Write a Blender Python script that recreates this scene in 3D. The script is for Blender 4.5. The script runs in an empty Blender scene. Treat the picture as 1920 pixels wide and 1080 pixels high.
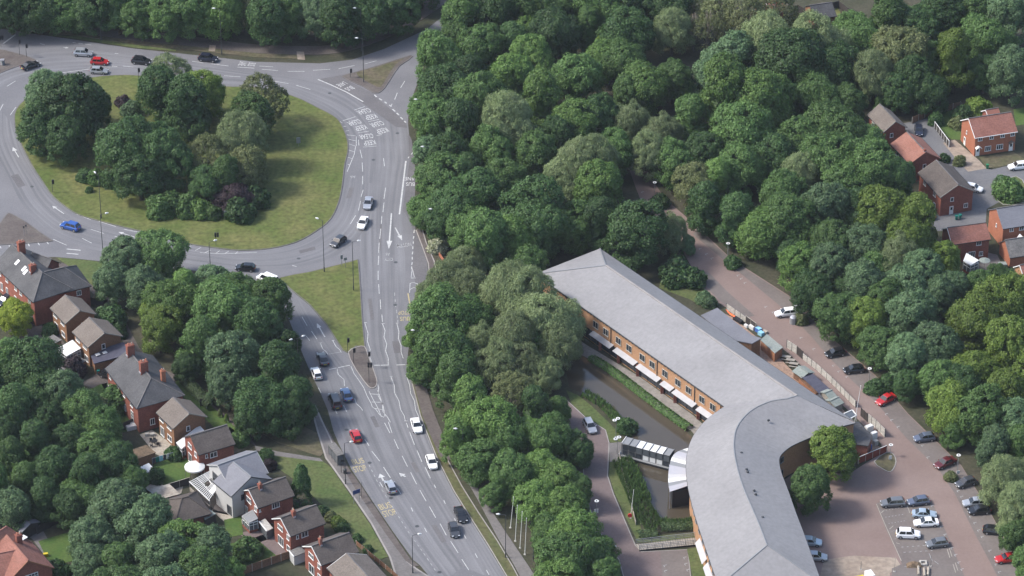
import bpy, bmesh, math, random
import numpy as np
from mathutils import Vector, Matrix

# ------------------------------------------------------------------ camera, world, sun, exposure
S = bpy.context.scene
COL = S.collection
W, H = 1920.0, 1080.0          # the frame the survey points below were read from
PITCH = math.radians(32.0)
FOC = 6522.0
CAMH = 391.0
SP, CP = math.sin(PITCH), math.cos(PITCH)
RNG0 = CAMH / math.tan(PITCH)
CAM = Vector((0.0, -RNG0, CAMH))

def G(px, py, z=0.0):
    """ground point (metres) of a survey point, at height z"""
    dx, dy = (px - W/2)/FOC, (H/2 - py)/FOC
    d = Vector((dx, CP + dy*SP, -SP + dy*CP))
    t = (z - CAM.z)/d.z
    return CAM + d*t

def mpp(py):
    return (G(961, py) - G(960, py)).length
def Dir(px, py, dx, dy):
    a, b = G(px, py), G(px + dx, py + dy)
    v = (b - a); v.z = 0
    return v.normalized()

cd = bpy.data.cameras.new('camera'); cam = bpy.data.objects.new('camera', cd); COL.objects.link(cam)
cam.location = CAM; cam.rotation_euler = (math.pi/2 - PITCH, 0, 0)
cd.sensor_width = 36.0; cd.lens = 36.0*FOC/W; cd.clip_start = 5; cd.clip_end = 12000
S.camera = cam

SUN_EL, SUN_AZ = math.radians(46), (-0.97, 0.0)     # direction towards the sun, in plan
wd = bpy.data.worlds.new('World'); S.world = wd; wd.use_nodes = True
nt = wd.node_tree; nt.nodes.clear()
sky = nt.nodes.new('ShaderNodeTexSky'); sky.sky_type = 'NISHITA'; sky.sun_disc = False
sky.sun_elevation = SUN_EL; sky.sun_rotation = math.atan2(SUN_AZ[0], SUN_AZ[1])
sky.air_density = 1.0; sky.dust_density = 2.5; sky.ozone_density = 1.0
bg = nt.nodes.new('ShaderNodeBackground'); bg.inputs['Strength'].default_value = 0.138
wo = nt.nodes.new('ShaderNodeOutputWorld')
hs = nt.nodes.new('ShaderNodeHueSaturation'); hs.inputs['Saturation'].default_value = 1.0      # a hazy, whitish summer sky
nt.links.new(sky.outputs[0], hs.inputs['Color']); nt.links.new(hs.outputs[0], bg.inputs[0]); nt.links.new(bg.outputs[0], wo.inputs[0])
sl = bpy.data.lights.new('sun', 'SUN'); so = bpy.data.objects.new('sun', sl); COL.objects.link(so)
sl.energy = 2.0; sl.angle = math.radians(11); sl.color = (1.0, 0.97, 0.92)
sd = Vector((SUN_AZ[0]*math.cos(SUN_EL), SUN_AZ[1]*math.cos(SUN_EL), math.sin(SUN_EL)*Vector(SUN_AZ).length))
so.rotation_euler = sd.to_track_quat('Z', 'Y').to_euler(); so.location = (0, 0, 200)
vs = S.view_settings; vs.view_transform = 'Standard'; vs.look = 'None'; vs.gamma = 1.0
vs.use_curve_mapping = False; vs.exposure = 1.12
S.cycles.max_bounces = 5; S.cycles.diffuse_bounces = 3; S.cycles.transparent_max_bounces = 4

# ------------------------------------------------------------------ materials
def mat(name, col, col2=None, scale=1.0, rough=0.85, fine=None, fine_amt=0.25, bump=0.0, obj=False, spec=0.3,
        metal=0.0, rand=0.0, stretch=None, lo=0.35, hi=0.65, rot=0.0, streak=None):
    m = bpy.data.materials.new(name); m.use_nodes = True
    t = m.node_tree; n = t.nodes; l = t.links
    b = n['Principled BSDF']
    b.inputs['Roughness'].default_value = rough; b.inputs['Metallic'].default_value = metal
    b.inputs['Specular IOR Level'].default_value = spec
    c = (*col, 1)
    if obj:
        src = n.new('ShaderNodeTexCoord').outputs['Object']
    else:
        src = n.new('ShaderNodeNewGeometry').outputs['Position']
    mp = n.new('ShaderNodeMapping'); l.new(src, mp.inputs[0]); src = mp.outputs[0]
    if stretch: mp.inputs['Scale'].default_value = stretch
    mp.inputs['Rotation'].default_value[2] = rot
    out = None
    if col2 is not None:
        nz = n.new('ShaderNodeTexNoise'); nz.inputs['Scale'].default_value = scale; nz.inputs['Detail'].default_value = 5
        nz.inputs['Roughness'].default_value = 0.62
        l.new(src, nz.inputs['Vector'])
        r = n.new('ShaderNodeValToRGB'); l.new(nz.outputs['Fac'], r.inputs[0])
        r.color_ramp.elements[0].position = lo; r.color_ramp.elements[1].position = hi
        r.color_ramp.elements[0].color = c; r.color_ramp.elements[1].color = (*col2, 1)
        out = r.outputs[0]
    if fine:
        f = n.new('ShaderNodeTexNoise'); f.inputs['Scale'].default_value = fine; f.inputs['Detail'].default_value = 3
        l.new(src, f.inputs['Vector'])
        mr = n.new('ShaderNodeMapRange'); l.new(f.outputs['Fac'], mr.inputs[0])
        mr.inputs[1].default_value = 0.3; mr.inputs[2].default_value = 0.7
        mr.inputs[3].default_value = 1 - fine_amt; mr.inputs[4].default_value = 1 + fine_amt
        mx = n.new('ShaderNodeMix'); mx.data_type = 'RGBA'; mx.blend_type = 'MULTIPLY'; mx.inputs[0].default_value = 1
        if out is not None: l.new(out, mx.inputs[6])
        else: mx.inputs[6].default_value = c
        l.new(mr.outputs[0], mx.inputs[7]); out = mx.outputs[2]
        if bump:
            bp = n.new('ShaderNodeBump'); bp.inputs['Strength'].default_value = bump; bp.inputs['Distance'].default_value = 0.05
            l.new(f.outputs['Fac'], bp.inputs['Height']); l.new(bp.outputs[0], b.inputs['Normal'])
    if streak:      # (scale across, amount): long stains along the local x axis of uv
        uv = n.new('ShaderNodeTexCoord').outputs['UV']
        m2 = n.new('ShaderNodeMapping'); l.new(uv, m2.inputs[0]); m2.inputs['Scale'].default_value = (streak[0], streak[2], 1)
        f = n.new('ShaderNodeTexNoise'); f.inputs['Scale'].default_value = 1; f.inputs['Detail'].default_value = 3
        l.new(m2.outputs[0], f.inputs['Vector'])
        mr = n.new('ShaderNodeMapRange'); l.new(f.outputs['Fac'], mr.inputs[0])
        mr.inputs[1].default_value = 0.3; mr.inputs[2].default_value = 0.7
        mr.inputs[3].default_value = 1 - streak[1]; mr.inputs[4].default_value = 1 + streak[1]
        mx = n.new('ShaderNodeMix'); mx.data_type = 'RGBA'; mx.blend_type = 'MULTIPLY'; mx.inputs[0].default_value = 1
        if out is not None: l.new(out, mx.inputs[6])
        else: mx.inputs[6].default_value = c
        l.new(mr.outputs[0], mx.inputs[7]); out = mx.outputs[2]
    if rand:
        oi = n.new('ShaderNodeObjectInfo')
        mr = n.new('ShaderNodeMapRange'); l.new(oi.outputs['Random'], mr.inputs[0])
        mr.inputs[3].default_value = 1 - rand; mr.inputs[4].default_value = 1 + rand
        mx = n.new('ShaderNodeMix'); mx.data_type = 'RGBA'; mx.blend_type = 'MULTIPLY'; mx.inputs[0].default_value = 1
        if out is not None: l.new(out, mx.inputs[6])
        else: mx.inputs[6].default_value = c
        l.new(mr.outputs[0], mx.inputs[7]); out = mx.outputs[2]
    if out is not None: l.new(out, b.inputs['Base Color'])
    else: b.inputs['Base Color'].default_value = c
    m.diffuse_color = c
    return m

def leafmat(name, a, b2, spread=0.28):
    m = bpy.data.materials.new(name); m.use_nodes = True
    t = m.node_tree; n = t.nodes; l = t.links; n.clear()
    tc = n.new('ShaderNodeTexCoord'); oi = n.new('ShaderNodeObjectInfo'); ge = n.new('ShaderNodeNewGeometry')
    nz = n.new('ShaderNodeTexNoise'); nz.inputs['Scale'].default_value = 2.2; nz.inputs['Detail'].default_value = 4
    nz.noise_dimensions = '4D'
    l.new(tc.outputs['Object'], nz.inputs['Vector']); l.new(oi.outputs['Random'], nz.inputs['W'])
    mr0 = n.new('ShaderNodeMapRange'); mr0.inputs[1].default_value = 0.34; mr0.inputs[2].default_value = 0.66
    l.new(nz.outputs['Fac'], mr0.inputs[0])
    mx = n.new('ShaderNodeMix'); mx.data_type = 'RGBA'; l.new(mr0.outputs[0], mx.inputs[0])
    mx.inputs[6].default_value = (*a, 1); mx.inputs[7].default_value = (*b2, 1)
    # single leaves differ (random per island), and trees differ (random per object)
    mr = n.new('ShaderNodeMapRange'); l.new(ge.outputs['Random Per Island'], mr.inputs[0])
    mr.inputs[3].default_value = 1 - spread; mr.inputs[4].default_value = 1 + spread
    mr2 = n.new('ShaderNodeMapRange'); l.new(oi.outputs['Random'], mr2.inputs[0])
    mr2.inputs[3].default_value = 0.74; mr2.inputs[4].default_value = 1.26
    mu = n.new('ShaderNodeMath'); mu.operation = 'MULTIPLY'; l.new(mr.outputs[0], mu.inputs[0]); l.new(mr2.outputs[0], mu.inputs[1])
    m3 = n.new('ShaderNodeMix'); m3.data_type = 'RGBA'; m3.blend_type = 'MULTIPLY'; m3.inputs[0].default_value = 1
    l.new(mx.outputs[2], m3.inputs[6]); l.new(mu.outputs[0], m3.inputs[7])
    d = n.new('ShaderNodeBsdfPrincipled'); d.inputs['Roughness'].default_value = 0.55; d.inputs['Specular IOR Level'].default_value = 0.28
    tr = n.new('ShaderNodeBsdfTranslucent'); l.new(m3.outputs[2], d.inputs['Base Color']); l.new(m3.outputs[2], tr.inputs[0])
    ms = n.new('ShaderNodeMixShader'); ms.inputs[0].default_value = 0.32
    o = n.new('ShaderNodeOutputMaterial')
    l.new(d.outputs[0], ms.inputs[1]); l.new(tr.outputs[0], ms.inputs[2]); l.new(ms.outputs[0], o.inputs[0])
    return m

M = {}
M['soil'] = mat('woodland_soil', (0.035, 0.04, 0.02), (0.06, 0.055, 0.035), 0.15, 0.95, fine=1.5)
M['asphalt'] = mat('asphalt', (0.132, 0.131, 0.139), (0.162, 0.160, 0.168), 0.09, 0.85, fine=3.0, fine_amt=0.10)
M['asphalt_lane'] = mat('worn_asphalt', (0.138, 0.138, 0.146), (0.164, 0.163, 0.171), 0.06, 0.85, fine=3.0, fine_amt=0.08, streak=(10, 0.22, 0.3))
M['asphalt_old'] = mat('old_brownish_asphalt', (0.108, 0.103, 0.108), (0.135, 0.129, 0.131), 0.15, 0.9, fine=2.5, fine_amt=0.12)
M['estate'] = mat('estate_asphalt', (0.115, 0.115, 0.122), (0.15, 0.148, 0.15), 0.15, 0.9, fine=2.0, fine_amt=0.1)
M['verge_olive'] = mat('olive_verge', (0.070, 0.080, 0.030), (0.10, 0.092, 0.045), 0.22, 0.95, fine=1.3, fine_amt=0.25, bump=0.4)
M['path'] = mat('footpath', (0.125, 0.115, 0.11), (0.16, 0.15, 0.145), 0.2, 0.9, fine=2.0, fine_amt=0.12)
M['path_brown'] = mat('footpath_brown', (0.085, 0.07, 0.065), (0.115, 0.10, 0.09), 0.2, 0.9, fine=2.0, fine_amt=0.15)
M['walk'] = mat('pond_walkway_slabs', (0.20, 0.18, 0.16), (0.25, 0.23, 0.205), 0.5, 0.9, fine=2.0, fine_amt=0.12)
M['paving'] = mat('brown_block_paving', (0.178, 0.128, 0.112), (0.212, 0.158, 0.140), 0.08, 0.9, fine=1.8, fine_amt=0.05)
M['paving_bay'] = mat('grey_block_paving', (0.128, 0.108, 0.100), (0.158, 0.138, 0.126), 0.12, 0.9, fine=1.6, fine_amt=0.08)
M['drive'] = mat('purple_brown_drive', (0.135, 0.103, 0.098), (0.165, 0.128, 0.122), 0.1, 0.9, fine=2.0, fine_amt=0.1)
M['patio'] = mat('pale_patio', (0.26, 0.22, 0.18), (0.38, 0.34, 0.28), 0.4, 0.9, fine=2.0, fine_amt=0.2)
M['yardpave'] = mat('orange_yard_paving', (0.26, 0.17, 0.12), (0.30, 0.21, 0.16), 0.3, 0.9, fine=2.0)
M['sandy'] = mat('sandy_ground', (0.24, 0.19, 0.15), (0.30, 0.25, 0.2), 0.2, 0.95, fine=1.0, fine_amt=0.2)
M['kerb'] = mat('kerb_stone', (0.24, 0.22, 0.21), (0.30, 0.28, 0.26), 0.4, 0.9)
M['kerb_dark'] = mat('dark_kerb', (0.10, 0.095, 0.095), (0.15, 0.14, 0.135), 0.4, 0.9)
M['grass'] = mat('mown_grass', (0.068, 0.096, 0.021), (0.122, 0.122, 0.042), 0.09, 0.95, fine=1.1, fine_amt=0.28, bump=0.5)
_n = M['grass'].node_tree.nodes; _l = M['grass'].node_tree.links     # faint mowing stripes, in rings
_w = _n.new('ShaderNodeTexWave'); _w.wave_type = 'RINGS'; _w.rings_direction = 'Z'; _w.inputs['Scale'].default_value = 0.16; _w.inputs['Distortion'].default_value = 3.0; _w.inputs['Detail Scale'].default_value = 0.3
_m = _n.new('ShaderNodeMapping'); _q = G(330, 300); _m.inputs['Location'].default_value = (-_q.x, -_q.y, 0); _g = _n.new('ShaderNodeNewGeometry'); _l.new(_g.outputs['Position'], _m.inputs[0]); _l.new(_m.outputs[0], _w.inputs['Vector'])
_r = _n.new('ShaderNodeMapRange'); _r.inputs[3].default_value = 0.95; _r.inputs[4].default_value = 1.05; _l.new(_w.outputs['Fac'], _r.inputs[0])
_x = _n.new('ShaderNodeMix'); _x.data_type = 'RGBA'; _x.blend_type = 'MULTIPLY'; _x.inputs[0].default_value = 1
_p = _n['Principled BSDF'].inputs['Base Color']; _l.new(_p.links[0].from_socket, _x.inputs[6]); _l.new(_r.outputs[0], _x.inputs[7]); _l.new(_x.outputs[2], _p)
M['grass_gr'] = mat('green_grass', (0.060, 0.090, 0.026), (0.095, 0.106, 0.040), 0.15, 0.95, fine=1.6, fine_amt=0.25, bump=0.5)
M['lawn'] = mat('garden_lawn', (0.05, 0.10, 0.02), (0.075, 0.11, 0.028), 0.3, 0.95, fine=2.0, fine_amt=0.2, bump=0.4)
M['grass_brown'] = mat('dry_verge', (0.075, 0.075, 0.035), (0.11, 0.09, 0.06), 0.25, 0.95, fine=1.2, fine_amt=0.25)
M['white'] = mat('road_paint_white', (0.48, 0.48, 0.47), (0.30, 0.30, 0.30), 1.6, 0.7, lo=0.4, hi=0.7)
M['white_worn'] = mat('worn_paint_white', (0.36, 0.36, 0.36), (0.24, 0.24, 0.24), 1.8, 0.8)
M['yellow'] = mat('road_paint_yellow', (0.44, 0.36, 0.17), (0.30, 0.26, 0.17), 1.6, 0.8)
M['slate'] = mat('pale_grey_slates', (0.205, 0.199, 0.200), (0.238, 0.232, 0.233), 0.09, 0.7, fine=1.4, fine_amt=0.08, bump=0.15, streak=(60, 0.05, 2))
M['slate_dark'] = mat('dark_slates', (0.05, 0.05, 0.053), (0.075, 0.074, 0.077), 0.35, 0.7, fine=3.0, fine_amt=0.2, bump=0.2, streak=(24, 0.12, 2))
M['tile_brown'] = mat('brown_roof_tiles', (0.125, 0.105, 0.09), (0.152, 0.13, 0.112), 0.4, 0.85, fine=3.5, fine_amt=0.2, bump=0.3, streak=(3, 0.08, 22))
M['tile_dark'] = mat('dark_brown_tiles', (0.075, 0.062, 0.055), (0.10, 0.084, 0.074), 0.4, 0.85, fine=3.5, fine_amt=0.2, bump=0.3, streak=(3, 0.08, 22))
M['tile_red'] = mat('red_roof_tiles', (0.20, 0.085, 0.062), (0.24, 0.11, 0.085), 0.4, 0.85, fine=3.0, fine_amt=0.2, bump=0.3, streak=(3, 0.12, 22))
M['tile_orange'] = mat('terracotta_tiles', (0.225, 0.098, 0.070), (0.26, 0.124, 0.094), 0.4, 0.85, fine=3.0, fine_amt=0.16, bump=0.3, streak=(3, 0.10, 22))
M['tile_grey'] = mat('grey_roof_tiles', (0.15, 0.152, 0.17), (0.17, 0.172, 0.19), 0.4, 0.8, fine=3.0, fine_amt=0.08, streak=(3, 0.06, 22))
M['felt'] = mat('grey_roof_felt', (0.12, 0.115, 0.11), (0.17, 0.16, 0.15), 0.5, 0.9, fine=2.5, fine_amt=0.25)
M['felt_green'] = mat('pale_green_felt', (0.19, 0.22, 0.20), (0.24, 0.26, 0.24), 0.6, 0.9, fine=2.5, fine_amt=0.12)
M['mossy'] = mat('mossy_roof', (0.10, 0.075, 0.05), (0.16, 0.11, 0.07), 0.7, 0.95, fine=2.5, fine_amt=0.3)
M['brick_red'] = mat('red_brick', (0.19, 0.066, 0.046), (0.235, 0.085, 0.06), 0.6, 0.9, fine=4.5, fine_amt=0.22)
M['brick_orange'] = mat('orange_brick', (0.345, 0.195, 0.105), (0.385, 0.22, 0.125), 0.5, 0.9, fine=4.5, fine_amt=0.15)
M['brick_bright'] = mat('bright_orange_brick', (0.30, 0.115, 0.065), (0.34, 0.135, 0.08), 0.5, 0.9, fine=4.5, fine_amt=0.18)
M['brick_brown'] = mat('brown_brick', (0.20, 0.105, 0.055), (0.235, 0.125, 0.07), 0.5, 0.9, fine=4.5, fine_amt=0.2)
M['render'] = mat('pale_render', (0.40, 0.40, 0.39), (0.46, 0.46, 0.45), 0.3, 0.9)
M['awning'] = mat('awning_cloth', (0.36, 0.36, 0.37), (0.42, 0.42, 0.43), .6, .7)
M['pale_grey'] = mat('pale_grey_sheet', (0.34, 0.34, 0.37), None, 1, .5)
M['upvc'] = mat('white_upvc', (0.72, 0.72, 0.70), None, 1, 0.5)
M['offwhite'] = mat('off_white_sheet', (0.58, 0.58, 0.57), (0.66, 0.66, 0.65), 0.6, 0.6)
M['glass'] = mat('window_glass', (0.035, 0.04, 0.048), None, 1, 0.12, spec=0.6)
M['glass_grey'] = mat('grey_glazing', (0.09, 0.10, 0.11), None, 1, 0.15, spec=0.6)
M['black'] = mat('black_paint', (0.018, 0.018, 0.02), None, 1, 0.5)
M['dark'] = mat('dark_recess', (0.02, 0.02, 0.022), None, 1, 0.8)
M['grey_metal'] = mat('grey_metal', (0.20, 0.205, 0.21), None, 1, 0.45, spec=0.5)
M['dark_metal'] = mat('dark_grey_metal', (0.055, 0.058, 0.06), None, 1, 0.5)
M['pale_metal'] = mat('pale_metal', (0.55, 0.55, 0.58), (0.40, 0.40, 0.43), 0.45, 0.35, metal=0.5)
M['lantern'] = mat('lamp_lantern_white', (0.62, 0.62, 0.60), None, 1, 0.4)
M['wood'] = mat('brown_timber', (0.14, 0.075, 0.045), (0.19, 0.105, 0.065), 1.0, 0.85, fine=4)
M['wood_red'] = mat('red_timber', (0.16, 0.035, 0.025), (0.20, 0.045, 0.03), 1.0, 0.8)
M['wood_orange'] = mat('orange_timber', (0.32, 0.15, 0.08), (0.24, 0.11, 0.06), 1.0, 0.85)
M['wood_pale'] = mat('weathered_timber', (0.34, 0.31, 0.27), (0.26, 0.235, 0.20), 1.0, 0.85)
M['wood_dark'] = mat('dark_timber', (0.035, 0.03, 0.028), (0.055, 0.047, 0.042), 1.0, 0.85)
M['concrete'] = mat('pale_concrete', (0.34, 0.32, 0.29), (0.42, 0.40, 0.36), 0.7, 0.9, fine=3)
M['terracotta'] = mat('terracotta_pot', (0.45, 0.20, 0.12), None, 1, 0.8)
M['red'] = mat('red_plastic', (0.5, 0.03, 0.03), None, 1, 0.5)
M['green_p'] = mat('green_plastic', (0.02, 0.16, 0.07), None, 1, 0.5)
M['teal_p'] = mat('teal_plastic', (0.015, 0.16, 0.13), None, 1, 0.5)
M['blue_p'] = mat('blue_plastic', (0.06, 0.14, 0.42), None, 1, 0.5)
M['sign_blue'] = mat('sign_blue', (0.03, 0.05, 0.15), None, 1, 0.5)
M['cyan_p'] = mat('pale_blue_plastic', (0.25, 0.5, 0.62), None, 1, 0.5)
M['orange_p'] = mat('orange_tarpaulin', (0.72, 0.16, 0.06), None, 1, 0.6)
M['yellow_p'] = mat('yellow_plastic', (0.62, 0.48, 0.04), None, 1, 0.5)
M['navy'] = mat('navy_netting', (0.05, 0.05, 0.075), (0.075, 0.075, 0.10), 1, 0.8)
M['bark'] = mat('tree_bark', (0.06, 0.048, 0.036), (0.10, 0.085, 0.065), 3, 0.95, obj=True)
M['bark_pale'] = mat('pale_bark', (0.20, 0.17, 0.13), (0.28, 0.24, 0.19), 3, 0.95, obj=True)
M['tyre'] = mat('tyre_rubber', (0.012, 0.012, 0.013), None, 1, 0.8)
M['rim'] = mat('alloy_rim', (0.35, 0.35, 0.37), None, 1, 0.35, metal=0.6)
M['carglass'] = mat('car_glass', (0.012, 0.014, 0.017), None, 1, 0.08, spec=0.8)
M['headlamp'] = mat('headlamp_lens', (0.6, 0.62, 0.65), None, 1, 0.15)
M['taillamp'] = mat('tail_lamp_lens', (0.28, 0.01, 0.01), None, 1, 0.25)

# pond water: brown, slightly rippled
m = mat('pond_water', (0.058, 0.048, 0.034), (0.072, 0.06, 0.043), 0.05, 0.03, spec=0.6); M['water'] = m
_n = m.node_tree.nodes; _l = m.node_tree.links
_w = _n.new('ShaderNodeTexNoise'); _w.inputs['Scale'].default_value = 1.6; _w.inputs['Detail'].default_value = 2
_g = _n.new('ShaderNodeNewGeometry'); _l.new(_g.outputs['Position'], _w.inputs['Vector'])
_b = _n.new('ShaderNodeBump'); _b.inputs['Strength'].default_value = 0.05; _b.inputs['Distance'].default_value = 0.1
_l.new(_w.outputs['Fac'], _b.inputs['Height']); _l.new(_b.outputs[0], _n['Principled BSDF'].inputs['Normal'])

L_ = {
 'd': leafmat('leaf_dark_green', (0.0397, 0.0857, 0.0269), (0.0694, 0.1323, 0.0404)),
 'm': leafmat('leaf_mid_green', (0.0644, 0.1273, 0.0337), (0.1065, 0.1861, 0.0539)),
 'b': leafmat('leaf_fresh_green', (0.0892, 0.1690, 0.0381), (0.1411, 0.2350, 0.0606)),
 'y': leafmat('leaf_yellow_green', (0.1017, 0.1640, 0.0269), (0.1536, 0.2203, 0.0449)),
 'v': leafmat('leaf_bright_yellow_green', (0.1610, 0.2203, 0.0202), (0.2353, 0.2815, 0.0337)),
 'g': leafmat('leaf_blue_green', (0.0818, 0.1469, 0.0651), (0.1363, 0.2154, 0.0987)),
 'w': leafmat('leaf_grey_green', (0.1511, 0.2057, 0.0876), (0.2229, 0.2766, 0.1324)),
 'o': leafmat('leaf_olive', (0.1089, 0.1371, 0.0494), (0.1635, 0.1861, 0.0786)),
 'p': leafmat('leaf_purple', (0.0330, 0.0225, 0.0269), (0.0532, 0.0349, 0.0401)),
 'f': leafmat('leaf_flowering', (0.1016, 0.1277, 0.0494), (0.4979, 0.4979, 0.3587), 0.5),
 'r': leafmat('reed_green', (0.060, 0.118, 0.034), (0.096, 0.158, 0.050)),
 's': leafmat('leaf_hedge', (0.0582, 0.0974, 0.0382), (0.0950, 0.1350, 0.0541)),
}
# ------------------------------------------------------------------ helpers
class MB:
    """collects faces, builds ONE mesh object"""
    def __init__(s): s.v = []; s.f = []; s.uv = {}
    def add(s, vs, fs):
        o = len(s.v); s.v += [tuple(v) for v in vs]; s.f += [tuple(i + o for i in f) for f in fs]
        return s
    def box(s, c, d, ang=0.0, z0=None):
        cx, cy, cz = c; hx, hy, hz = d[0]/2, d[1]/2, d[2]/2
        if z0 is not None: cz = z0 + hz
        ca, sa = math.cos(ang), math.sin(ang)
        vs = []
        for z in (-hz, hz):
            for x, y in ((-hx, -hy), (hx, -hy), (hx, hy), (-hx, hy)):
                vs.append((cx + x*ca - y*sa, cy + x*sa + y*ca, cz + z))
        return s.add(vs, [(3, 2, 1, 0), (4, 5, 6, 7), (0, 1, 5, 4), (1, 2, 6, 5), (2, 3, 7, 6), (3, 0, 4, 7)])
    def bar(s, a, b, w, h=None):
        a, b = Vector(a), Vector(b); h = h or w
        d = (b - a).normalized()
        up = Vector((0, 0, 1)) if abs(d.z) < 0.95 else Vector((1, 0, 0))
        x = d.cross(up).normalized(); y = x.cross(d)
        vs = []
        for p in (a, b):
            for i, j in ((-1, -1), (1, -1), (1, 1), (-1, 1)): vs.append(p + x*(w/2*i) + y*(h/2*j))
        return s.add(vs, [(0, 1, 2, 3), (7, 6, 5, 4), (0, 4, 5, 1), (1, 5, 6, 2), (2, 6, 7, 3), (3, 7, 4, 0)])
    def tube(s, pts, radii, n=8):
        pts = [Vector(p) for p in pts]; o = len(s.v); k = len(pts)
        if not hasattr(radii, '__len__'): radii = [radii]*k
        for i, p in enumerate(pts):
            d = (pts[min(i+1, k-1)] - pts[max(i-1, 0)]).normalized()
            up = Vector((0, 0, 1)) if abs(d.z) < 0.9 else Vector((1, 0, 0))
            x = d.cross(up).normalized(); y = d.cross(x)
            for j in range(n):
                a = 2*math.pi*j/n
                s.v.append(tuple(p + x*(math.cos(a)*radii[i]) + y*(math.sin(a)*radii[i])))
        for i in range(k-1):
            for j in range(n):
                s.f.append((o+i*n+j, o+i*n+(j+1) % n, o+(i+1)*n+(j+1) % n, o+(i+1)*n+j))
        s.f.append(tuple(o+j for j in range(n))[::-1]); s.f.append(tuple(o+(k-1)*n+j for j in range(n)))
        return s
    def prism(s, poly, z0, z1):
        n = len(poly); vs = [(p[0], p[1], z0) for p in poly] + [(p[0], p[1], z1) for p in poly]
        return s.add(vs, [tuple(range(n))[::-1], tuple(range(n, 2*n))] + [(i, (i+1) % n, n+(i+1) % n, n+i) for i in range(n)])
    def quad(s, a, b, c, d): return s.add([a, b, c, d], [(0, 1, 2, 3)])
    def slab(s, q, t):
        """a quad (or tri) thickened downwards by t"""
        n = len(q); lo = [(p[0], p[1], p[2]-t) for p in q]
        return s.add(list(q) + lo, [tuple(range(n)), tuple(range(n, 2*n))[::-1]] + [(i, n+i, n+(i+1) % n, (i+1) % n) for i in range(n)])
    def mesh(s, name, smooth=False):
        me = bpy.data.meshes.new(name); me.from_pydata(s.v, [], s.f)
        bm = bmesh.new(); bm.from_mesh(me); bmesh.ops.recalc_face_normals(bm, faces=bm.faces); bm.to_mesh(me); bm.free()
        if smooth: me.polygons.foreach_set('use_smooth', [True]*len(me.polygons))
        me.update(); return me
    def build(s, name, m, parent=None, smooth=False, **kw):
        me = s.mesh(name, smooth)
        if m is not None: me.materials.append(M[m] if isinstance(m, str) else m)
        return link(name, me, parent, **kw)

def link(name, me, parent=None, label=None, cat=None, group=None, kind=None, loc=None, rz=0.0, scale=None):
    o = bpy.data.objects.new(name, me); COL.objects.link(o)
    if parent: o.parent = parent
    if loc is not None: o.location = loc
    if rz: o.rotation_euler = (0, 0, rz)
    if scale: o.scale = scale
    tag(o, label, cat, group, kind)
    return o
def tag(o, label=None, cat=None, group=None, kind=None):
    if label: o['label'] = label
    if cat: o['category'] = cat
    if group: o['group'] = group
    if kind: o['kind'] = kind
    return o
def thing(name, label, cat, loc=(0, 0, 0), rz=0.0, group=None):
    o = bpy.data.objects.new(name, None); COL.objects.link(o); o.location = loc; o.rotation_euler = (0, 0, rz)
    o.empty_display_size = 0.5
    return tag(o, label, cat, group)
def copy_tree(src, kids, loc, rz=0.0, scale=None):
    r = src.copy(); COL.objects.link(r); r.location = loc; r.rotation_euler = (0, 0, rz)
    if scale: r.scale = scale
    out = []
    for ch in kids.get(src, ()):
        c = ch.copy(); COL.objects.link(c); c.parent = r; out.append(c)
        for g in kids.get(ch, ()):
            d = g.copy(); COL.objects.link(d); d.parent = c
    return r, out
def kids_of(root):
    k = {}
    for o in bpy.data.objects:
        if o.parent: k.setdefault(o.parent, []).append(o)
    return k

def catmull(pts, n=6, closed=False):
    pts = [Vector(p) for p in pts]; k = len(pts); out = []
    rng = range(k) if closed else range(k-1)
    for i in rng:
        if closed: p0, p1, p2, p3 = pts[i-1], pts[i], pts[(i+1) % k], pts[(i+2) % k]
        else: p0, p1, p2, p3 = pts[max(i-1, 0)], pts[i], pts[i+1], pts[min(i+2, k-1)]
        for j in range(n):
            t = j/n
            out.append(0.5*((2*p1) + (p2-p0)*t + (2*p0-5*p1+4*p2-p3)*t*t + (3*p1-p0-3*p2+p3)*t**3))
    if not closed: out.append(pts[-1])
    return out
def wpts(px, z=0.0): return [G(x, y, z) for x, y in px]
def area2(p): return sum(p[i-1][0]*p[i][1] - p[i][0]*p[i-1][1] for i in range(len(p)))
def P(s):
    """'x,y x,y ...' -> list of points"""
    return [tuple(float(c) for c in t.split(',')) for t in s.split()]

def sheet(name, px, z, m, smooth=0, kind='structure', parent=None, kerb=None, kw=0.22, z0=None, **kw2):
    """a flat sheet at height z; with z0 it is a raised slab from z0 to z; kerb adds an edging strip"""
    pts = wpts(P(px) if isinstance(px, str) else px)
    if smooth: pts = catmull(pts, smooth, True)
    if area2(pts) < 0: pts = pts[::-1]
    b = MB(); n = len(pts)
    if z0 is None: b.add([(p.x, p.y, z) for p in pts], [tuple(range(n))])
    else: b.prism(pts, z0, z)
    o = b.build(name, m, parent, kind=kind, **kw2)
    if kerb:
        k = MB(); ins = []
        for i in range(n):
            a, c = pts[i-1], pts[(i+1) % n]
            d = (c - a); d.z = 0
            if d.length < 1e-6: d = Vector((1, 0, 0))
            d.normalize(); ins.append(pts[i] + Vector((-d.y, d.x, 0))*kw)
        zz = z + 0.006
        for i in range(n):
            j = (i+1) % n
            k.add([(pts[i].x, pts[i].y, zz), (pts[j].x, pts[j].y, zz), (ins[j].x, ins[j].y, zz), (ins[i].x, ins[i].y, zz)], [(0, 1, 2, 3)])
        k.build('kerb', kerb, o)
    return o

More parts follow.
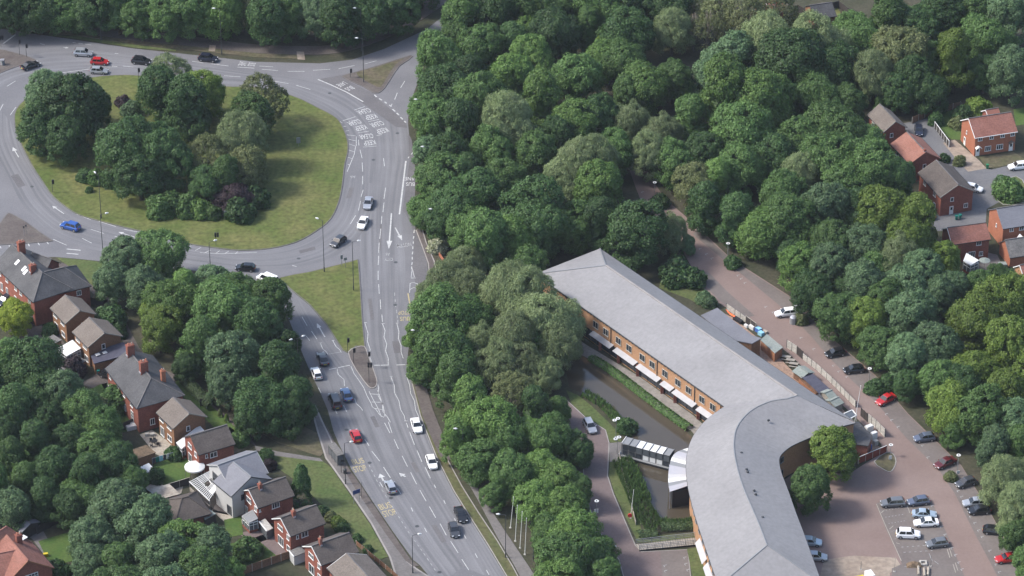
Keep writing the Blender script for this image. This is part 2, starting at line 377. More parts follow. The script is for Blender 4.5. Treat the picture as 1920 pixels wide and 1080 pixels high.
def ribbon(name, pts, w, z, m, parent=None, smooth=0, h=None, kind=None, uvlen=None, **kw):
    """a strip of width w (or list of widths) along world points"""
    pts = [Vector(p) for p in pts]
    if smooth: pts = catmull(pts, smooth)
    n = len(pts); L, R = [], []
    for i in range(n):
        d = pts[min(i+1, n-1)] - pts[max(i-1, 0)]; d.z = 0; d.normalize()
        s = Vector((-d.y, d.x, 0)); ww = w[i] if hasattr(w, '__len__') else w
        L.append(pts[i] + s*(ww/2)); R.append(pts[i] - s*(ww/2))
    b = MB()
    if h is None:
        b.add([(p.x, p.y, z) for p in L+R], [(i, n+i, n+i+1, i+1) for i in range(n-1)])
    else:
        poly = L + R[::-1]
        vs = [(p.x, p.y, z) for p in L+R] + [(p.x, p.y, z+h) for p in L+R]
        fs = []
        for i in range(n-1):
            fs += [(2*n+i, 3*n+i, 3*n+i+1, 2*n+i+1), (i, 2*n+i, 2*n+i+1, i+1), (n+i, n+i+1, 3*n+i+1, 3*n+i)]
        fs += [(0, n, 3*n, 2*n), (n-1, 3*n-1, 4*n-1, 2*n-1)]
        b.add(vs, fs)
    o = b.build(name, m, parent, kind=kind, **kw)
    return o
def lane_band(name, left, right, z, m, parent, n=8):
    """a surfaced lane between two kerb lines given in survey points, with uv across and along it"""
    A, B = catmull(wpts(P(left)), n), catmull(wpts(P(right)), n)
    k = min(len(A), len(B)); A, B = A[:k], B[:k]
    me = bpy.data.meshes.new(name)
    vs = [(p.x, p.y, z) for p in A] + [(p.x, p.y, z) for p in B]
    me.from_pydata(vs, [], [(i, k+i, k+i+1, i+1) for i in range(k-1)])
    uv = me.uv_layers.new(name='uv'); acc = [0.0]
    for i in range(1, k): acc.append(acc[-1] + (A[i]-A[i-1]).length)
    for lp in me.loops:
        vi = lp.vertex_index
        uv.data[lp.index].uv = ((0.0 if vi < k else 1.0), acc[vi % k]/12.0)
    me.materials.append(M[m]); me.update()
    return link(name, me, parent)
# ------------------------------------------------------------------ ground, roads, pavements, water
b = MB(); b.add([(-2500, -1500, 0), (2500, -1500, 0), (2500, 3500, 0), (-2500, 3500, 0)], [(0, 1, 2, 3)])
b.build('ground', 'soil', kind='structure')
PI_ = math.pi
Z_G, Z_R, Z_L, Z_M, Z_K = 0.012, 0.024, 0.028, 0.034, 0.13

# --- carriageways: one asphalt sheet under the kerbed islands
road = sheet('road', '-120,72 -60,62 0,54 60,63 150,76 250,91 400,107 480,116 600,119 660,112 720,92 800,55 850,15 880,-12 930,-12 900,30 840,70 '
      '800,100 785,150 772,185 766,210 765,232 768,260 776,300 779,330 778,380 776,415 780,435 790,462 801,492 803,515 792,545 '
      '778,588 774,620 766,655 762,685 767,702 787,780 797,807 817,857 850,922 880,970 915,1025 945,1075 975,1125 '
      '840,1125 815,1077 790,1062 775,1050 737,997 705,950 680,912 660,882 635,832 625,808 615,770 600,735 585,705 568,665 552,625 538,590 515,556 '
      '490,536 450,524 420,514 300,500 180,489 140,485 105,482 0,484 -120,486 -120,300', Z_R, 'asphalt')
# worn lanes of the dual carriageway and of the roundabout
lane_band('carriageway_lane', '676,200 682,250 684,300 683,340 680,370 677,400 675,440 676,480 678,530 681,590 686,645 698,682 708,725 722,770 740,818 763,870 795,925 840,1000 880,1068 905,1110',
          '760,225 765,260 768,300 762,330 757,370 754,410 757,450 760,500 759,540 757,600 757,650 761,686 776,745 797,808 817,857 850,922 895,994 945,1075 962,1100',
          Z_L, 'asphalt_lane', road)
lane_band('carriageway_lane', '544,560 562,600 580,640 597,680 613,725 628,775 645,826 668,880 700,940 740,1000 786,1058 820,1100',
          '562,562 585,600 610,640 640,676 662,700 682,735 702,775 720,815 745,868 780,925 825,1000 868,1062 892,1100', Z_L, 'asphalt_lane', road)
lane_band('carriageway_lane', '-40,110 40,100 110,92 200,98 300,112 400,126 480,138 540,144 600,158 650,178 690,205 720,240',
          '-40,190 30,150 110,138 200,132 300,140 400,155 470,160 525,170 575,190 618,212 642,235 656,268', Z_L+0.002, 'asphalt_lane', road)
lane_band('carriageway_lane', '650,330 645,356 637,388 622,417 594,440 557,459 507,471 450,474 400,469 350,461 275,441 225,429 175,416 140,404 100,374 78,344 60,316 44,288 34,262 25,235 30,205',
          '700,345 698,380 692,410 678,438 650,466 612,488 540,505 450,506 395,500 320,490 240,478 175,468 110,445 70,415 40,380 15,330 -5,290 -15,262 -20,235 -12,190', Z_L+0.002, 'asphalt_lane', road)
# the darker lay-by at the bus lane
sheet('bus_lane_surface', '765,250 772,262 777,300 779,330 778,380 777,415 780,435 790,462 801,492 803,515 792,543 784,548 776,520 773,500 776,455 774,432 770,420 760,400 755,395 768,300',
      Z_M-0.001, 'asphalt_old', parent=road, kind=None)
sheet('approach_surface', '646,140 655,153 695,173 705,176 700,178 760,228 764,240 742,238 700,208 665,184 625,163 600,148', Z_M-0.001, 'asphalt_old', parent=road, kind=None)

# --- kerbed islands
KB = 'kerb_dark'
sheet('roundabout_lawn', '27,235 30,205 60,178 110,160 175,145 225,141 260,142 340,150 420,162 470,163 522,172 562,185 592,200 625,217 640,232 652,262 653,285 647,310 642,352 635,382 620,412 592,435 '
      '555,455 505,467 450,470 400,465 350,457 275,437 225,425 175,412 140,400 100,370 80,342 62,315 47,287 35,262', Z_K, 'grass', 3, z0=0.0, kerb=KB)
sheet('triangle_lawn', '522,522 550,515 580,510 620,500 660,490 672,487 674,505 677,545 680,597 685,650 668,650 652,662 642,657 610,607 580,572 547,545', Z_K, 'grass', 1, z0=0.0, kerb=KB)
sheet('splitter_island', '652,661 668,651 684,650 690,664 697,682 704,702 708,716 705,726 695,729 685,720 672,702 662,686', Z_K+0.004, 'path_brown', 2, z0=0.0, kerb='kerb')
sheet('splitter_island', '641,143 660,137 705,124 770,104 768,112 750,124 737,142 722,165 710,175 697,173 680,163 655,152', Z_K, 'path_brown', 2, z0=0.0, kerb=KB)
sheet('splitter_grass', '668,137 705,127 757,110 742,122 728,142 714,164 700,160 682,150', Z_K+0.008, 'grass_brown', 2)
sheet('splitter_island', '-110,84 0,93 15,96 40,102 60,109 68,114 55,118 28,127 0,138 -60,165 -110,190', Z_K, 'path_brown', 2, z0=0.0, kerb=KB)
sheet('splitter_island', '12,402 22,401 50,417 82,440 97,450 90,454 0,460 -110,466 -110,425 -20,432 0,418', Z_K, 'path_brown', 2, z0=0.0, kerb=KB)

# --- pavements and verges
sheet('footpath', '-120,34 0,36 60,48 150,62 250,76 400,91 480,100 600,103 660,94 720,74 780,44 830,10 845,-12 815,-12 770,24 715,54 660,76 600,87 480,84 400,74 250,56 150,44 60,33 0,22 -120,22', 0.10, 'path_brown', 2, z0=0.0)
sheet('verge', '-120,50 0,44 60,55 110,64 150,68 250,83 400,99 480,108 560,111 570,104 480,100.5 400,91.5 250,76.5 150,62.5 60,48.5 0,36.5 -120,34.5', 0.105, 'grass_brown', 1, z0=0.0)
sheet('verge', '88,66 150,69 250,84 330,94 330,97 250,90 150,74.5 92,67', 0.112, 'grass_gr', 1)
for q in ('393,85 405,86 403,97 391,96', '556,97 570,98 572,113 558,112', '52,53 64,55 56,66 46,64'):
    sheet('tactile_paving', q, 0.118, 'sandy')
sheet('footpath', '779,432 790,461 802,494 804,516 794,545 786,560 778,590 776,612 800,612 812,560 822,520 815,490 800,455 792,428', 0.11, 'path_brown', 1, z0=0.0, kerb='kerb', kw=0.25)
sheet('verge', '762,684 767,701 787,779 797,806 817,856 850,921 880,969 915,1024 945,1074 975,1124 995,1124 962,1062 932,1012 897,960 867,912 842,866 815,806 800,775 784,720 776,684', 0.11, 'verge_olive', 1, z0=0.0, kerb='kerb', kw=0.22)
sheet('footpath', '934,1010 964,1060 998,1124 1030,1124 990,1060 948,998 910,940 880,890 872,895 900,945', 0.10, 'path', 1, z0=0.0)
sheet('verge_strip', '766,688 772,706 792,780 803,808 822,850 832,868 846,862 832,820 812,770 796,715 788,684', 0.13, 'path_brown', 1)
sheet('footpath', '592,760 603,785 610,800 616,812 627,836 636,856 654,886 672,915 697,953 729,1000 766,1054 781,1066 806,1082 830,1124 760,1124 742,1084 730,1046 695,982 655,923 622,876 610,860 595,812 586,780', 0.11, 'path', 1, z0=0.0, kerb='kerb', kw=0.35)
sheet('footpath_edge', '610,795 617,808 629,834 656,882 676,910 701,948 733,996 770,1050 786,1062 775,1063 760,1052 722,1000 688,950 664,914 640,872', 0.122, 'path_brown', 1)
sheet('verge', '486,842 520,852 560,858 606,866 622,878 654,925 694,984 728,1044 706,1052 690,1030 655,995 625,965 600,944 560,905 520,878', 0.09, 'grass_gr', 1, z0=0.0)
sheet('verge', '470,800 520,830 600,856 606,850 594,812 570,800 500,780', 0.07, 'grass_brown', 1, z0=0.0)
sheet('footpath', '478,836 520,847 600,860 606,866 560,861 515,855 480,845', 0.096, 'path', 1)
sheet('verge', '105,483 140,486 180,490 200,496 205,530 185,545 160,525 130,500', 0.05, 'grass_gr', 1, z0=0.0)
sheet('footpath', '100,490 145,502 168,512 195,525 210,560 235,600 260,650 300,690 350,712 400,760 450,800 480,836 455,830 400,785 340,735 290,705 245,665 215,610 190,570 160,535 130,512', 0.04, 'path_brown', 2, z0=0.0)

# --- the office grounds
sheet('service_road', '1180,318 1214,322 1246,372 1300,418 1372,486 1482,556 1562,636 1642,704 1702,775 1802,872 1852,952 1907,1052 1950,1124 1530,1124 '
      '1500,1040 1480,965 1470,900 1500,880 1590,890 1655,848 1652,832 1600,778 1560,742 1480,664 1400,602 1345,566 1318,540 1292,492 1262,440 1208,392 1192,352', 0.02, 'paving')
svc = bpy.data.objects['service_road']
sheet('parking_bays', '1300,440 1372,500 1400,522 1482,590 1522,632 1560,676 1600,716 1640,752 1700,822 1760,880 1790,925 1830,1005 1870,1080 1890,1124 1950,1124 1907,1054 1852,954 1802,874 1702,777 1642,706 1562,638 1482,558 1372,488 1306,428', 0.026, 'paving_bay', parent=svc, kind=None)
sheet('parking_bays', '1644,943 1742,930 1775,1000 1800,1060 1812,1090 1700,1090 1688,1048 1660,990', 0.026, 'paving_bay', parent=svc, kind=None)
sheet('parking_bays', '1300,500 1330,545 1352,566 1400,596 1415,592 1365,548 1330,512', 0.026, 'paving_bay', parent=svc, kind=None)
sheet('sandy_patch', '1545,1050 1600,1042 1680,1046 1690,1062 1668,1075 1672,1100 1530,1110', 0.027, 'sandy', 1, parent=svc, kind=None)
sheet('trench_patch', '1672,1066 1700,1054 1762,1056 1770,1072 1780,1100 1672,1100', 0.029, 'paving_bay', 1, parent=svc, kind=None)
sheet('traffic_island', '1638,866 1662,848 1676,852 1681,866 1676,880 1668,886 1654,880', 0.10, 'grass_brown', 2, z0=0.0, kerb='kerb')
sheet('access_road', '1052,742 1072,758 1098,782 1136,806 1143,831 1140,892 1151,926 1192,1022 1202,1034 1290,1030 1296,1082 1310,1124 1180,1124 1160,1050 1118,990 1096,925 1092,870 1078,825 1050,775', 0.022, 'drive', 0, kerb='kerb', kw=0.2)
sheet('parking_bays', '1238,1034 1288,1032 1294,1082 1300,1120 1246,1120', 0.028, 'paving_bay', parent=bpy.data.objects['access_road'], kind=None)
sheet('bank_lawn', '1062,732 1085,742 1110,762 1145,796 1160,812 1166,830 1144,830 1136,806 1098,781 1072,757', 0.05, 'grass_gr', 1, z0=0.0)
sheet('bank_lawn', '1144,866 1160,868 1172,900 1188,945 1205,1000 1240,1004 1300,1000 1310,1012 1196,1018 1153,926 1142,892', 0.05, 'grass_gr', 1, z0=0.0)
sheet('bank_lawn', '1288,1030 1310,1026 1328,1060 1345,1124 1312,1124 1298,1080', 0.05, 'grass_gr', 0, z0=0.0)
sheet('footpath', '1142,831 1166,829 1182,848 1180,866 1143,866', 0.06, 'path', 0, z0=0.0)
sheet('bank_lawn', '1236,540 1290,560 1320,575 1345,568 1318,540 1296,510 1262,500 1240,515', 0.05, 'grass_gr', 1, z0=0.0)
sheet('pond', '1060,690 1085,662 1118,680 1210,753 1286,806 1312,838 1310,900 1310,975 1288,987 1252,986 1222,954 1200,914 1192,872 1188,826 1152,762 1110,744 1068,728', 0.03, 'water', 0)
sheet('walkway', '1076,632 1100,648 1200,708 1300,780 1328,806 1314,828 1296,808 1250,778 1205,744 1150,702 1108,676 1072,656', 0.16, 'walk', 0, z0=0.0)
sheet('yard', '1318,606 1345,582 1375,596 1440,650 1490,700 1560,745 1600,790 1640,832 1652,840 1612,866 1560,830', 0.05, 'yardpave', 0, z0=0.0)

# --- housing estate upper right
sheet('estate_road', '1690,232 1742,222 1775,258 1812,312 1860,318 1935,300 1935,372 1875,378 1850,392 1848,420 1800,432 1738,434 1712,412 1720,380 1760,330', 0.021, 'estate', 1)
sheet('driveway', '1768,268 1790,262 1835,300 1850,316 1815,322 1798,305', 0.03, 'sandy', 0)
sheet('lawn', '1745,215 1798,200 1830,235 1810,262 1785,262 1760,245', 0.04, 'lawn', 1, z0=0.0)
sheet('lawn', '1836,295 1900,285 1925,300 1880,312 1850,316', 0.05, 'grass_brown', 0, z0=0.0)
sheet('lawn', '1868,345 1905,330 1925,350 1922,380 1880,384 1866,366', 0.06, 'grass_gr', 2, z0=0.0, kerb='kerb')
sheet('lawn', '1900,205 1930,200 1930,232 1905,236', 0.04, 'lawn', 0, z0=0.0)
sheet('patio', '1838,470 1870,478 1880,500 1860,520 1825,505', 0.03, 'path', 0)
sheet('lawn', '1500,28 1570,14 1582,34 1540,50 1505,50', 0.03, 'grass', 0, z0=0.0)

# --- gardens on the left
for q, mm in (('168,768 215,735 262,768 272,800 215,815 190,800', 'lawn'), ('288,872 345,848 362,875 352,905 310,912 290,900', 'lawn'), ('72,1015 140,995 145,1050 95,1062', 'lawn'),
              ('420,975 452,968 456,1003 425,1008', 'lawn'), ('430,1020 480,1010 518,1042 470,1068 440,1060', 'lawn'), ('150,740 190,720 205,745 175,765', 'lawn'),
              ('345,705 395,760 440,800 470,822 450,832 400,800 345,745 325,720', 'lawn'), ('430,800 480,838 440,850 425,820', 'grass_brown'), ('180,545 215,600 190,605 165,575', 'grass_brown')):
    sheet('lawn', q, 0.045, mm, 1, z0=0.0)
for q, mm in (('262,815 285,806 330,838 312,862 290,850', 'patio'), ('183,722 200,718 210,735 190,742', 'brick_red'), ('272,915 300,895 345,905 340,925 300,935', 'patio'), ('395,955 440,965 470,985 420,978', 'patio'),
              ('500,1000 545,1020 540,1045 512,1040 478,1008', 'drive'), ('20,620 60,600 110,625 130,660 60,670', 'path_brown'), ('150,720 200,690 250,740 290,790 270,800 215,740', 'path_brown'), ('40,1000 75,985 95,1020 90,1050 60,1010', 'path'),
              ('380,880 400,960 440,968 470,900', 'path_brown'), ('445,1000 500,990 505,1010 480,1020', 'drive'), ('600,1050 640,1030 640,1085 600,1085', 'path_brown')):
    sheet('patio', q, 0.03, mm, 0, z0=0.0)

# ------------------------------------------------------------------ road markings: every one its own piece of the road
def dash(a, b, w=0.14, m='white', nm='lane_dash', parent=None):
    p, q = G(*a), G(*b)
    return ribbon(nm, [p, q], w, Z_M, m, parent or road)
def dashes(s, w=0.14, m='white', nm='lane_dash'):
    for t in s.split():
        a, b_ = t.split('-'); dash(tuple(map(float, a.split(','))), tuple(map(float, b_.split(','))), w, m, nm)
def line(s, w=0.12, m='white', nm='edge_line'): return ribbon(nm, wpts(P(s)), w, Z_M, m, road)
dashes('723,352-720,373 720,380-718,398 716,405-715,420 714,429-712,448 711,455-710,474 710,480-709,497 709,508-709,525 710,533-711,551 713,562-714,580 716,590-717,604 719,297-721,312')
dashes('675,281-679,297 679,305-680,322 680,330-680,346 681,356-677,369 676,377-672,395 667,404-657,420 672,262-673,273')
dashes('768,810-777,834 782,845-791,866 797,876-807,897 762,793-765,802 814,909-817,915 832,938-835,945 852,972-855,979 870,1003-874,1010 891,1038-895,1046 912,1069-917,1078')
dashes('739,824-747,842 754,855-764,875 770,886-781,908 787,919-799,940 805,950-817,971 825,982-837,1004 845,1015-859,1037 866,1049-879,1069 886,1080-899,1100')
dashes('697,846-712,865 719,876-732,896 771,952-774,959 796,990-800,998 684,824-692,836 712,904-718,914 745,916-752,927 644,760-650,772')
dashes('566,594-576,611 584,621-594,636 574,630-581,639 597,727-602,737 628,768-632,776')
dashes('6,82-29,65', 0.4, nm='stop_line')
dashes('75,82-84,84 136,80-142,80.5 147,81-155,82 160,83-171,84.5 215,100-222,101 210,124-220,125 230,124-250,126 360,115-381,118 397,120-429,124 420,142-451,144.5 486,124-512,125.5 491,130-521,132.5 '
       '539,134-571,134 587,132-619,130 635,129-665,123 684,120-706,114 512,152-541,157 555,160-582,168 759,152-751,165 745,174-740,187 735,195-733,200 100,139-180,128', 0.16)
dashes('596,149-620,159 620,159-650,173 650,173-681,191', 0.32, nm='bus_lane_line')
dashes('702,178-706,182 711,185-716,188 721,191-725,194 730,197-734,200 736,205-741,209 744,212-748,216 751,220-755,224 758,227-761,230', 0.34, nm='give_way_dash')
line('761,302 755,352 749,402', 0.34, nm='bus_lane_line')
dashes('765,297-767,294 771,290-774,286', 0.2)
dashes('777,431-776,437 776,443-775,448 775,453-775,457 774,462-774,467 774,472-773,477 773,482-773,487 773,492-772,497 772,500-772,505', 0.22)
dashes('740,549-740,555 741,561-741,566 742,571-742,576 743,581-744,587 745,592-745,597 746,600-746,605', 0.14, 'white_worn')
for s in ('684,605 690,625 689,640 694,655 693,668 697,680', '717,607 722,620 720,632 725,645 723,658 728,672 728,684', '744,606 748,622 747,635 752,648 752,660 756,672', '704,709 710,727 709,742 717,757 718,772 727,783 732,792',
          '733,707 739,722 740,737 748,752 751,768 758,780 760,790', '762,705 768,722 770,738 777,752 779,768 786,784', '601,644 605,654 612,660 615,665', '624,639 630,650 637,656 640,661', '632,691 634,702 645,712 646,724',
          '665,747 668,757 676,764 680,770', '658,687 664,701 672,712 682,727 688,742 696,757 698,763 705,768 712,778 720,783'):
    line(s, 0.13, nm='zigzag_line')
dashes('683,605-688,605 715,607-721,607 742,606-747,606 702,708.5-707,708.5 731,706-736,706 760,705-765,705 758,789.5-764,789.5 599,643-604,643 622,638.5-627,638.5', 0.14, nm='zigzag_end')
dashes('701,685-713,685 714,685-729,684.5 743,684.5-760,684', 0.22, nm='stop_line')
dashes('617,693-631,690 634,689.5-656,685', 0.22, nm='stop_line'); dashes('617,664-640,660', 0.14, 'white_worn', nm='stop_line')
line('692,734 700,750 710,768 715,782 722,781 718,760 708,732', 0.13, nm='hatch_outline')
dashes('693,738.5-712,740 697,754-714,754.5 703,766-721,769', 0.16, nm='hatch_bar')
dashes('721,793-731,812 728,791-735,812', 0.13)
# chevrons by the bus lane lay-by
line('773,503 771,520 777,520 773,503', 0.13, nm='hatch_outline'); dashes('770,521.5-780,521.5', 0.16, nm='hatch_bar')
line('769,532 774,529.5 782,532', 0.16, nm='hatch_bar'); line('768,543.5 776,539 786,543.5', 0.16, nm='hatch_bar')
line('769,531 768,549', 0.13, nm='hatch_outline'); line('782,531 787,547', 0.13, nm='hatch_outline')
line('765,550 768,568 771,588', 0.26, 'yellow', nm='bus_stop_line')
# arrows
def arrow(tail, tip, w=0.28, hw=0.9, hl=2.2, m='white'):
    a, t = G(*tail), G(*tip); d = (t - a); d.z = 0; d.normalize(); s = Vector((-d.y, d.x, 0)); n = t - d*hl
    mb = MB(); pts = [a + s*w/2, n + s*w/2, n + s*hw, t, n - s*hw, n - s*w/2, a - s*w/2]
    mb.add([(p.x, p.y, Z_M) for p in pts], [(0, 1, 5, 6), (2, 3, 4)]); return mb.build('lane_arrow', m, road)
arrow((734, 400), (729, 467), 0.30, 0.62, 3.4); arrow((741, 427), (754, 451), 0.28, 0.55, 2.2); arrow((609, 632), (594, 606), 0.26, 0.5, 1.8); arrow((256, 446), (222, 435), 0.2, 0.5, 1.2)
arrow((120, 401), (98, 386), 0.2, 0.5, 1.2); arrow((35, 295), (24, 276), 0.22, 0.6, 1.8); arrow((119, 89), (129, 90), 0.2, 0.4, .8); arrow((719, 902), (712, 888), 0.35, 0.7, 1.4); arrow((760, 894), (748, 887), 0.35, 0.6, 1.2, 'white')
# roundabout edge hatching
line('624,216 632,224 642,231', 0.13, nm='hatch_outline')
dashes('644,237-649,237 648,246-654,245 650,253-667,255 653,261-667,264.5 654,270-666,274 652,281-665,285 652,295-661,298 652,308-656,310', 0.14, nm='hatch_bar')
line('668,256 668,274', 0.14, nm='hatch_outline'); line('667,274 664,290 657,307 651,322', 0.14, nm='hatch_outline')
dashes('345,465-359,461 366,470-377,464 382,475-395,469 405,475-412,470 421,476-429,471 441,476-446,472', 0.14, nm='hatch_bar'); line('375,474 420,476 482,473', 0.13, nm='hatch_outline')
dashes('144,402-170,412 170,430-195,438 154,447-172,456 185,415-217,425 232,430-262,436 100,449-125,460 215,443-225,446 0,207-6,195 19,216-30,201 13,162-29,152', 0.15)
dashes('0,462-2,466 17,460-19,465 36,458-38,463 53,457-55,462 71,455-74,460 88,454-91,458', 0.2, nm='give_way_dash')
dashes('125,467-151,469.5 125,475-147,477', 0.3, nm='hatch_bar'); dashes('548,498-556,500', 0.3, 'white_worn', nm='hatch_bar')
# kerbside bus cage dashes, lower left
for i in range(22):
    t0, t1 = i/22, (i+0.45)/22
    def q(t):
        pts = [(692, 872), (712, 912), (740, 957), (766, 998), (792, 1034), (820, 1075)]
        u = t*(len(pts)-1); k = min(int(u), len(pts)-2); u -= k
        return (pts[k][0]*(1-u) + pts[k+1][0]*u, pts[k][1]*(1-u) + pts[k+1][1]*u)
    dash(q(t0), q(t1), 0.13, 'white_worn')

# lettering on the carriageway
_txt = {}
def lettering(text, c, up, w, h, m='white'):
    """c survey point; up = direction of travel in survey units; w, h metres"""
    if text not in _txt:
        cu = bpy.data.curves.new('lettering', 'FONT'); cu.body = text; cu.offset = 0.004
        tmp = bpy.data.objects.new('lettering_source', cu)
        me = bpy.data.meshes.new_from_object(tmp)
        bpy.data.objects.remove(tmp)
        co = np.array([v.co[:] for v in me.vertices]); lo, hi = co.min(0), co.max(0)
        for v in me.vertices:
            v.co.x = (v.co.x-lo[0])/(hi[0]-lo[0]) - 0.5; v.co.y = (v.co.y-lo[1])/(hi[1]-lo[1]) - 0.5; v.co.z = 0
        me.name = 'lettering'; _txt[text] = me
    me = _txt[text].copy(); me.materials.clear(); me.materials.append(M[m])
    p = G(*c); d = Dir(c[0], c[1], *up)
    o = link('lettering', me, road, loc=(p.x, p.y, Z_M+0.004), scale=(w, h, 1))
    o.rotation_euler = (0, 0, math.atan2(d.y, d.x) - math.pi/2)
for (x1, y1), (x2, y2) in (((682.5, 209), (695.5, 219.5)), ((664.5, 230), (676.5, 240)), ((707, 233), (716.5, 245.5)), ((687, 256), (693, 268))):
    up = (11, 11) if x1 != 687 else (5, 12)
    lettering('CLEAR', (x1, y1), up, 3.1, 2.1); lettering('KEEP', (x2, y2), up, 2.7, 2.1)
dashes('664.5,206.5-684,200 643,226.5-666.5,219 690,228.5-711,224 671,249.5-692,246 681,276-706,274 706,254.5-716,252.5', 0.16, nm='keep_clear_line')
lettering('LANE', (770.5, 335.5), (-1, 11), 2.7, 1.5); lettering('BUS', (769.5, 345.5), (-1, 11), 1.9, 1.6)
lettering("NOTT'M", (757.5, 460), (13, 30), 3.2, 1.6, 'white_worn'); lettering('CITY', (729, 486.5), (-1, 12), 1.8, 1.2, 'white_worn'); lettering('A6', (727, 477), (-1, 12), .9, 1.2, 'white_worn')
lettering('A6', (662, 332), (3, 10), 1.2, 1.2, 'white_worn')
lettering('STOP', (757, 586.5), (1, 20), 2.3, 1.5, 'yellow'); lettering('BUS', (759, 598), (1, 20), 2.0, 1.6, 'yellow')
lettering('BUS', (671, 865), (-10, -20), 2.4, 1.8, 'yellow'); lettering('STOP', (674.5, 879), (-10, -20), 2.5, 2.0, 'yellow'); lettering('BUS', (722, 949), (-12, -18), 2.4, 1.9, 'yellow'); lettering('STOP', (730, 962), (-12, -18), 2.6, 2.0, 'yellow')
lettering('LANE', (641, 158.5), (18, 10), 2.4, 1.7); lettering('BUS', (655.5, 166), (18, 10), 2.0, 1.7)
lettering('LANE', (455, 119.5), (20, 2), 2.0, 1.8); lettering('BUS', (472, 121), (20, 2), 1.6, 1.8); dashes('445,126-477,128', 0.2)

# --- car park: bay corner marks, painted lines
def bay_line(s, w=0.1, m='white_worn', nm='bay_line'):
    for t in s.split():
        a, b_ = t.split('-'); a = tuple(map(float, a.split(','))); b_ = tuple(map(float, b_.split(',')))
        ribbon(nm, [G(*a), G(*b_)], w, 0.033, m, svc)
bay_line('1643,945-1660,985 1660,985-1672,1012 1672,1012-1690,1052 1697,938-1706,962 1652,962-1658,957 1668,992-1675,986 1680,1018-1687,1020 1776,1030-1781,1046 1780,1028-1785,1044 1787,1058-1792,1074 1791,1055-1796,1070', 0.14, 'wood_pale')
bay_line('1696,1062-1712,1062 1752,1052-1760,1058 1742,1038-1748,1052')
for x, y in ((1741, 937), (1748, 948), (1760, 974), (1765, 987), (1772, 1002), (1785, 1027), (1792, 1040), (1798, 1054), (1804, 1067), (1730, 835), (1740, 857), (1797, 920), (1803, 931), (1820, 968), (1828, 980), (1835, 994), (1842, 1006), (1856, 1032), (1868, 1058), (1874, 1072),
             (1662, 776), (1672, 787), (1684, 800), (1502, 633), (1526, 654), (1563, 685), (1573, 696), (1588, 706), (1450, 585), (1436, 575), (1384, 516), (1390, 522), (1397, 530), (1335, 484), (1313, 466), (1325, 476), (1247, 1060), (1248, 1070), (1284, 1045), (1286, 1057), (1290, 1068), (1205, 360), (1203, 372)):
    d = Dir(x, y, 10, 12)
    p = G(x, y); s = Vector((-d.y, d.x, 0))
    ribbon('bay_mark', [p - s*0.35, p + s*0.35], 0.14, 0.034, 'white_worn', svc); ribbon('bay_mark', [p - s*0.3 + d*0.07, p - s*0.3 + d*0.5], 0.12, 0.034, 'white_worn', svc)
for x0, y0, x1, y1 in ((1655, 958, 1690, 952), (1660, 970, 1697, 964), (1666, 982, 1700, 976), (1672, 996, 1692, 992), (1678, 1010, 1690, 1008), (1690, 1026, 1750, 1022), (1694, 1036, 1755, 1032)):
    for k in range(6):
        t0, t1 = k/6, (k+0.4)/6
        bay_line(f'{x0+(x1-x0)*t0},{y0+(y1-y0)*t0}-{x0+(x1-x0)*t1},{y0+(y1-y0)*t1}', 0.12)

# --- patched asphalt, manhole covers and gullies
for q in ('712,420 716,420 715,470 711,470', '690,560 697,560 702,600 695,600', '735,640 748,640 752,662 739,662', '770,868 778,866 788,884 780,887', '694,782 702,780 712,800 704,802', '655,352 664,352 658,372 649,372', '560,470 590,462 592,468 563,476', '300,118 345,122 345,127 300,123',
          '808,985 818,984 838,1016 828,1018', '20,330 34,326 48,348 34,352', '675,180 692,190 688,194 670,184'):
    sheet('asphalt_patch', q, Z_M-0.002, 'asphalt_old', parent=road, kind=None)
for x, y in ((742, 492), (693, 868), (733, 934), (782, 987), (824, 1073), (741, 572), (650, 806), (700, 300), (560, 485), (60, 350), (380, 135), (618, 175), (745, 250), (668, 640)):
    p = G(x, y); mb = MB(); mb.add([(p.x + math.cos(a*PI_/5)*.42, p.y + math.sin(a*PI_/5)*.42, Z_M+.001) for a in range(10)], [tuple(range(10))]); mb.build('manhole_cover', 'dark_metal', road)
# ------------------------------------------------------------------ the long office building by the pond
ZE, ZR = 7.4, 10.4
off = thing('office_building', 'long two-storey orange brick office with pale grey slate roof, bent round the pond', 'office building')
a0 = G(1077, 565, ZE); b0 = G(1358, 762, ZE); D = (b0 - a0); D.z = 0; D.normalize()
N = Vector((-D.y, D.x, 0))                       # across the wing, away from the pond
def onl(px, py, z):                              # (along, across) of a survey point in the wing's frame
    v = G(px, py, z) - a0; return v.dot(D), v.dot(N)
u0 = onl(1004, 513.5, ZE)[0]; Wd = onl(1234, 540, ZE)[1]
u1 = onl(1600, 790, ZE)[0]; ur = onl(1125, 502, ZR)[0]
vr = onl(1330, 630, ZR)[1]
def wp(u, v, z): return a0 + D*u + N*v + Vector((0, 0, z - ZE))
def slab_uv(name, q, t, m, parent, uvs):
    """roof plane with a uv (across the slope, along it)"""
    me = bpy.data.meshes.new(name); n = len(q)
    lo = [(p[0], p[1], p[2]-t) for p in q]
    me.from_pydata([tuple(p) for p in q] + lo, [], [tuple(range(n)), tuple(range(n, 2*n))[::-1]] + [(i, n+i, n+(i+1) % n, (i+1) % n) for i in range(n)])
    uv = me.uv_layers.new(name='uv')
    for lp in me.loops: uv.data[lp.index].uv = uvs[lp.vertex_index % n]
    me.materials.append(M[m]); me.update(); return link(name, me, parent)
e = [wp(u0, 0, ZE), wp(u1, 0, ZE), wp(u1, Wd, ZE), wp(u0, Wd, ZE)]; r0, r1 = wp(ur, vr, ZR), wp(onl(1482, 747, ZR)[0], vr, ZR)
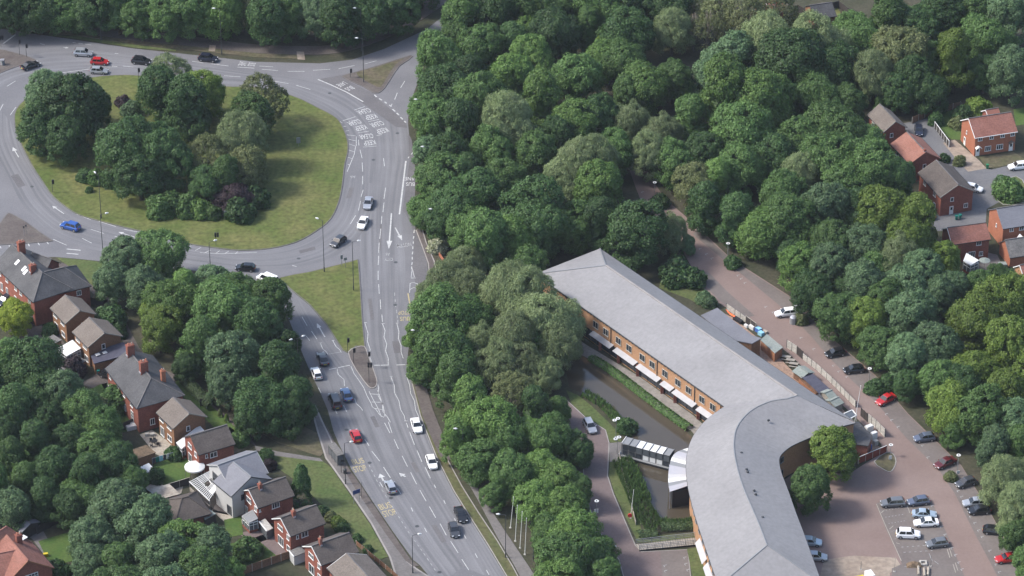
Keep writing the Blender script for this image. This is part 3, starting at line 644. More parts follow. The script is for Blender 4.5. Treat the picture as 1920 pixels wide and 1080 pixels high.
ue = onl(1358, 762, ZE)[0]; e[1] = wp(ue + 3.0, 0, ZE)
U = lambda p: (p - a0).dot(D)/10.0
V = lambda p: (p - a0).dot(N)/10.0
rf = slab_uv('roof', [e[0], e[1], r1, r0], 0.22, 'slate', off, [(U(p), V(p)) for p in (e[0], e[1], r1, r0)])
slab_uv('roof', [e[2], e[3], r0, r1], 0.22, 'slate', off, [(U(p), V(p)) for p in (e[2], e[3], r0, r1)])
slab_uv('roof', [e[3], e[0], r0], 0.22, 'slate', off, [(V(p), U(p)) for p in (e[3], e[0], r0)])
MB().bar(r0 + Vector((0, 0, .05)), r1 + Vector((0, 0, .05)), 0.4, 0.12).build('ridge_capping', 'kerb', off)
MB().bar(r0 + Vector((0, 0, .04)), e[0] + Vector((0, 0, .06)), 0.26, 0.1).bar(r0 + Vector((0, 0, .04)), e[3] + Vector((0, 0, .06)), 0.26, 0.1).build('hip_capping', 'grey_metal', off)
# walls
ov = 0.5
wl = MB(); wl.prism([wp(u0+ov, ov, 0), wp(ue+4, ov, 0), wp(u1-3, Wd-ov, 0), wp(u0+ov, Wd-ov, 0)], 0.0, ZE-0.2)
wl.build('wall', 'brick_orange', off)
# the dark eaves and gutter
MB().bar(wp(u0, -.06, ZE-.12), wp(ue, -.06, ZE-.12), 0.14, 0.16).build('gutter', 'dark_metal', off)
MB().bar(wp(u0, Wd+.06, ZE-.12), wp(u1, Wd+.06, ZE-.12), 0.14, 0.16).build('gutter', 'dark_metal', off)
ve = MB()
k = u0 + 1.2
while k < ue:
    ve.bar(wp(k, 0.02, ZE-.36), wp(k, ov-.02, ZE-.36), 0.5, 0.24); k += 1.05
ve.build('eaves_bracket', 'dark_metal', off, kind='stuff')
# windows of the upper floor, pond side
_wc = {}
def win_mesh(w, h, n, fr=0.09, rows=1):
    key = (round(w, 2), round(h, 2), n, fr, rows)
    if key not in _wc:
        f = MB(); t = 0.10
        f.box((0, -t/2, h/2-fr/2), (w, t, fr)); f.box((0, -t/2-.03, -h/2+fr/2), (w+.12, t+.08, fr))
        for s_ in (-1, 1): f.box((s_*(w/2-fr/2), -t/2, 0), (fr, t, h-2*fr))
        for i in range(1, n): f.box((-w/2 + w*i/n, -t/2, 0), (fr*.8, t, h-2*fr))
        for i in range(1, rows): f.box((0, -t/2+.003, -h/2 + h*i/rows), (w-2*fr, t, fr*.7))
        fm = f.mesh('window')
        g = MB(); g.quad((-w/2+fr, -.045, -h/2+fr), (w/2-fr, -.045, -h/2+fr), (w/2-fr, -.045, h/2-fr), (-w/2+fr, -.045, h/2-fr)); gm = g.mesh('pane')
        gm.materials.append(M['glass'])
        _wc[key] = (fm, gm)
    return _wc[key]
_fm = {}
def window(parent, loc, ang, w, h, n, frame='upvc', rows=1, name='window', glass=None):
    """a window whose outside faces -y turned by ang"""
    fm, gm = win_mesh(w, h, n, rows=rows)
    k = (fm.name, frame)
    if k not in _fm:
        c = fm.copy(); c.materials.clear(); c.materials.append(M[frame]); c.name = name; _fm[k] = c
    o = link(name, _fm[k], parent, loc=loc, rz=ang); link('pane', gm, o); return o
angL = math.atan2(D.y, D.x)                # outside of the pond wall faces -N
zw = 4.85
us = [onl(px, py, zw)[0] for px, py in ((1110, 612), (1130, 625), (1154, 641.5), (1173.7, 655.5), (1198.7, 673), (1217.5, 686), (1242, 702.5), (1265.5, 720), (1285.5, 734), (1311, 751.5), (1332, 765.5))]
for u in us: window(off, wp(u, ov-.02, zw), angL, 1.7, 1.6, 2, 'concrete')
for px, py in ((1141, 630), (1230, 690), (1299, 740), (1346, 775)):
    u = onl(px, py, 5)[0]
    MB().tube([wp(u, ov-.1, 0.2), wp(u, ov-.1, ZE-.4)], 0.09, 6).build('drainpipe', 'dark_metal', off)
# ground floor glazing with brick piers, awnings over it
g = MB(); g.box((0, 0, 0), (1, 1, 1)); g = MB()
ua, ub = onl(1095, 645, 3)[0]-12, onl(1330, 800, 3)[0]+6
g.prism([wp(ua, ov-.12, 0), wp(ub, ov-.12, 0), wp(ub, ov-.01, 0), wp(ua, ov-.01, 0)], 0.35, 2.75); g.build('glazing', 'glass', off)
k = ua
while k < ub:
    MB().bar(wp(k, ov-.16, 0.3), wp(k, ov-.16, 2.75), 0.10).build('mullion', 'dark_metal', off); k += 2.1
for px, py in ((1182, 702), (1227, 735), (1252, 752), (1297, 782), (1112, 652), (1145, 677)):
    u = onl(px, py, 1.2)[0]
    MB().bar(wp(u, ov-.45, 0), wp(u, ov-.45, 2.7), 0.6).build('brick_pier', 'brick_red', off)
for (xa, ya), (xb, yb) in (((1096, 625), (1140, 655)), ((1139, 656.5), (1182, 688)), ((1180.5, 687.5), (1226, 719)), ((1226, 719.5), (1250, 737)), ((1248, 735.5), (1294, 766)), ((1294, 767), (1323, 787))):
    za = 2.95
    u_a, u_b = onl(xa, ya, za)[0], onl(xb, yb, za)[0]
    MB().slab([wp(u_a+.42, -.75, za-.3), wp(u_b-.42, -.75, za-.3), wp(u_b-.42, ov-.02, za+.12), wp(u_a+.42, ov-.02, za+.12)], 0.06).build('awning', 'awning', off)
# car-park side windows
k = u0 + 4
while k < u1 - 6:
    window(off, wp(k, Wd-ov+.02, zw), angL+math.pi, 1.35, 1.35, 2, 'grey_metal'); k += 4.2

# --- the curved wing: matching points on outer eave, ridge, inner eave
OUT = P('1358,762 1330,782 1308,805 1294,830 1287,860 1287,888 1291,918 1299,952 1310,988 1322,1024 1334,1060 1348,1098')
RID = P('1482,747 1446,752 1414,766 1393,784 1380,805 1376,828 1377,850 1383,880 1394,915 1409,950 1424,985 1438,1022')
INN = P('1604,793 1565,803 1520,820 1488,834 1472,845 1463,855 1461,866 1465,886 1476,915 1492,960 1509,1005 1541,1094')
o3 = catmull([G(x, y, ZE) for x, y in OUT], 4); r3 = catmull([G(x, y, ZR) for x, y in RID], 4); i3 = catmull([G(x, y, ZE) for x, y in INN], 4)
def strip_roof(name, A, B, m):
    n = len(A); me = bpy.data.meshes.new(name)
    vs = [tuple(p) for p in A] + [tuple(p) for p in B] + [(p.x, p.y, p.z-.2) for p in A] + [(p.x, p.y, p.z-.2) for p in B]
    fs = []
    for i in range(n-1):
        fs += [(i, n+i, n+i+1, i+1), (2*n+i, 2*n+i+1, 3*n+i+1, 3*n+i), (i, i+1, 2*n+i+1, 2*n+i)]
    fs += [(0, 2*n, 3*n, n), (n-1, 2*n-1, 4*n-1, 3*n-1)]
    me.from_pydata(vs, [], fs); uv = me.uv_layers.new(name='uv')
    acc = [0]
    for i in range(1, n): acc.append(acc[-1] + (B[i]-B[i-1]).length)
    for lp in me.loops:
        k_ = lp.vertex_index % n; uv.data[lp.index].uv = (acc[k_]/10, 0 if (lp.vertex_index // n) % 2 == 0 else .9)
    me.materials.append(M[m]); me.update()
    bm = bmesh.new(); bm.from_mesh(me); bmesh.ops.recalc_face_normals(bm, faces=bm.faces); bm.to_mesh(me); bm.free()
    return link(name, me, off)
r3[0] = r1.copy()
strip_roof('curved_roof', o3, r3, 'slate'); strip_roof('curved_roof', i3, r3, 'slate')
MB().slab([o3[-1], i3[-1], r3[-1]], 0.2).build('roof', 'slate', off)
rc = MB()
for i in range(len(r3)-1): rc.bar(r3[i] + Vector((0, 0, .03)), r3[i+1] + Vector((0, 0, .03)), 0.2, 0.08)
rc.build('ridge_capping', 'grey_metal', off)
MB().bar(r3[-1] + Vector((0, 0, .04)), o3[-1] + Vector((0, 0, .04)), 0.26, 0.1).bar(r3[-1] + Vector((0, 0, .04)), i3[-1] + Vector((0, 0, .04)), 0.18, 0.08).build('hip_capping', 'grey_metal', off)
def inset(A, dist):
    out = []
    for i in range(len(A)):
        d = A[min(i+1, len(A)-1)] - A[max(i-1, 0)]; d.z = 0; d.normalize()
        out.append(A[i] + Vector((-d.y, d.x, 0))*dist)
    return out
wo_, wi_ = inset(o3, 0.7), inset(i3, -0.7)
if (wo_[20] - r3[20]).length > (o3[20] - r3[20]).length: wo_ = inset(o3, -0.7)
if (wi_[20] - r3[20]).length > (i3[20] - r3[20]).length: wi_ = inset(i3, 0.7)
ring = wo_ + wi_[::-1]
MB().prism(ring, 0, ZE-.22).build('wall', 'brick_orange', off)
for A in (o3, i3):
    gt = MB()
    for i in range(len(A)-1): gt.bar(A[i] - Vector((0, 0, .14)), A[i+1] - Vector((0, 0, .14)), 0.14, 0.16)
    gt.build('gutter', 'dark_metal', off)
def along(A, t):
    u = t*(len(A)-1); k_ = min(int(u), len(A)-2); p = A[k_].lerp(A[k_+1], u-k_); d = A[k_+1]-A[k_]; return p, math.atan2(d.y, d.x)
for t in (.56, .60, .64, .69, .74, .79, .84, .89, .94):
    p, a_ = along(wo_, t); c, _ = along(r3, t)
    nrm = Vector((math.sin(a_), -math.cos(a_), 0))
    if nrm.dot(p - c) < 0: a_ += math.pi; nrm = -nrm
    window(off, (p.x, p.y, 4.9), a_, 1.3, 1.5, 2, 'grey_metal'); 
for ta, tb in ((.70, .80), (.815, .905), (.92, .99)):
    (p, _), (q, _) = along(wo_, ta), along(wo_, tb); c, _ = along(r3, ta); d = (p - c); d.z = 0; d.normalize()
    MB().slab([(p + d*1.35).to_tuple()[:2] + (2.95,), (q + d*1.35).to_tuple()[:2] + (2.95,), (q + d*.02).to_tuple()[:2] + (3.5,), (p + d*.02).to_tuple()[:2] + (3.5,)], 0.06).build('awning', 'awning', off)
for t in (.36, .42, .5, .56, .62, .68, .75, .82, .9):
    p, a_ = along(wi_, t); c, _ = along(r3, t)
    nrm = Vector((math.sin(a_), -math.cos(a_), 0))
    if nrm.dot(p - c) < 0: a_ += math.pi
    for z in (1.7, 4.9): window(off, (p.x, p.y, z), a_, 1.2, 1.4, 2, 'grey_metal')
# roof vents on the ridge
vt = MB()
for px, py in ((1390, 849), (1400, 880), (1402, 885), (1414, 920), (1417, 927), (1430, 970), (1441, 788), (1147, 515), (1152, 518)):
    p = G(px, py, 9.9); vt.box((p.x, p.y, 9.9), (0.42, 0.3, 0.36), 0.6)
vt.build('roof_vent', 'dark_metal', off)
# entrance canopy of bent metal sheets over a dark lobby
CO = catmull([G(x, y, 4.0) for x, y in P('1296,838 1272,846 1260,857 1254,880 1253,905 1256,922')], 3); CI = catmull([G(x, y, 4.7) for x, y in P('1300,842 1294,852 1289,866 1289,884 1292,898 1297,908')], 3)
nC = len(CO)
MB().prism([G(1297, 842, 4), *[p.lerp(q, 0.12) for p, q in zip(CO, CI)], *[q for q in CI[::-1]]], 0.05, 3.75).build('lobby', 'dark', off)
for i in range(nC-1):
    MB().slab([CO[i], CO[i+1], CI[i+1] + Vector((0, 0, .02*(i % 2))), CI[i] + Vector((0, 0, .02*(i % 2)))], 0.1).build('canopy_panel', ('awning', 'pale_grey', 'offwhite', 'pale_grey', 'grey_metal')[i*7 % 5], off)
MB().bar(CO[-1] - Vector((0, 0, 4)), CO[-1], 0.18).bar(CO[nC//2] - Vector((0, 0, 4)), CO[nC//2], 0.18).build('canopy_post', 'pale_metal', off)
# annex with grey slates on the car-park side
ax = thing('annex', 'low grey slate roofed annex on the car park side of the office', 'annex')
A_ = [G(x, y, 4.2) for x, y in P('1314,591 1345,577 1412,630 1372,637')]
MB().slab(A_, .2).build('roof', 'tile_grey', ax)
B_ = [p.lerp((A_[0]+A_[2])/2, .06) for p in A_]; MB().prism(B_, 0, 3.95).build('wall', 'brick_brown', ax)
A2 = [G(x, y, 4.6) for x, y in P('1372,637 1395,624 1428,634 1410,644')]; MB().slab(A2, .2).build('roof', 'tile_grey', ax)
MB().prism([p.lerp((A2[0]+A2[2])/2, .08) for p in A2], 0, 4.35).build('wall', 'brick_brown', ax)
an = thing('annex', 'small dark gabled annex at the end of the long office roof', 'annex')
A3 = [G(x, y, 4.0) for x, y in P('1516,748 1537,738 1558,762 1538,770')]; MB().slab(A3, .2).build('roof', 'slate_dark', an); MB().prism([p.lerp((A3[0]+A3[2])/2, .08) for p in A3], 0, 3.78).build('wall', 'brick_brown', an)
an = thing('annex', 'dark flat roofed annex behind the red timber fence', 'annex')
A4 = [G(x, y, 3.6) for x, y in P('1590,795 1610,790 1636,817 1628,836 1600,832 1575,822')]; MB().slab(A4, .2).build('roof', 'slate_dark', an); MB().prism([p.lerp((A4[0]+A4[3])/2, .06) for p in A4], 0, 3.38).build('wall', 'brick_red', an)

# --- covered link bridge over the pond
br = thing('link_bridge', 'glazed covered footbridge over the pond leading to the office entrance', 'bridge', G(1176, 845))
o = br.location
def bl(p): return Vector(p) - o
def near(t, z): return bl(G(1166 + (1256-1166)*t, 831 + (855-831)*t, 3.3)*1.0) * 1 + Vector((0, 0, z-3.3))
def far(t, z): return bl(G(1174.5 + (1264.5-1174.5)*t, 819 + (843-819)*t, 3.6)) + Vector((0, 0, z-3.6))
for i in range(7):
    t0, t1 = i/7+.006, (i+1)/7-.006
    MB().slab([near(t0, 3.3), near(t1, 3.3), far(t1, 3.6), far(t0, 3.6)], 0.08).build('roof_panel', 'offwhite' if 2 <= i <= 5 else 'grey_metal', br)
for i in range(8):
    t = min(i/7, .996)
    MB().bar(near(t, 3.42), far(t, 3.72), 0.10).build('roof_rib', 'upvc' if i == 0 else 'grey_metal', br)
    MB().bar(near(t, 0.5), near(t, 3.2), 0.12).build('post', 'dark_metal', br)
    MB().bar(far(t, 0.5), far(t, 3.5), 0.12).build('post', 'dark_metal', br)
MB().slab([near(-.08, .5), near(1, .5), far(1, .5), far(-.08, .5)], 0.3).build('deck', 'grey_metal', br)
dn = (near(0, 0) - far(0, 0)); dn.z = 0; dn.normalize()
MB().bar(near(0, .62) + dn*.35, near(1, .62) + dn*.35, 0.5, 0.12).build('ledge', 'grey_metal', br)
MB().bar(near(0, .35) + dn*.4, near(1, .35) + dn*.4, 0.25, 0.35).build('beam', 'dark', br)
for i in range(7):
    t0, t1 = i/7+.012, (i+1)/7-.012
    if 3 <= i <= 5: MB().slab([near(t0, 1.75) + dn*.02, near(t1, 1.75) + dn*.02, near(t1, .72) + dn*.03, near(t0, .72) + dn*.03], .04).build('panel', 'offwhite', br)
    else: MB().slab([near(t0, 1.75), near(t1, 1.75), near(t1, .72) + dn*.01, near(t0, .72) + dn*.01], .04).build('pane', 'glass', br)
    MB().slab([near(t0, 3.1), near(t1, 3.1), near(t1, 1.9) + dn*.01, near(t0, 1.9) + dn*.01], .04).build('pane', 'glass_grey' if i > 1 else 'glass', br)
    MB().slab([far(t0, 3.3), far(t1, 3.3), far(t1, .7) + dn*.01, far(t0, .7) + dn*.01], .04).build('pane', 'glass_grey', br)
MB().bar(near(0, 1.83) + dn*.03, near(1, 1.83) + dn*.03, 0.08).build('rail', 'dark_metal', br)
# --- lower footbridge with railings
fb = thing('footbridge', 'grey slatted footbridge with horizontal rails across the south end of the pond', 'footbridge', G(1250, 1020))
o2 = fb.location
fa, fz = G(1199, 1031, .3) - o2, G(1314, 1020, .3) - o2; fc, fd = G(1192, 1020, .3) - o2, G(1312, 1006, .3) - o2
nb = 26
for i in range(nb):
    t0, t1 = i/nb, (i+.86)/nb
    MB().slab([fa.lerp(fz, t0), fa.lerp(fz, t1), fc.lerp(fd, t1), fc.lerp(fd, t0)], .08).build('plank', 'wood_pale', fb)
for A, B in ((fa, fz), (fc, fd)):
    for z in (.35, .7, 1.05): MB().bar(A + Vector((0, 0, z)), B + Vector((0, 0, z)), .09).build('rail', 'grey_metal', fb)
    for i in range(9):
        p = A.lerp(B, i/8); MB().bar(p, p + Vector((0, 0, 1.15)), .09).build('post', 'grey_metal', fb)
MB().bar(fa - Vector((0, 0, .2)), fz - Vector((0, 0, .2)), .25, .3).build('beam', 'dark', fb)
# ------------------------------------------------------------------ trees
def crown_mesh(name, seed, ndome=4, dome=(0.50, 0.66), lobe=(0.10, 0.25), leaf=0.031, nleaf=21000, low=-0.8, tall=1.02, spread=0.42, droop=0.0, core=True, fill=1.0, cone=0.0):
    """leaf-sized faces on many small boughs; the boughs sit on a few unequal domes that make up one crown of radius about 1"""
    r = np.random.default_rng(seed); C, R, Dn = [], [], []
    doms = []
    a0_ = r.uniform(0, 6.28)
    for i in range(ndome):
        a = a0_ + 2*math.pi*i/max(1, ndome) + r.normal(0, .3); rr = spread*r.uniform(.6, 1.1) if ndome > 1 else 0
        dr = r.uniform(*dome); doms.append((np.array([math.cos(a)*rr, math.sin(a)*rr, r.uniform(-.25, .22) + tall - dr - .22]), dr))
    if ndome > 1: doms.append((np.array([r.normal(0, .1), r.normal(0, .1), tall - dome[1] + r.uniform(-.02, .1)]), r.uniform(*dome)))
    ga = math.pi*(3-math.sqrt(5))
    for dc, dr in doms:
        lm = sum(lobe)/2; n = int(4.6*(dr/lm)**2*fill)
        for i in range(n):
            z = 1 - (i+.5)/n*1.45; z = float(np.clip(z + r.normal(0, .08), -.6, 1)); a = ga*i + r.normal(0, .3); q = math.sqrt(max(0, 1-z*z)); d = np.array([q*math.cos(a), q*math.sin(a), z])
            p = dc + d*dr*np.array([1, 1, 1.05])*(1 + r.normal(0, .07))
            if any(np.linalg.norm((p-o_)/np.array([1, 1, 1.05])) < o_r*.86 for o_, o_r in doms if o_r is not dr): continue
            C.append(p); R.append(r.uniform(*lobe)); Dn.append(d)
    # skirts of lower boughs
    n = int(26*fill)
    for i in range(n):
        a = ga*i; z = r.uniform(low, -.05); rad = (.80 + .12*math.sin(3*a+seed))*(1 - .30*(-z)**2.0); d = np.array([math.cos(a), math.sin(a), -.1])
        C.append(np.array([math.cos(a)*rad, math.sin(a)*rad, z])); R.append(r.uniform(*lobe)*1.25); Dn.append(d)
    C = np.array(C); R = np.array(R); Dn = np.array(Dn)
    if cone: C[:, :2] *= (1 - cone*(C[:, 2:3] - low)/(tall - low)); 
    w = R**2/np.sum(R**2); idx = r.choice(len(C), size=nleaf, p=w)
    q = r.normal(size=(nleaf, 3)); q /= np.linalg.norm(q, axis=1)[:, None]
    dd = Dn[idx]; flip = (np.sum(q*dd, 1) + q[:, 2]*.35) < -.15; q[flip] *= -1
    rr = R[idx]*(1.04 - .45*r.random(nleaf)**2 + .17*r.normal(size=nleaf))
    p = C[idx] + q*rr[:, None]*np.array([1, 1, .9])
    if droop: p[:, 2] -= droop*np.linalg.norm(p[:, :2], axis=1)**2*.6 + droop*r.random(nleaf)*.5
    nn = q*.7 + dd*.35 + np.array([0, 0, .25]) + r.normal(size=(nleaf, 3))*.45
    sz = r.uniform(.65, 1.4, nleaf)*leaf
    if core:
        n = 700; c = r.normal(size=(n, 3)); c /= np.linalg.norm(c, axis=1)[:, None]
        p = np.vstack([p, c*r.uniform(.4, .62, n)[:, None]*np.array([1, 1, tall]) + np.array([0, 0, -.05])]); nn = np.vstack([nn, c + r.normal(size=(n, 3))*.3]); sz = np.concatenate([sz, np.full(n, leaf*4.6)])
    nn /= np.linalg.norm(nn, axis=1)[:, None]; n = len(p)
    t = np.cross(nn, r.normal(size=(n, 3))); t /= np.linalg.norm(t, axis=1)[:, None]; bt = np.cross(nn, t)
    if droop:
        dn_ = np.array([0, 0, -1.0]); t = dn_ - nn*(nn @ dn_)[:, None] + r.normal(size=(n, 3))*.35; t /= np.linalg.norm(t, axis=1)[:, None]; bt = np.cross(nn, t)
    ax = sz[:, None]*(1.3 if not droop else 1.8); bx = sz[:, None]*(.75 if not droop else .42); bend = nn*sz[:, None]*.3
    vs = np.stack([p - t*ax, p - bt*bx + bend, p + t*ax, p + bt*bx + bend], 1).reshape(-1, 3)
    me = bpy.data.meshes.new(name); me.vertices.add(n*4); me.vertices.foreach_set('co', vs.ravel())
    me.loops.add(n*4); me.loops.foreach_set('vertex_index', np.arange(n*4)); me.polygons.add(n)
    me.polygons.foreach_set('loop_start', np.arange(0, n*4, 4)); me.update(calc_edges=True); me.validate()
    me.materials.append(L_['m'])
    return me
def trunk_mesh(seed, h0, top=0.9, mat_='bark'):
    """trunk from -h0 up into the crown at the origin, with limbs (units of crown radius)"""
    r = random.Random(seed); mb = MB()
    mb.tube([(0, 0, -h0-.02), (.02, 0, -h0*.6), (-.02, .02, -.2), (0, 0, .45)], [.085, .065, .05, .02], 8)
    for i in range(7):
        a = i*2.4 + r.random(); z = -.35 + .09*i; l = r.uniform(.5, .75)
        mb.tube([(0, 0, z), (math.cos(a)*l*.5, math.sin(a)*l*.5, z+.22), (math.cos(a)*l, math.sin(a)*l, z+.5)], [.035, .022, .008], 5)
    me = mb.mesh('trunk', True); me.materials.append(M[mat_]); return me
CR = {  # kinds of crown
 'A': [crown_mesh('crown', s, nd) for s, nd in ((1, 3), (2, 4), (3, 5), (4, 4), (5, 3))],
 'B': [crown_mesh('crown', s, nd, (.55, .7), (.08, .19), .029, 23000, spread=.34) for s, nd in ((11, 3), (12, 4), (13, 2))],
 'W': [crown_mesh('crown', s, nd, (.5, .64), (.12, .2), .025, 25000, droop=.10) for s, nd in ((21, 4), (22, 3), (23, 5))],
 'N': [crown_mesh('crown', s, nd, (.42, .55), (.13, .22), .031, 19000, tall=1.35, spread=.3, cone=.25) for s, nd in ((31, 3), (32, 2), (33, 4))],
 'D': [crown_mesh('crown', 45, 4, (.45, .6), (.08, .16), .024, 2600, core=False, fill=.6)],
 'S': [crown_mesh('crown', s, 4, (.5, .62), (.09, .16), .026, 9500, core=False, fill=.8) for s in (41, 42)],
 'H': [crown_mesh('crown', s, 3, (.45, .6), (.2, .3), .085, 3400, low=-.6, tall=.85) for s in (51, 52, 53)],
 'C': [crown_mesh('crown', s, 1, (.85, .9), (.12, .2), .045, 12000, low=-.9, tall=1.9, cone=.75, core=False) for s in (61,)],
}
def bare_mesh(seed, h0):
    r = random.Random(seed); mb = MB(); mb.tube([(0, 0, -h0-.02), (.03, 0, -h0*.5), (-.02, .03, .1), (0, .02, .9)], [.07, .055, .035, .01], 7)
    for i in range(22):
        a = i*2.4 + r.random(); z = -h0*.6 + 1.5*i/22; l = r.uniform(.25, .6)*(1.1 - i/34); dx, dy = math.cos(a), math.sin(a)
        p1 = (dx*l*.45, dy*l*.45, z + .3); p2 = (dx*l, dy*l, z + .3 + r.uniform(.35, .6)); mb.tube([(0, 0, z), p1, p2], [.026, .018, .006], 4)
        for q in (-.5, .5): mb.tube([p1, (p1[0] + math.cos(a+q)*l*.45, p1[1] + math.sin(a+q)*l*.45, p1[2] + .4)], [.013, .004], 4)
    me = mb.mesh('trunk', True); me.materials.append(M['bark_pale']); return me
BARE = [bare_mesh(s, 1.24) for s in (8, 9)]
TK = [trunk_mesh(s, 1.24) for s in (1, 2, 3)]; TKP = [trunk_mesh(s, 1.24, mat_='bark_pale') for s in (4, 5)]
NAME = {'d': 'dark green', 'm': 'mid green', 'b': 'fresh green', 'y': 'yellow-green', 'v': 'bright yellow-green', 'g': 'blue-green', 'w': 'pale grey-green', 'o': 'olive brown', 'p': 'purple-leaved', 'f': 'white-flowering'}
ORD = ['', 'second ', 'third ', 'fourth ', 'fifth ', 'sixth ', 'seventh ', 'eighth ', 'ninth ', 'tenth ', 'eleventh ', 'twelfth ', 'thirteenth ', 'fourteenth ', 'fifteenth ', 'sixteenth ']
trng = random.Random(7); ZC = 1.22
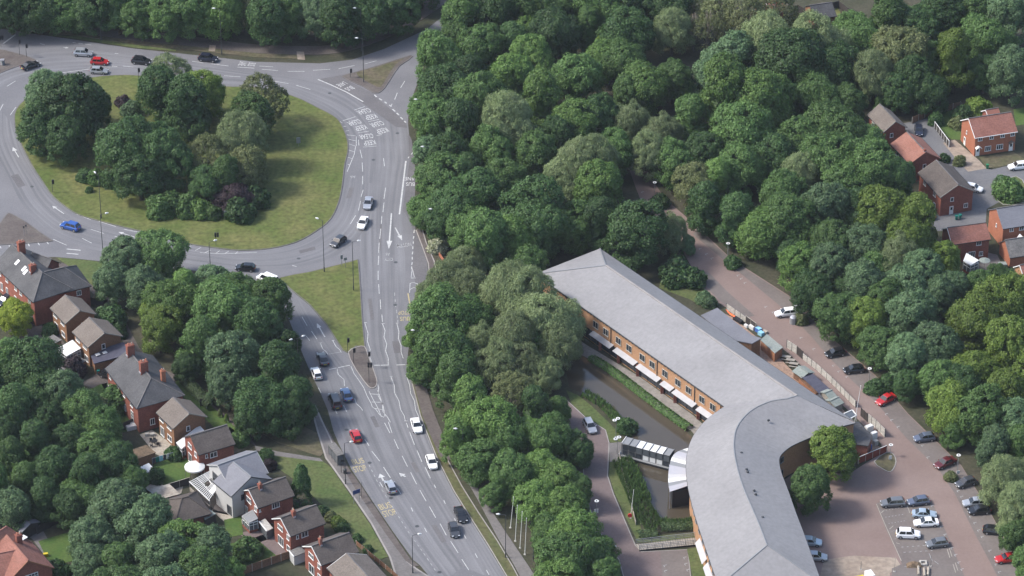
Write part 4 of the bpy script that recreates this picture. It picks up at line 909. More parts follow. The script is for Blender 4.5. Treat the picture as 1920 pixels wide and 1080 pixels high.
ZONES = {
 'island': ('on the roundabout', 'the round sign board', (427, 402), '90,180,48,g 140,210,66,d 82,240,54,d 168,200,44,m 120,262,46,d 318,142,40,w,S 378,180,44,y 300,180,48,d 352,210,58,d 490,190,52,o,S 470,225,44,m 235,285,62,d 318,305,54,d 285,270,40,d '
   '262,328,50,d 385,345,34,d 392,300,45,o 455,270,50,w 422,335,42,m 462,318,40,o'),
 'clump': ('in the roadside clump', 'the bus shelter', (630, 850), '240,490,52,g 300,482,50,m 212,535,42,g 272,545,45,g 318,580,50,b 300,622,44,y 352,545,42,b 402,534,42,g 452,560,44,m 508,572,46,m 420,595,60,m 486,622,56,d '
   '532,655,38,d 378,645,58,m 440,685,60,g 522,702,62,d 552,748,50,d 490,755,58,d 428,732,44,g 540,780,42,d 350,690,32,d 470,790,36,d 290,575,34,y'),
 'gardens': ('in the back gardens', 'the white gazebo', (365, 890), '60,695,56,d 15,690,50,m 92,738,38,d 28,780,52,d 120,752,44,g 90,790,40,d 160,772,48,m 190,800,36,m 70,835,48,d 20,870,45,m 50,905,42,m 130,835,42,d 185,852,44,m '
   '222,880,42,d 245,905,36,m 165,905,48,d 100,890,44,d 25,952,40,g 85,932,44,d 130,955,40,d 28,598,32,v 4,830,40,d 75,750,40,d -20,740,50,d -20,920,50,m 150,940,40,m 205,930,36,d'),
 'corner': ('below the gardens', 'the hipped garage', (345, 955), '222,960,58,g 180,1010,50,g 272,990,58,g 332,1026,54,b 398,1050,52,g 300,1056,58,g 228,1062,50,m 372,1080,56,m 165,1055,40,g 300,1110,60,g 420,1090,40,b 230,1120,60,m'),
 'strip_north': ('in the upper belt', 'the bus stop flag', (787, 565), '905,468,58,m 958,455,50,b 842,535,45,w 828,600,58,m 812,560,36,w 880,545,46,w 952,560,58,w 985,572,62,w 1025,600,64,w 1048,650,46,w 962,645,50,w 832,662,58,m 932,685,45,w '
   '985,690,40,w 1028,705,32,w 852,712,54,m 800,690,36,m 880,610,46,m 900,650,40,w 990,500,40,m 870,500,44,w 1010,640,40,m'),
 'strip_south': ('in the lower belt', 'the white flagpoles', (970, 970), '880,770,58,b 922,802,56,b 960,745,44,o 1000,772,40,d 1046,772,26,m 858,832,40,b 900,862,44,m 950,832,42,m 990,822,40,b 1030,832,44,m 1078,848,32,d 960,892,44,m 1012,882,40,b '
   '1050,902,44,b 1082,925,32,m 925,930,30,m 1010,948,44,b 1058,962,44,b 1030,1002,40,m 1080,1012,48,b 1108,1042,46,m 1060,1062,50,m 1128,1082,40,m 1050,1110,50,b'),
 'roadside_wood': ('in the roadside wood', 'the grassy splitter lamp', (682, 155), '822,112,44,m 852,85,40,m 882,150,44,d 832,172,48,d 800,205,38,m 815,240,42,m 862,240,54,d 805,285,34,g 842,302,44,d 952,240,56,w 902,200,52,m 828,345,56,m 798,392,32,m '
   '860,392,48,d 902,378,56,d 946,342,44,m 1002,402,58,d 880,325,40,d 920,290,44,m 830,420,34,d 880,430,40,m'),
 'north_wood': ('in the far wood', 'the white-edged red house', (1850, 250), '872,32,44,m 932,26,48,d 1000,22,48,m 1062,12,48,m 1122,27,48,m 1192,22,48,d 1252,17,48,d 1302,17,38,o,S 1300,62,34,o,D 1326,66,36,o,D 1345,40,40,o,D 1385,55,36,o,D 985,42,30,o,D 1345,32,44,o,S 1402,40,48,o 1452,28,44,o 902,90,48,m 960,82,44,d '
   '988,62,30,b 1042,72,48,d 1102,62,40,m 1172,72,48,d 1260,62,40,w 1372,112,52,g 1440,92,56,w 1530,92,58,w 1600,60,42,m 1662,42,52,m 1722,52,44,d 1762,30,48,d 1822,32,44,m 1892,30,52,g 1000,117,44,b 952,152,48,b '
   '1132,112,40,b 1082,152,48,m 1202,167,48,b 1168,128,40,m 1262,150,44,m 1332,150,48,g 1490,122,64,d 1562,132,48,d 1622,92,40,m 1692,112,52,o 1790,122,52,y 1842,82,44,m 1896,142,48,g 1640,150,44,w 1870,92,38,m 1712,150,44,d 1750,120,40,m 1845,140,34,d'),
 'middle_wood': ('in the wood', 'the narrow drive lamp', (1227, 365), '1012,190,56,b 1075,235,50,b 1130,228,44,d 1180,232,42,w 1240,250,44,w 1292,222,48,m 1352,185,66,b 1420,200,60,b 1388,250,62,m 1462,190,44,d 1532,190,48,m 1590,195,40,m 1682,178,36,d 1742,172,38,d '
   '1002,292,44,m 1100,318,56,w 1060,340,48,w 1120,358,52,b 1222,290,44,w 1262,305,42,m 1322,290,44,d 1390,320,48,m 1302,348,42,o 1342,342,42,b 1452,302,48,d 1500,272,50,m 1560,262,54,m 1620,280,50,m 1562,310,54,m 1636,332,54,m '
   '1592,345,50,m 1672,345,44,d 1502,332,42,w 1180,180,40,m 1040,262,40,d 1150,290,40,m'),
 'office_wood': ('behind the office', 'the office roof tip', (1132, 475), '1070,422,48,m 1122,422,52,d 1192,442,60,d 1258,440,36,w,W 1012,442,48,d 1322,392,44,d 1382,410,48,d 1432,432,48,b 1480,420,52,m 1470,372,48,m 1542,402,52,g 1602,402,48,d 1660,412,56,y '
   '1716,430,52,y 1696,470,52,y 1562,462,48,m 1622,470,48,g 1768,494,34,y 1492,485,36,d'),
 'carpark_wood': ('beside the car park', 'the tall flagpole', (1600, 800), '1680,492,52,w 1732,522,48,g 1502,502,46,b 1560,512,48,g 1620,540,52,g 1645,512,40,m 1700,552,48,g 1780,545,38,g 1842,542,34,m 1872,526,34,m 1520,560,38,d 1572,592,46,m 1620,602,46,y 1662,575,44,m '
   '1702,602,52,g 1762,562,40,g 1832,610,56,y 1884,580,52,y 1902,660,56,y 1652,652,44,m 1700,672,46,g 1752,662,52,g 1762,720,42,m 1802,722,44,d 1832,702,46,y 1880,742,52,y 1782,772,46,y 1842,782,50,m 1902,802,44,g 1868,842,40,g '
   '1912,842,40,m 1882,902,46,w 1912,962,48,w 1905,1010,36,m 1700,722,30,d 1790,812,30,m 1590,550,36,d 1935,900,40,w 1940,720,46,y 1940,1060,40,m'),
 'northwest_wood': ('beyond the roundabout', 'the far verge lamp', (416, 100), '20,15,48,d 72,20,44,d 122,15,44,m 172,25,40,d 222,20,44,d 262,32,40,m 312,30,44,m 362,26,44,m 412,26,44,b 452,20,38,o 502,40,44,d 542,30,44,m 592,32,44,g 642,40,48,d 692,30,44,d 742,18,44,d '
   '-30,10,50,d 45,-25,50,d 140,-30,50,m 240,-28,50,d 340,-30,50,m 440,-30,50,d 540,-30,50,m 640,-30,50,d 740,-35,50,d 790,-30,44,d'),
 'carpark': ('by the curved office wing', 'the red timber fence', (1640, 855), '1563,850,50,y,B 1520,915,46,m,B'),
}
TREES = []
def place_tree(px, py, rp, t, kind=None, label=None, group=None, name='tree', fac=.89):
    R = rp*mpp(py)*fac; zc = ZC*R
    if kind == 'young': kind = 'N'
    if kind is None: kind = {'w': 'W', 'o': 'S' if trng.random() < .3 else 'A', 'g': 'B'}.get(t) or trng.choice('AAABBN')
    if kind == 'N': R *= 0.9
    p = G(px, py, zc); me = trng.choice(CR[kind])
    r = thing(name, label, 'tree', (p.x, p.y, 0), trng.uniform(0, 6.28), group); r.scale = (R,)*3
    c = link('crown', me, r, loc=(0, 0, ZC)); c.material_slots[0].link = 'OBJECT'; c.material_slots[0].material = L_[t]
    link('trunk', trng.choice(BARE if kind == 'D' else TKP if kind == 'S' or (t == 'w' and trng.random() < .5) else TK), r, loc=(0, 0, ZC))
    r.rotation_euler = (trng.uniform(-.05, .05), trng.uniform(-.05, .05), r.rotation_euler[2])
    r.scale = (R*trng.uniform(.94, 1.06), R*trng.uniform(.94, 1.06), R*trng.uniform(.92, 1.12))
    return r
for zn, (phrase, anc, apx, data) in ZONES.items():
    items = []
    for t in data.split():
        q = t.split(','); items.append((float(q[0]), float(q[1]), float(q[2]), q[3], q[4] if len(q) > 4 else None))
    if zn in ('north_wood', 'middle_wood', 'office_wood', 'carpark_wood', 'strip_south', 'strip_north'):     # a few young trees in the gaps
        for i in range(3, len(items), 9):
            x, y, r_, c, kd = items[i]; items.append((x + trng.choice((-1, 1))*r_*.9, y + r_*.55, r_*trng.uniform(.42, .58), trng.choice([k for k in 'mbgyw' if k != c]), 'young'))
    ap = G(*apx); rank = {}
    order = sorted(range(len(items)), key=lambda i: (G(items[i][0], items[i][1], 8) - ap).length)
    lab = {}
    for i in order:
        yg = 'small ' if items[i][4] == 'young' else ''; c = items[i][3]; k = rank.get(yg+c, 0); rank[yg+c] = k+1
        o_ = ORD[k] if k < len(ORD) else 'another '
        lab[i] = f'{o_}nearest {yg}{NAME[c]} tree to {anc} {phrase}'
    for i, (x, y, r_, c, kd) in enumerate(items):
        place_tree(x, y, r_, c, kd, lab[i], 'trees ' + phrase, fac=.89 if zn == 'island' else .87 if zn == 'clump' else .93)

# smaller shrubs, hedges, garden plants
def shrub(px, py, rp, t, label, name='shrub', kind='H', sz=(1, 1, 1), cat='shrub', rz=None):
    R = rp*mpp(py); p = G(px, py, R*.55)
    o = link(name, trng.choice(CR[kind]), None, loc=(p.x, p.y, R*.55*sz[2]), rz=trng.uniform(0, 6) if rz is None else rz, scale=(R*sz[0], R*sz[1], R*sz[2]))
    o.material_slots[0].link = 'OBJECT'; o.material_slots[0].material = L_[t]
    return tag(o, label, cat)
for a in ((300, 392, 24, 'm', 'rounded green shrub at the west end of the island shrub row'), (322, 384, 24, 'm', 'green shrub second from the west end of the island shrub row'), (350, 386, 26, 'm', 'biggest green shrub in the middle of the island shrub row'),
          (375, 392, 22, 'b', 'fresh green shrub at the east end of the island shrub row'), (398, 400, 16, 'm', 'small green shrub beside the round sign board on the island'), (440, 368, 40, 'p', 'wide low purple-leaved tree at the south side of the island trees', 'purple_tree', 'A', (1.05, 1, .72), 'tree'), (450, 396, 26, 'd', 'dark shrub spreading under the purple-leaved tree on the island'),
          (480, 372, 24, 'd', 'dark shrub east of the purple-leaved tree on the island'), (160, 330, 16, 'd', 'low dark shrub under the tree edge on the island, nearest the road'), (182, 333, 18, 'm', 'low green shrub between two others under the island trees'), (204, 340, 16, 'd', 'low dark shrub under the big island tree'),
          (167, 357, 7, 'd', 'tiny dark bush alone on the roundabout grass'), (231, 192, 14, 'p', 'rounded dark purple bush between the island trees'), (246, 206, 18, 'g', 'greyish shrub beside the purple bush on the island'),
          (820, 462, 17, 'f', 'white-flowering shrub overhanging the footpath by the bus lane'), (1270, 512, 30, 'd', 'dark hedge block behind the tip of the office roof'), (1300, 522, 22, 'd', 'dark hedge end by the drive and office tip'),
          (1320, 560, 14, 'g', 'blue-green shrub at the north end of the low row beside the annex'), (1332, 568, 13, 'g', 'blue-green shrub at the south end of the low row beside the annex'), (1375, 492, 15, 'd', 'dark clipped bush by the drive lamp'), (1238, 377, 17, 'd', 'dark clipped hedge below the lamp on the narrow drive'),
          (1640, 726, 18, 'd', 'dark hedge between car park bays, north half'), (1665, 722, 18, 'd', 'dark hedge between car park bays, south half'), (1503, 600, 12, 'o', 'dry bush beside the car park lamp and the cylinder bin'), (1783, 893, 12, 'o', 'low bush in the car park edge between two cars'),
          (135, 692, 24, 'p', 'purple-leaved small tree by the flat garage roof'), (95, 620, 14, 'd', 'round dark bush behind the first brown house'), (210, 600, 26, 'd', 'dark garden shrub east of the second brown house'), (196, 592, 18, 'g', 'greyish garden shrub east of the first brown house'), (222, 622, 16, 'd', 'dark shrub beside the woodland path behind the houses'),
          (215, 752, 28, 'm', 'large bushy shrub against the three-chimney house'), (190, 768, 22, 'o', 'olive shrub on the lawn beside the three-chimney house'), (326, 850, 16, 'd', 'dark round shrub beside the red brick house with gable'), (292, 893, 16, 'd', 'dark bush beside the white garden roof'),
          (463, 1030, 26, 'm', 'spreading small tree on the lower back garden lawn'), (606, 958, 11, 'd', 'dark clipped bush at the north end of the front garden row'), (621, 970, 12, 'o', 'orange-brown clipped bush in the front garden row'), (635, 979, 13, 'y', 'bright yellow-green clipped bush in the front garden row'),
          (641, 990, 12, 'd', 'dark clipped bush at the south end of the front garden row'), (450, 822, 18, 'm', 'green bush north of the pale grey house'), (505, 872, 13, 'p', 'dark purple shrub beside the grey roof of the pale house'), (498, 855, 14, 'd', 'dark shrub above the purple one by the pale house'), (670, 1010, 10, 'd', 'dark bush on the boundary by the lowest terrace house'),
          (640, 1018, 9, 'd', 'small dark bush by the lowest front gardens'), (690, 1030, 9, 'd', 'low bush against the front fence by the verge'), (1795, 232, 14, 'o', 'golden bush on the lawn behind the estate car'), (1805, 215, 18, 'd', 'dark bush by the back wall behind the estate house'), (1832, 204, 24, 'y', 'long yellow-green clipped hedge behind the estate house'),
          (1892, 356, 26, 'm', 'round small tree on the grass of the estate turning'), (1878, 345, 16, 'g', 'greyish shrub on the grass of the estate turning'), (1771, 297, 10, 'd', 'dark round bush beside the terracotta roof end'), (1798, 303, 11, 'o', 'small thin tree on the estate driveway'), (1755, 225, 14, 'd', 'dark shrub at the corner of the back fence'),
          (60, 970, 14, 'd', 'dark shrub beyond the red-roofed house, near the shed'), (30, 960, 14, 'm', 'green shrub behind the red-roofed house'), (175, 1060, 20, 'd', 'dark hedge below the sunken lawn'), (110, 1068, 20, 'd', 'dark hedge end beside the red-roofed house'),
          (1176, 800, 18, 'd', 'dark reedy bush beside the link bridge')):
    shrub(*a)
shrub(566, 930, 33, 'd', 'tall dark conifer on the verge beside the brown-roofed houses', 'conifer', 'C', (.8, .8, 1.08), 'tree')
shrub(425, 787, 9, 'y', 'small yellow conical conifer behind the tan house', 'conifer', 'C', (.7, .7, .8), 'tree'); shrub(413, 777, 9, 'o', 'small olive conical conifer beside the yellow one', 'conifer', 'C', (.7, .7, .8), 'tree')
# clipped hedges and reeds: rows of leaf clumps, one object each
def hedge(name, px, w, h, t, label, cat='hedge', kind=None, seed=1, leaf=.16, dens=34):
    pts = catmull(wpts(P(px)), 8); r = np.random.default_rng(seed); Pn, Nn = [], []
    for i in range(len(pts)-1):
        a, b = pts[i], pts[i+1]; d = (b-a); l = d.length; s = np.array([-d.y/l, d.x/l, 0]); n = int(l*(w+2*h)*dens)
        u = r.random(n); th = r.uniform(-1, 1, n)
        # a rounded box profile
        ang = th*1.9
        x = np.sin(ang)*w/2*np.clip(1.15, 0, 1.2)*(0.85+.15*r.random(n)); z = h*np.clip(0.25+0.75*np.cos(ang*.82), 0.02, 1)*(0.86+.2*r.random(n))
        base = np.array(a)[None]*(1-u[:, None]) + np.array(b)[None]*u[:, None]
        Pn.append(base + s[None]*x[:, None] + np.stack([0*x, 0*x, z], 1)); Nn.append(s[None]*np.sin(ang)[:, None] + np.array([0, 0, 1])*np.cos(ang*.7)[:, None] + r.normal(size=(n, 3))*.4)
    Pn, Nn = np.vstack(Pn), np.vstack(Nn); n = len(Pn); Nn /= np.linalg.norm(Nn, axis=1)[:, None]
    t_ = np.cross(Nn, r.normal(size=(n, 3))); t_ /= np.linalg.norm(t_, axis=1)[:, None]; bt = np.cross(Nn, t_); S_ = r.uniform(.6, 1.3, n)[:, None]*leaf
    if kind == 'reed':
        t_ = np.array([0, 0, 1.0])[None] + r.normal(size=(n, 3))*.25; bt = np.cross(Nn, t_); bt /= np.linalg.norm(bt, axis=1)[:, None]; vs = np.stack([Pn - t_*S_*1.2, Pn - bt*S_*.4, Pn + t_*S_*2, Pn + bt*S_*.4], 1)
    else: vs = np.stack([Pn - t_*S_*1.3, Pn - bt*S_*.8, Pn + t_*S_*1.3, Pn + bt*S_*.8], 1)
    me = bpy.data.meshes.new(name); me.vertices.add(n*4); me.vertices.foreach_set('co', vs.reshape(-1)); me.loops.add(n*4); me.loops.foreach_set('vertex_index', np.arange(n*4))
    me.polygons.add(n); me.polygons.foreach_set('loop_start', np.arange(0, n*4, 4)); me.update(calc_edges=True); me.validate(); me.materials.append(L_[t])
    return link(name, me, None, label=label, cat=None if kind == 'reed' else cat, kind='stuff' if kind == 'reed' else None)
hedge('hedge', '1108,674 1150,700 1205,742 1250,776 1292,806', 1.9, 1.1, 'm', 'long low hedge on the pond edge beside the office walkway', seed=3)
hedge('hedge', '346,716 368,740 398,768', 2.2, 2.0, 's', 'bright green clipped hedge beside the three-chimney house', seed=4)
hedge('hedge', '1238,992 1270,990 1304,988', 2.4, 1.4, 's', 'clipped hedge between the pond end and the slatted footbridge', seed=5)
hedge('hedge', '1196,1006 1212,1004 1232,1003', 2.0, 1.1, 's', 'short clipped hedge by the drive end of the footbridge', seed=6)
hedge('reeds', '1166,868 1176,892 1188,918 1200,948 1212,970 1226,990 1236,996', 3.4, 1.4, 'r', None, kind='reed', seed=7, leaf=.3, dens=16)
hedge('reeds', '1172,868 1186,892 1198,918 1208,944', 2.6, 1.3, 'r', None, kind='reed', seed=17, leaf=.3, dens=16)
hedge('reeds', '1240,985 1262,988 1290,986 1306,978', 1.6, 1.3, 'r', None, kind='reed', seed=8, leaf=.3, dens=16)
hedge('reeds', '1095,742 1115,752 1140,772 1160,792 1185,806', 1.6, 1.1, 'r', None, kind='reed', seed=9, leaf=.3, dens=14)
# ------------------------------------------------------------------ houses
def uvq(me, fn):
    uv = me.uv_layers.new(name='uv')
    for lp in me.loops: uv.data[lp.index].uv = fn(me.vertices[lp.vertex_index].co)
class House:
    """gabled or hipped block from its ridge ends and the eaves at one end (survey points); eave height in metres"""
    def __init__(s, label, A, B, eF, eB, end='B', he=5.0, wall='brick_red', roof='tile_brown', hipA=0, hipB=0, root=None, name='house', cat='house', ext=0.0, dzmin=1.2, barge=None, gutter=True,
                 hr=None, w=None, group=None, over=0.25, ridgem='kerb_dark', wgut=False):
        sc = 1/mpp(B[1])
        if hr is None:
            q = B if end == 'B' else A
            dz = max(dzmin, ((eF[1]+eB[1])/2 - q[1])/(sc*CP)); hr = he + dz
        if w is None:
            v = (G(*eB, he) - G(*eF, he)); v.z = 0; w = v.length
        a, b = G(*A, hr), G(*B, hr); d = b - a; d.z = 0; L = d.length; d.normalize()
        s.d, s.n = d, Vector((-d.y, d.x, 0)); s.L, s.w, s.he, s.hr = L, w, he, hr
        if w > 2.0 and end and eF:
            # keep the across direction square to the ridge
            pass
        s.ang = math.atan2(d.y, d.x); c = (a + b)/2; c.z = 0
        s.root = root or thing(name, label, cat, c, 0, group); s.c = c - s.root.location
        xa, xb = -L/2 - hipA, L/2 + hipB
        hw = w/2; s.xa, s.xb = xa, xb
        ga, gb = (over if not hipA else .3), (over if not hipB else .3)
        wx0, wx1, wy = xa + ga, xb - gb, hw - .38
        s.wx0, s.wx1, s.wy = wx0, wx1, wy
        slope = (hr - he)/hw; zt = lambda y: hr - abs(y)*slope - .16
        mb = MB()
        T = lambda x, y, z: s.c + s.d*x + s.n*y + Vector((0, 0, z))
        s.T = T
        z1 = zt(wy)
        vs = [T(x, y, z) for x in (wx0, wx1) for y, z in ((-wy, 0), (wy, 0), (wy, z1), (0, zt(0)), (-wy, z1))]
        fs = [(0, 5, 9, 4), (1, 2, 7, 6), (0, 1, 6, 5)]
        if hipA: vs[3] = T(wx0, 0, z1)
        if hipB: vs[8] = T(wx1, 0, z1)
        fs += [(0, 4, 3, 2, 1), (5, 6, 7, 8, 9), (4, 9, 8, 3), (3, 8, 7, 2)]
        mb.add(vs, fs); mb.build('wall', wall, s.root)
        # roof planes with thickness, uv along the courses
        def plane(q, uvs):
            me = bpy.data.meshes.new('roof'); n = len(q); lo = [p - Vector((0, 0, .14)) for p in q]
            me.from_pydata([tuple(p) for p in q+lo], [], [tuple(range(n)), tuple(range(n, 2*n))[::-1]] + [(i, n+i, n+(i+1) % n, (i+1) % n) for i in range(n)])
            u_ = me.uv_layers.new(name='uv')
            for lp in me.loops: u_.data[lp.index].uv = uvs[lp.vertex_index % n]
            me.materials.append(M[roof]); me.update(); link('roof', me, s.root)
        ra, rb = T(-L/2, 0, hr), T(L/2, 0, hr)
        f0, f1, b0, b1 = T(xa, -hw, he), T(xb, -hw, he), T(xa, hw, he), T(xb, hw, he)
        plane([f0, f1, rb, ra], [(xa/5, 0), (xb/5, 0), (L/10, 1), (-L/10, 1)]); plane([b1, b0, ra, rb], [(xb/5, 0), (xa/5, 0), (-L/10, 1), (L/10, 1)])
        if hipA: plane([b0, f0, ra], [(-hw/5, 0), (hw/5, 0), (0, 1)])
        if hipB: plane([f1, b1, rb], [(-hw/5, 0), (hw/5, 0), (0, 1)])
        up = Vector((0, 0, .05))
        mb = MB(); mb.bar(ra + up, rb + up, .24, .12); mb.build('ridge_tiles', ridgem, s.root)
        if hipA or hipB:
            mb = MB()
            for h_, r_, e_ in ((hipA, ra, f0), (hipA, ra, b0), (hipB, rb, f1), (hipB, rb, b1)):
                if h_: mb.bar(r_ + up, e_ + up, .2, .1)
            mb.build('hip_tiles', ridgem, s.root, kind='stuff')
        if barge:
            for x, hp in ((xa, hipA), (xb, hipB)):
                if hp or (barge == 'upvc' and x > 0): continue
                o_ = -.03 if x < 0 else .03
                for y in (-hw, hw):
                    p, q = T(x + o_, 0, hr - .1), T(x + o_, y, he - .1); MB().bar(p, q, .06, .2).build('bargeboard', barge, s.root)
        if gutter:
            for y in (-hw - .05, hw + .05): MB().bar(T(xa, y, he - .1), T(xb, y, he - .1), .12, .12).build('gutter', 'upvc' if wgut else 'black', s.root)
    def side(s, side):
        return {'f': (s.ang, lambda t, z: s.T(s.wx0 + (s.wx1-s.wx0)*t, -s.wy - .015, z)), 'b': (s.ang + math.pi, lambda t, z: s.T(s.wx0 + (s.wx1-s.wx0)*t, s.wy + .015, z)),
                'l': (s.ang - math.pi/2, lambda t, z: s.T(s.wx0 - .015, s.wy*(1 - 2*t), z)), 'r': (s.ang + math.pi/2, lambda t, z: s.T(s.wx1 + .015, -s.wy + 2*s.wy*t, z))}[side]
    def win(s, side, spec, frame='upvc'):
        """'t,z,w,h,n ...' windows along one wall"""
        a, f = s.side(side)
        for q in spec.split():
            v = [float(x) for x in q.split(',')]; rows = int(v[5]) if len(v) > 5 else 1
            window(s.root, f(v[0], v[1]), a, v[2], v[3], int(v[4]), frame, rows)
        return s
    def door(s, side, t, m='upvc', w=.95, h=2.05):
        a, f = s.side(side); p = f(t, h/2 + .02); mb = MB(); n = Vector((math.sin(a), -math.cos(a), 0)); x = Vector((math.cos(a), math.sin(a), 0))
        d_ = MB(); d_.box((0, -.04, 0), (w, .08, h)); o = d_.build('door', m, s.root, loc=p, rz=a)
        g = MB(); g.box((0, -.09, h*.22), (w*.5, .015, h*.35)); g.build('pane', 'glass', o)
        hd = MB(); hd.box((w*.36, -.11, 0), (.06, .06, .14)); hd.build('handle', 'grey_metal', o)
        return s
    def rooflight(s, side, t, f, w=.8, l=1.2, m='offwhite'):
        sy = -1 if side == 'f' else 1; hw = s.w/2
        def pt(dt, df): y = sy*hw*(f + df); return s.T(s.xa + (s.xb-s.xa)*t + dt, y, s.hr - abs(y)*(s.hr-s.he)/hw + .09)
        k = l/2/hw*.85
        MB().slab([pt(-w/2, -k), pt(w/2, -k), pt(w/2, k), pt(-w/2, k)], .1).build('rooflight', m, s.root); return s
    def chimney(s, t, y=0.0, w=.9, l=1.1, h=1.6, brick='brick_red', pots=2, top=None):
        z = s.hr - abs(y)*(s.hr-s.he)/(s.w/2); p = s.T(s.xa + (s.xb-s.xa)*t, y, 0)
        mb = MB(); mb.box((0, 0, 0), (w, l, h + 1.2), 0, z0=z - 1.2); o = mb.build('chimney', brick, s.root, loc=p, rz=s.ang)
        MB().box((0, 0, 0), (w + .18, l + .18, .2), 0, z0=z + h - .32).build('chimney_cap', top or brick, o)
        for i in range(pots):
            MB().tube([(0, -l/2 + l*(i+.5)/pots, z + h), (0, -l/2 + l*(i+.5)/pots, z + h + .42)], [.15, .12], 8).build('chimney_pot', 'terracotta' if i % 2 == 0 else 'patio', o)
        MB().box((0, -l/2 - .06, 0), (w*.8, .12, .3), 0, z0=z - .12 - .1).build('flashing', 'pale_metal', o)
        return s

h1 = House('large red brick Victorian house with slate roof and rooflights near the roundabout', (22, 458), (79, 511), None, None, he=6.2, hr=9.6, w=9.4, wall='brick_red', roof='slate_dark', hipB=4.4)
h1.win('f', '.12,5.2,1.0,1.3,2 .30,5.2,1.0,1.3,2 .53,5.2,1.0,1.3,2 .66,5.2,1.0,1.3,2 .88,5.2,1.0,1.3,2 .14,2.0,.9,1.9,2 .28,2.0,.9,1.9,2 .5,2.0,1.0,1.8,2 .68,1.8,1.6,2.1,3 .88,1.8,1.8,2.1,3').chimney(.18, .6, 1.0, 1.5, 2.6).chimney(.62, -.9, .9, 1.3, 1.7)
h1.rooflight('f', .30, .35).rooflight('f', .47, .35).rooflight('f', .53, .4)
h1w = House(None, (83, 510), (120, 501), None, None, he=6.0, hr=9.2, w=9.0, wall='brick_red', roof='slate_dark', hipB=4.2, root=h1.root)
h1w.win('f', '.7,4.8,1.0,1.2,2 .45,1.8,1.2,1.6,2').win('r', '.3,4.6,1,1.2,2 .7,4.6,1,1.2,2')
h1x = House(None, (60, 473), (97, 486), None, None, he=6.0, hr=8.4, w=5.6, wall='brick_red', roof='slate_dark', root=h1.root); h1x.win('f', '.8,4.6,.9,1.2,2')
h2 = House('brown brick house with tan gable roof next to the Victorian house', (122, 553), (150, 582), (121, 607), (180, 588), wall='brick_brown', roof='tile_brown', barge='wood_pale')
h2.win('f', '.22,4.0,1.7,.95,3 .75,4.0,1.7,.95,3 .25,1.5,1.6,1.5,2 .75,1.3,1.6,1.2,3').win('r', '.58,3.2,.8,1.2,1').door('r', .75)
h3 = House('brown brick house with white conservatory and dark side extension', (167, 595), (196, 624), (162, 651), (229, 630), wall='brick_brown', roof='tile_brown', barge='wood_pale')
h3.win('f', '.25,4.0,1.7,.95,3 .75,4.0,1.7,.95,3 .8,1.4,1.5,1.4,2').win('r', '.45,3.9,.8,1.2,1')
ex = [G(x, y, z) for x, y, z in ((168, 660, 2.7), (176, 682, 2.7), (242, 664, 3.4), (232, 641, 3.9))]
exr = [p - h3.root.location for p in ex]
MB().slab(exr, .18).build('side_roof', 'navy', h3.root); ce = sum(exr, Vector())/4; MB().prism([p.lerp(ce, .05) for p in exr], 0, 2.5).build('side_wall', 'brick_brown', h3.root)
for px, py in ((183, 665), (196.5, 661.5)):
    p = G(px, py, 3.05) - h3.root.location; MB().box((p.x, p.y, 3.12), (.8, .9, .1), h3.ang).build('rooflight', 'offwhite', h3.root)
def conservatory(label, px, z, root=None, m='offwhite', name='conservatory', base='brick_red', ang=None):
    q = [G(x, y, z + (0.5 if i > 1 else 0)) for i, (x, y) in enumerate(P(px))]
    r = root or thing(name, label, 'conservatory', (sum(p.x for p in q)/4, sum(p.y for p in q)/4, 0)); o = r.location if root is None else root.location
    q = [p - o for p in q]; nm = 'conservatory_' if root else ''
    k = 5
    for i in range(k):
        a, b, c, d = q[0].lerp(q[1], i/k), q[0].lerp(q[1], (i+.94)/k), q[3].lerp(q[2], (i+.94)/k), q[3].lerp(q[2], i/k)
        MB().slab([a, b, c, d], .08).build('roof_panel', m, r)
    ctr = sum(q, Vector())/4; w_ = [p.lerp(ctr, .06) for p in q]
    MB().prism(w_, 0, .6).build('dwarf_wall', base, r); MB().prism([p.lerp(ctr, .03) for p in w_], .6, z - .12).build('glazing', 'glass_grey', r)
    for i in range(4):
        a, b = w_[i], w_[(i+1) % 4]; n = max(2, int((b-a).length/.8))
        for j in range(n):
            p = a.lerp(b, j/n); MB().bar((p.x, p.y, .6), (p.x, p.y, z - .1), .1).build('mullion', 'upvc', r)
        MB().bar((a.x, a.y, 1.75), (b.x, b.y, 1.75), .07).build('transom', 'upvc', r); MB().bar((a.x, a.y, z - .14), (b.x, b.y, z - .14), .12, .14).build('eaves_beam', 'upvc', r)
    return r
conservatory(None, '108,653 125,668 152,653 136,637', 2.6, root=h3.root)
h4 = House('long red brick house with three chimneys and dark hipped slate roof', (240, 655), (283, 709), None, None, he=6.0, hr=9.0, w=10.4, wall='brick_red', roof='slate_dark', hipB=4.6)
h4.win('f', '.10,5.0,1.0,1.3,2 .36,4.9,.8,1.1,1 .56,5.0,1.0,1.3,2 .80,5.0,1.3,1.3,2 .14,1.6,2.2,2.2,4 .36,2.6,.8,1.1,1 .56,2.0,1.0,1.6,2,2 .80,2.1,1.3,2.4,2,3').door('f', .03).chimney(.11, -.2, 1.0, 1.5, 2.4).chimney(.53, -.2, 1.0, 1.6, 2.4, pots=3).chimney(.72, 2.6, .7, .9, 2.6, 'brick_bright')
h4.win('r', '.85,4.9,.9,1.2,2 .3,1.8,1,1.5,2').door('r', .55, 'wood_dark')
h5 = House('small orange-brown brick house with tan gable roof below the three-chimney house', (324, 745), (355, 775), (322, 804), (387, 781), wall='brick_brown', roof='tile_brown', barge='wood_pale')
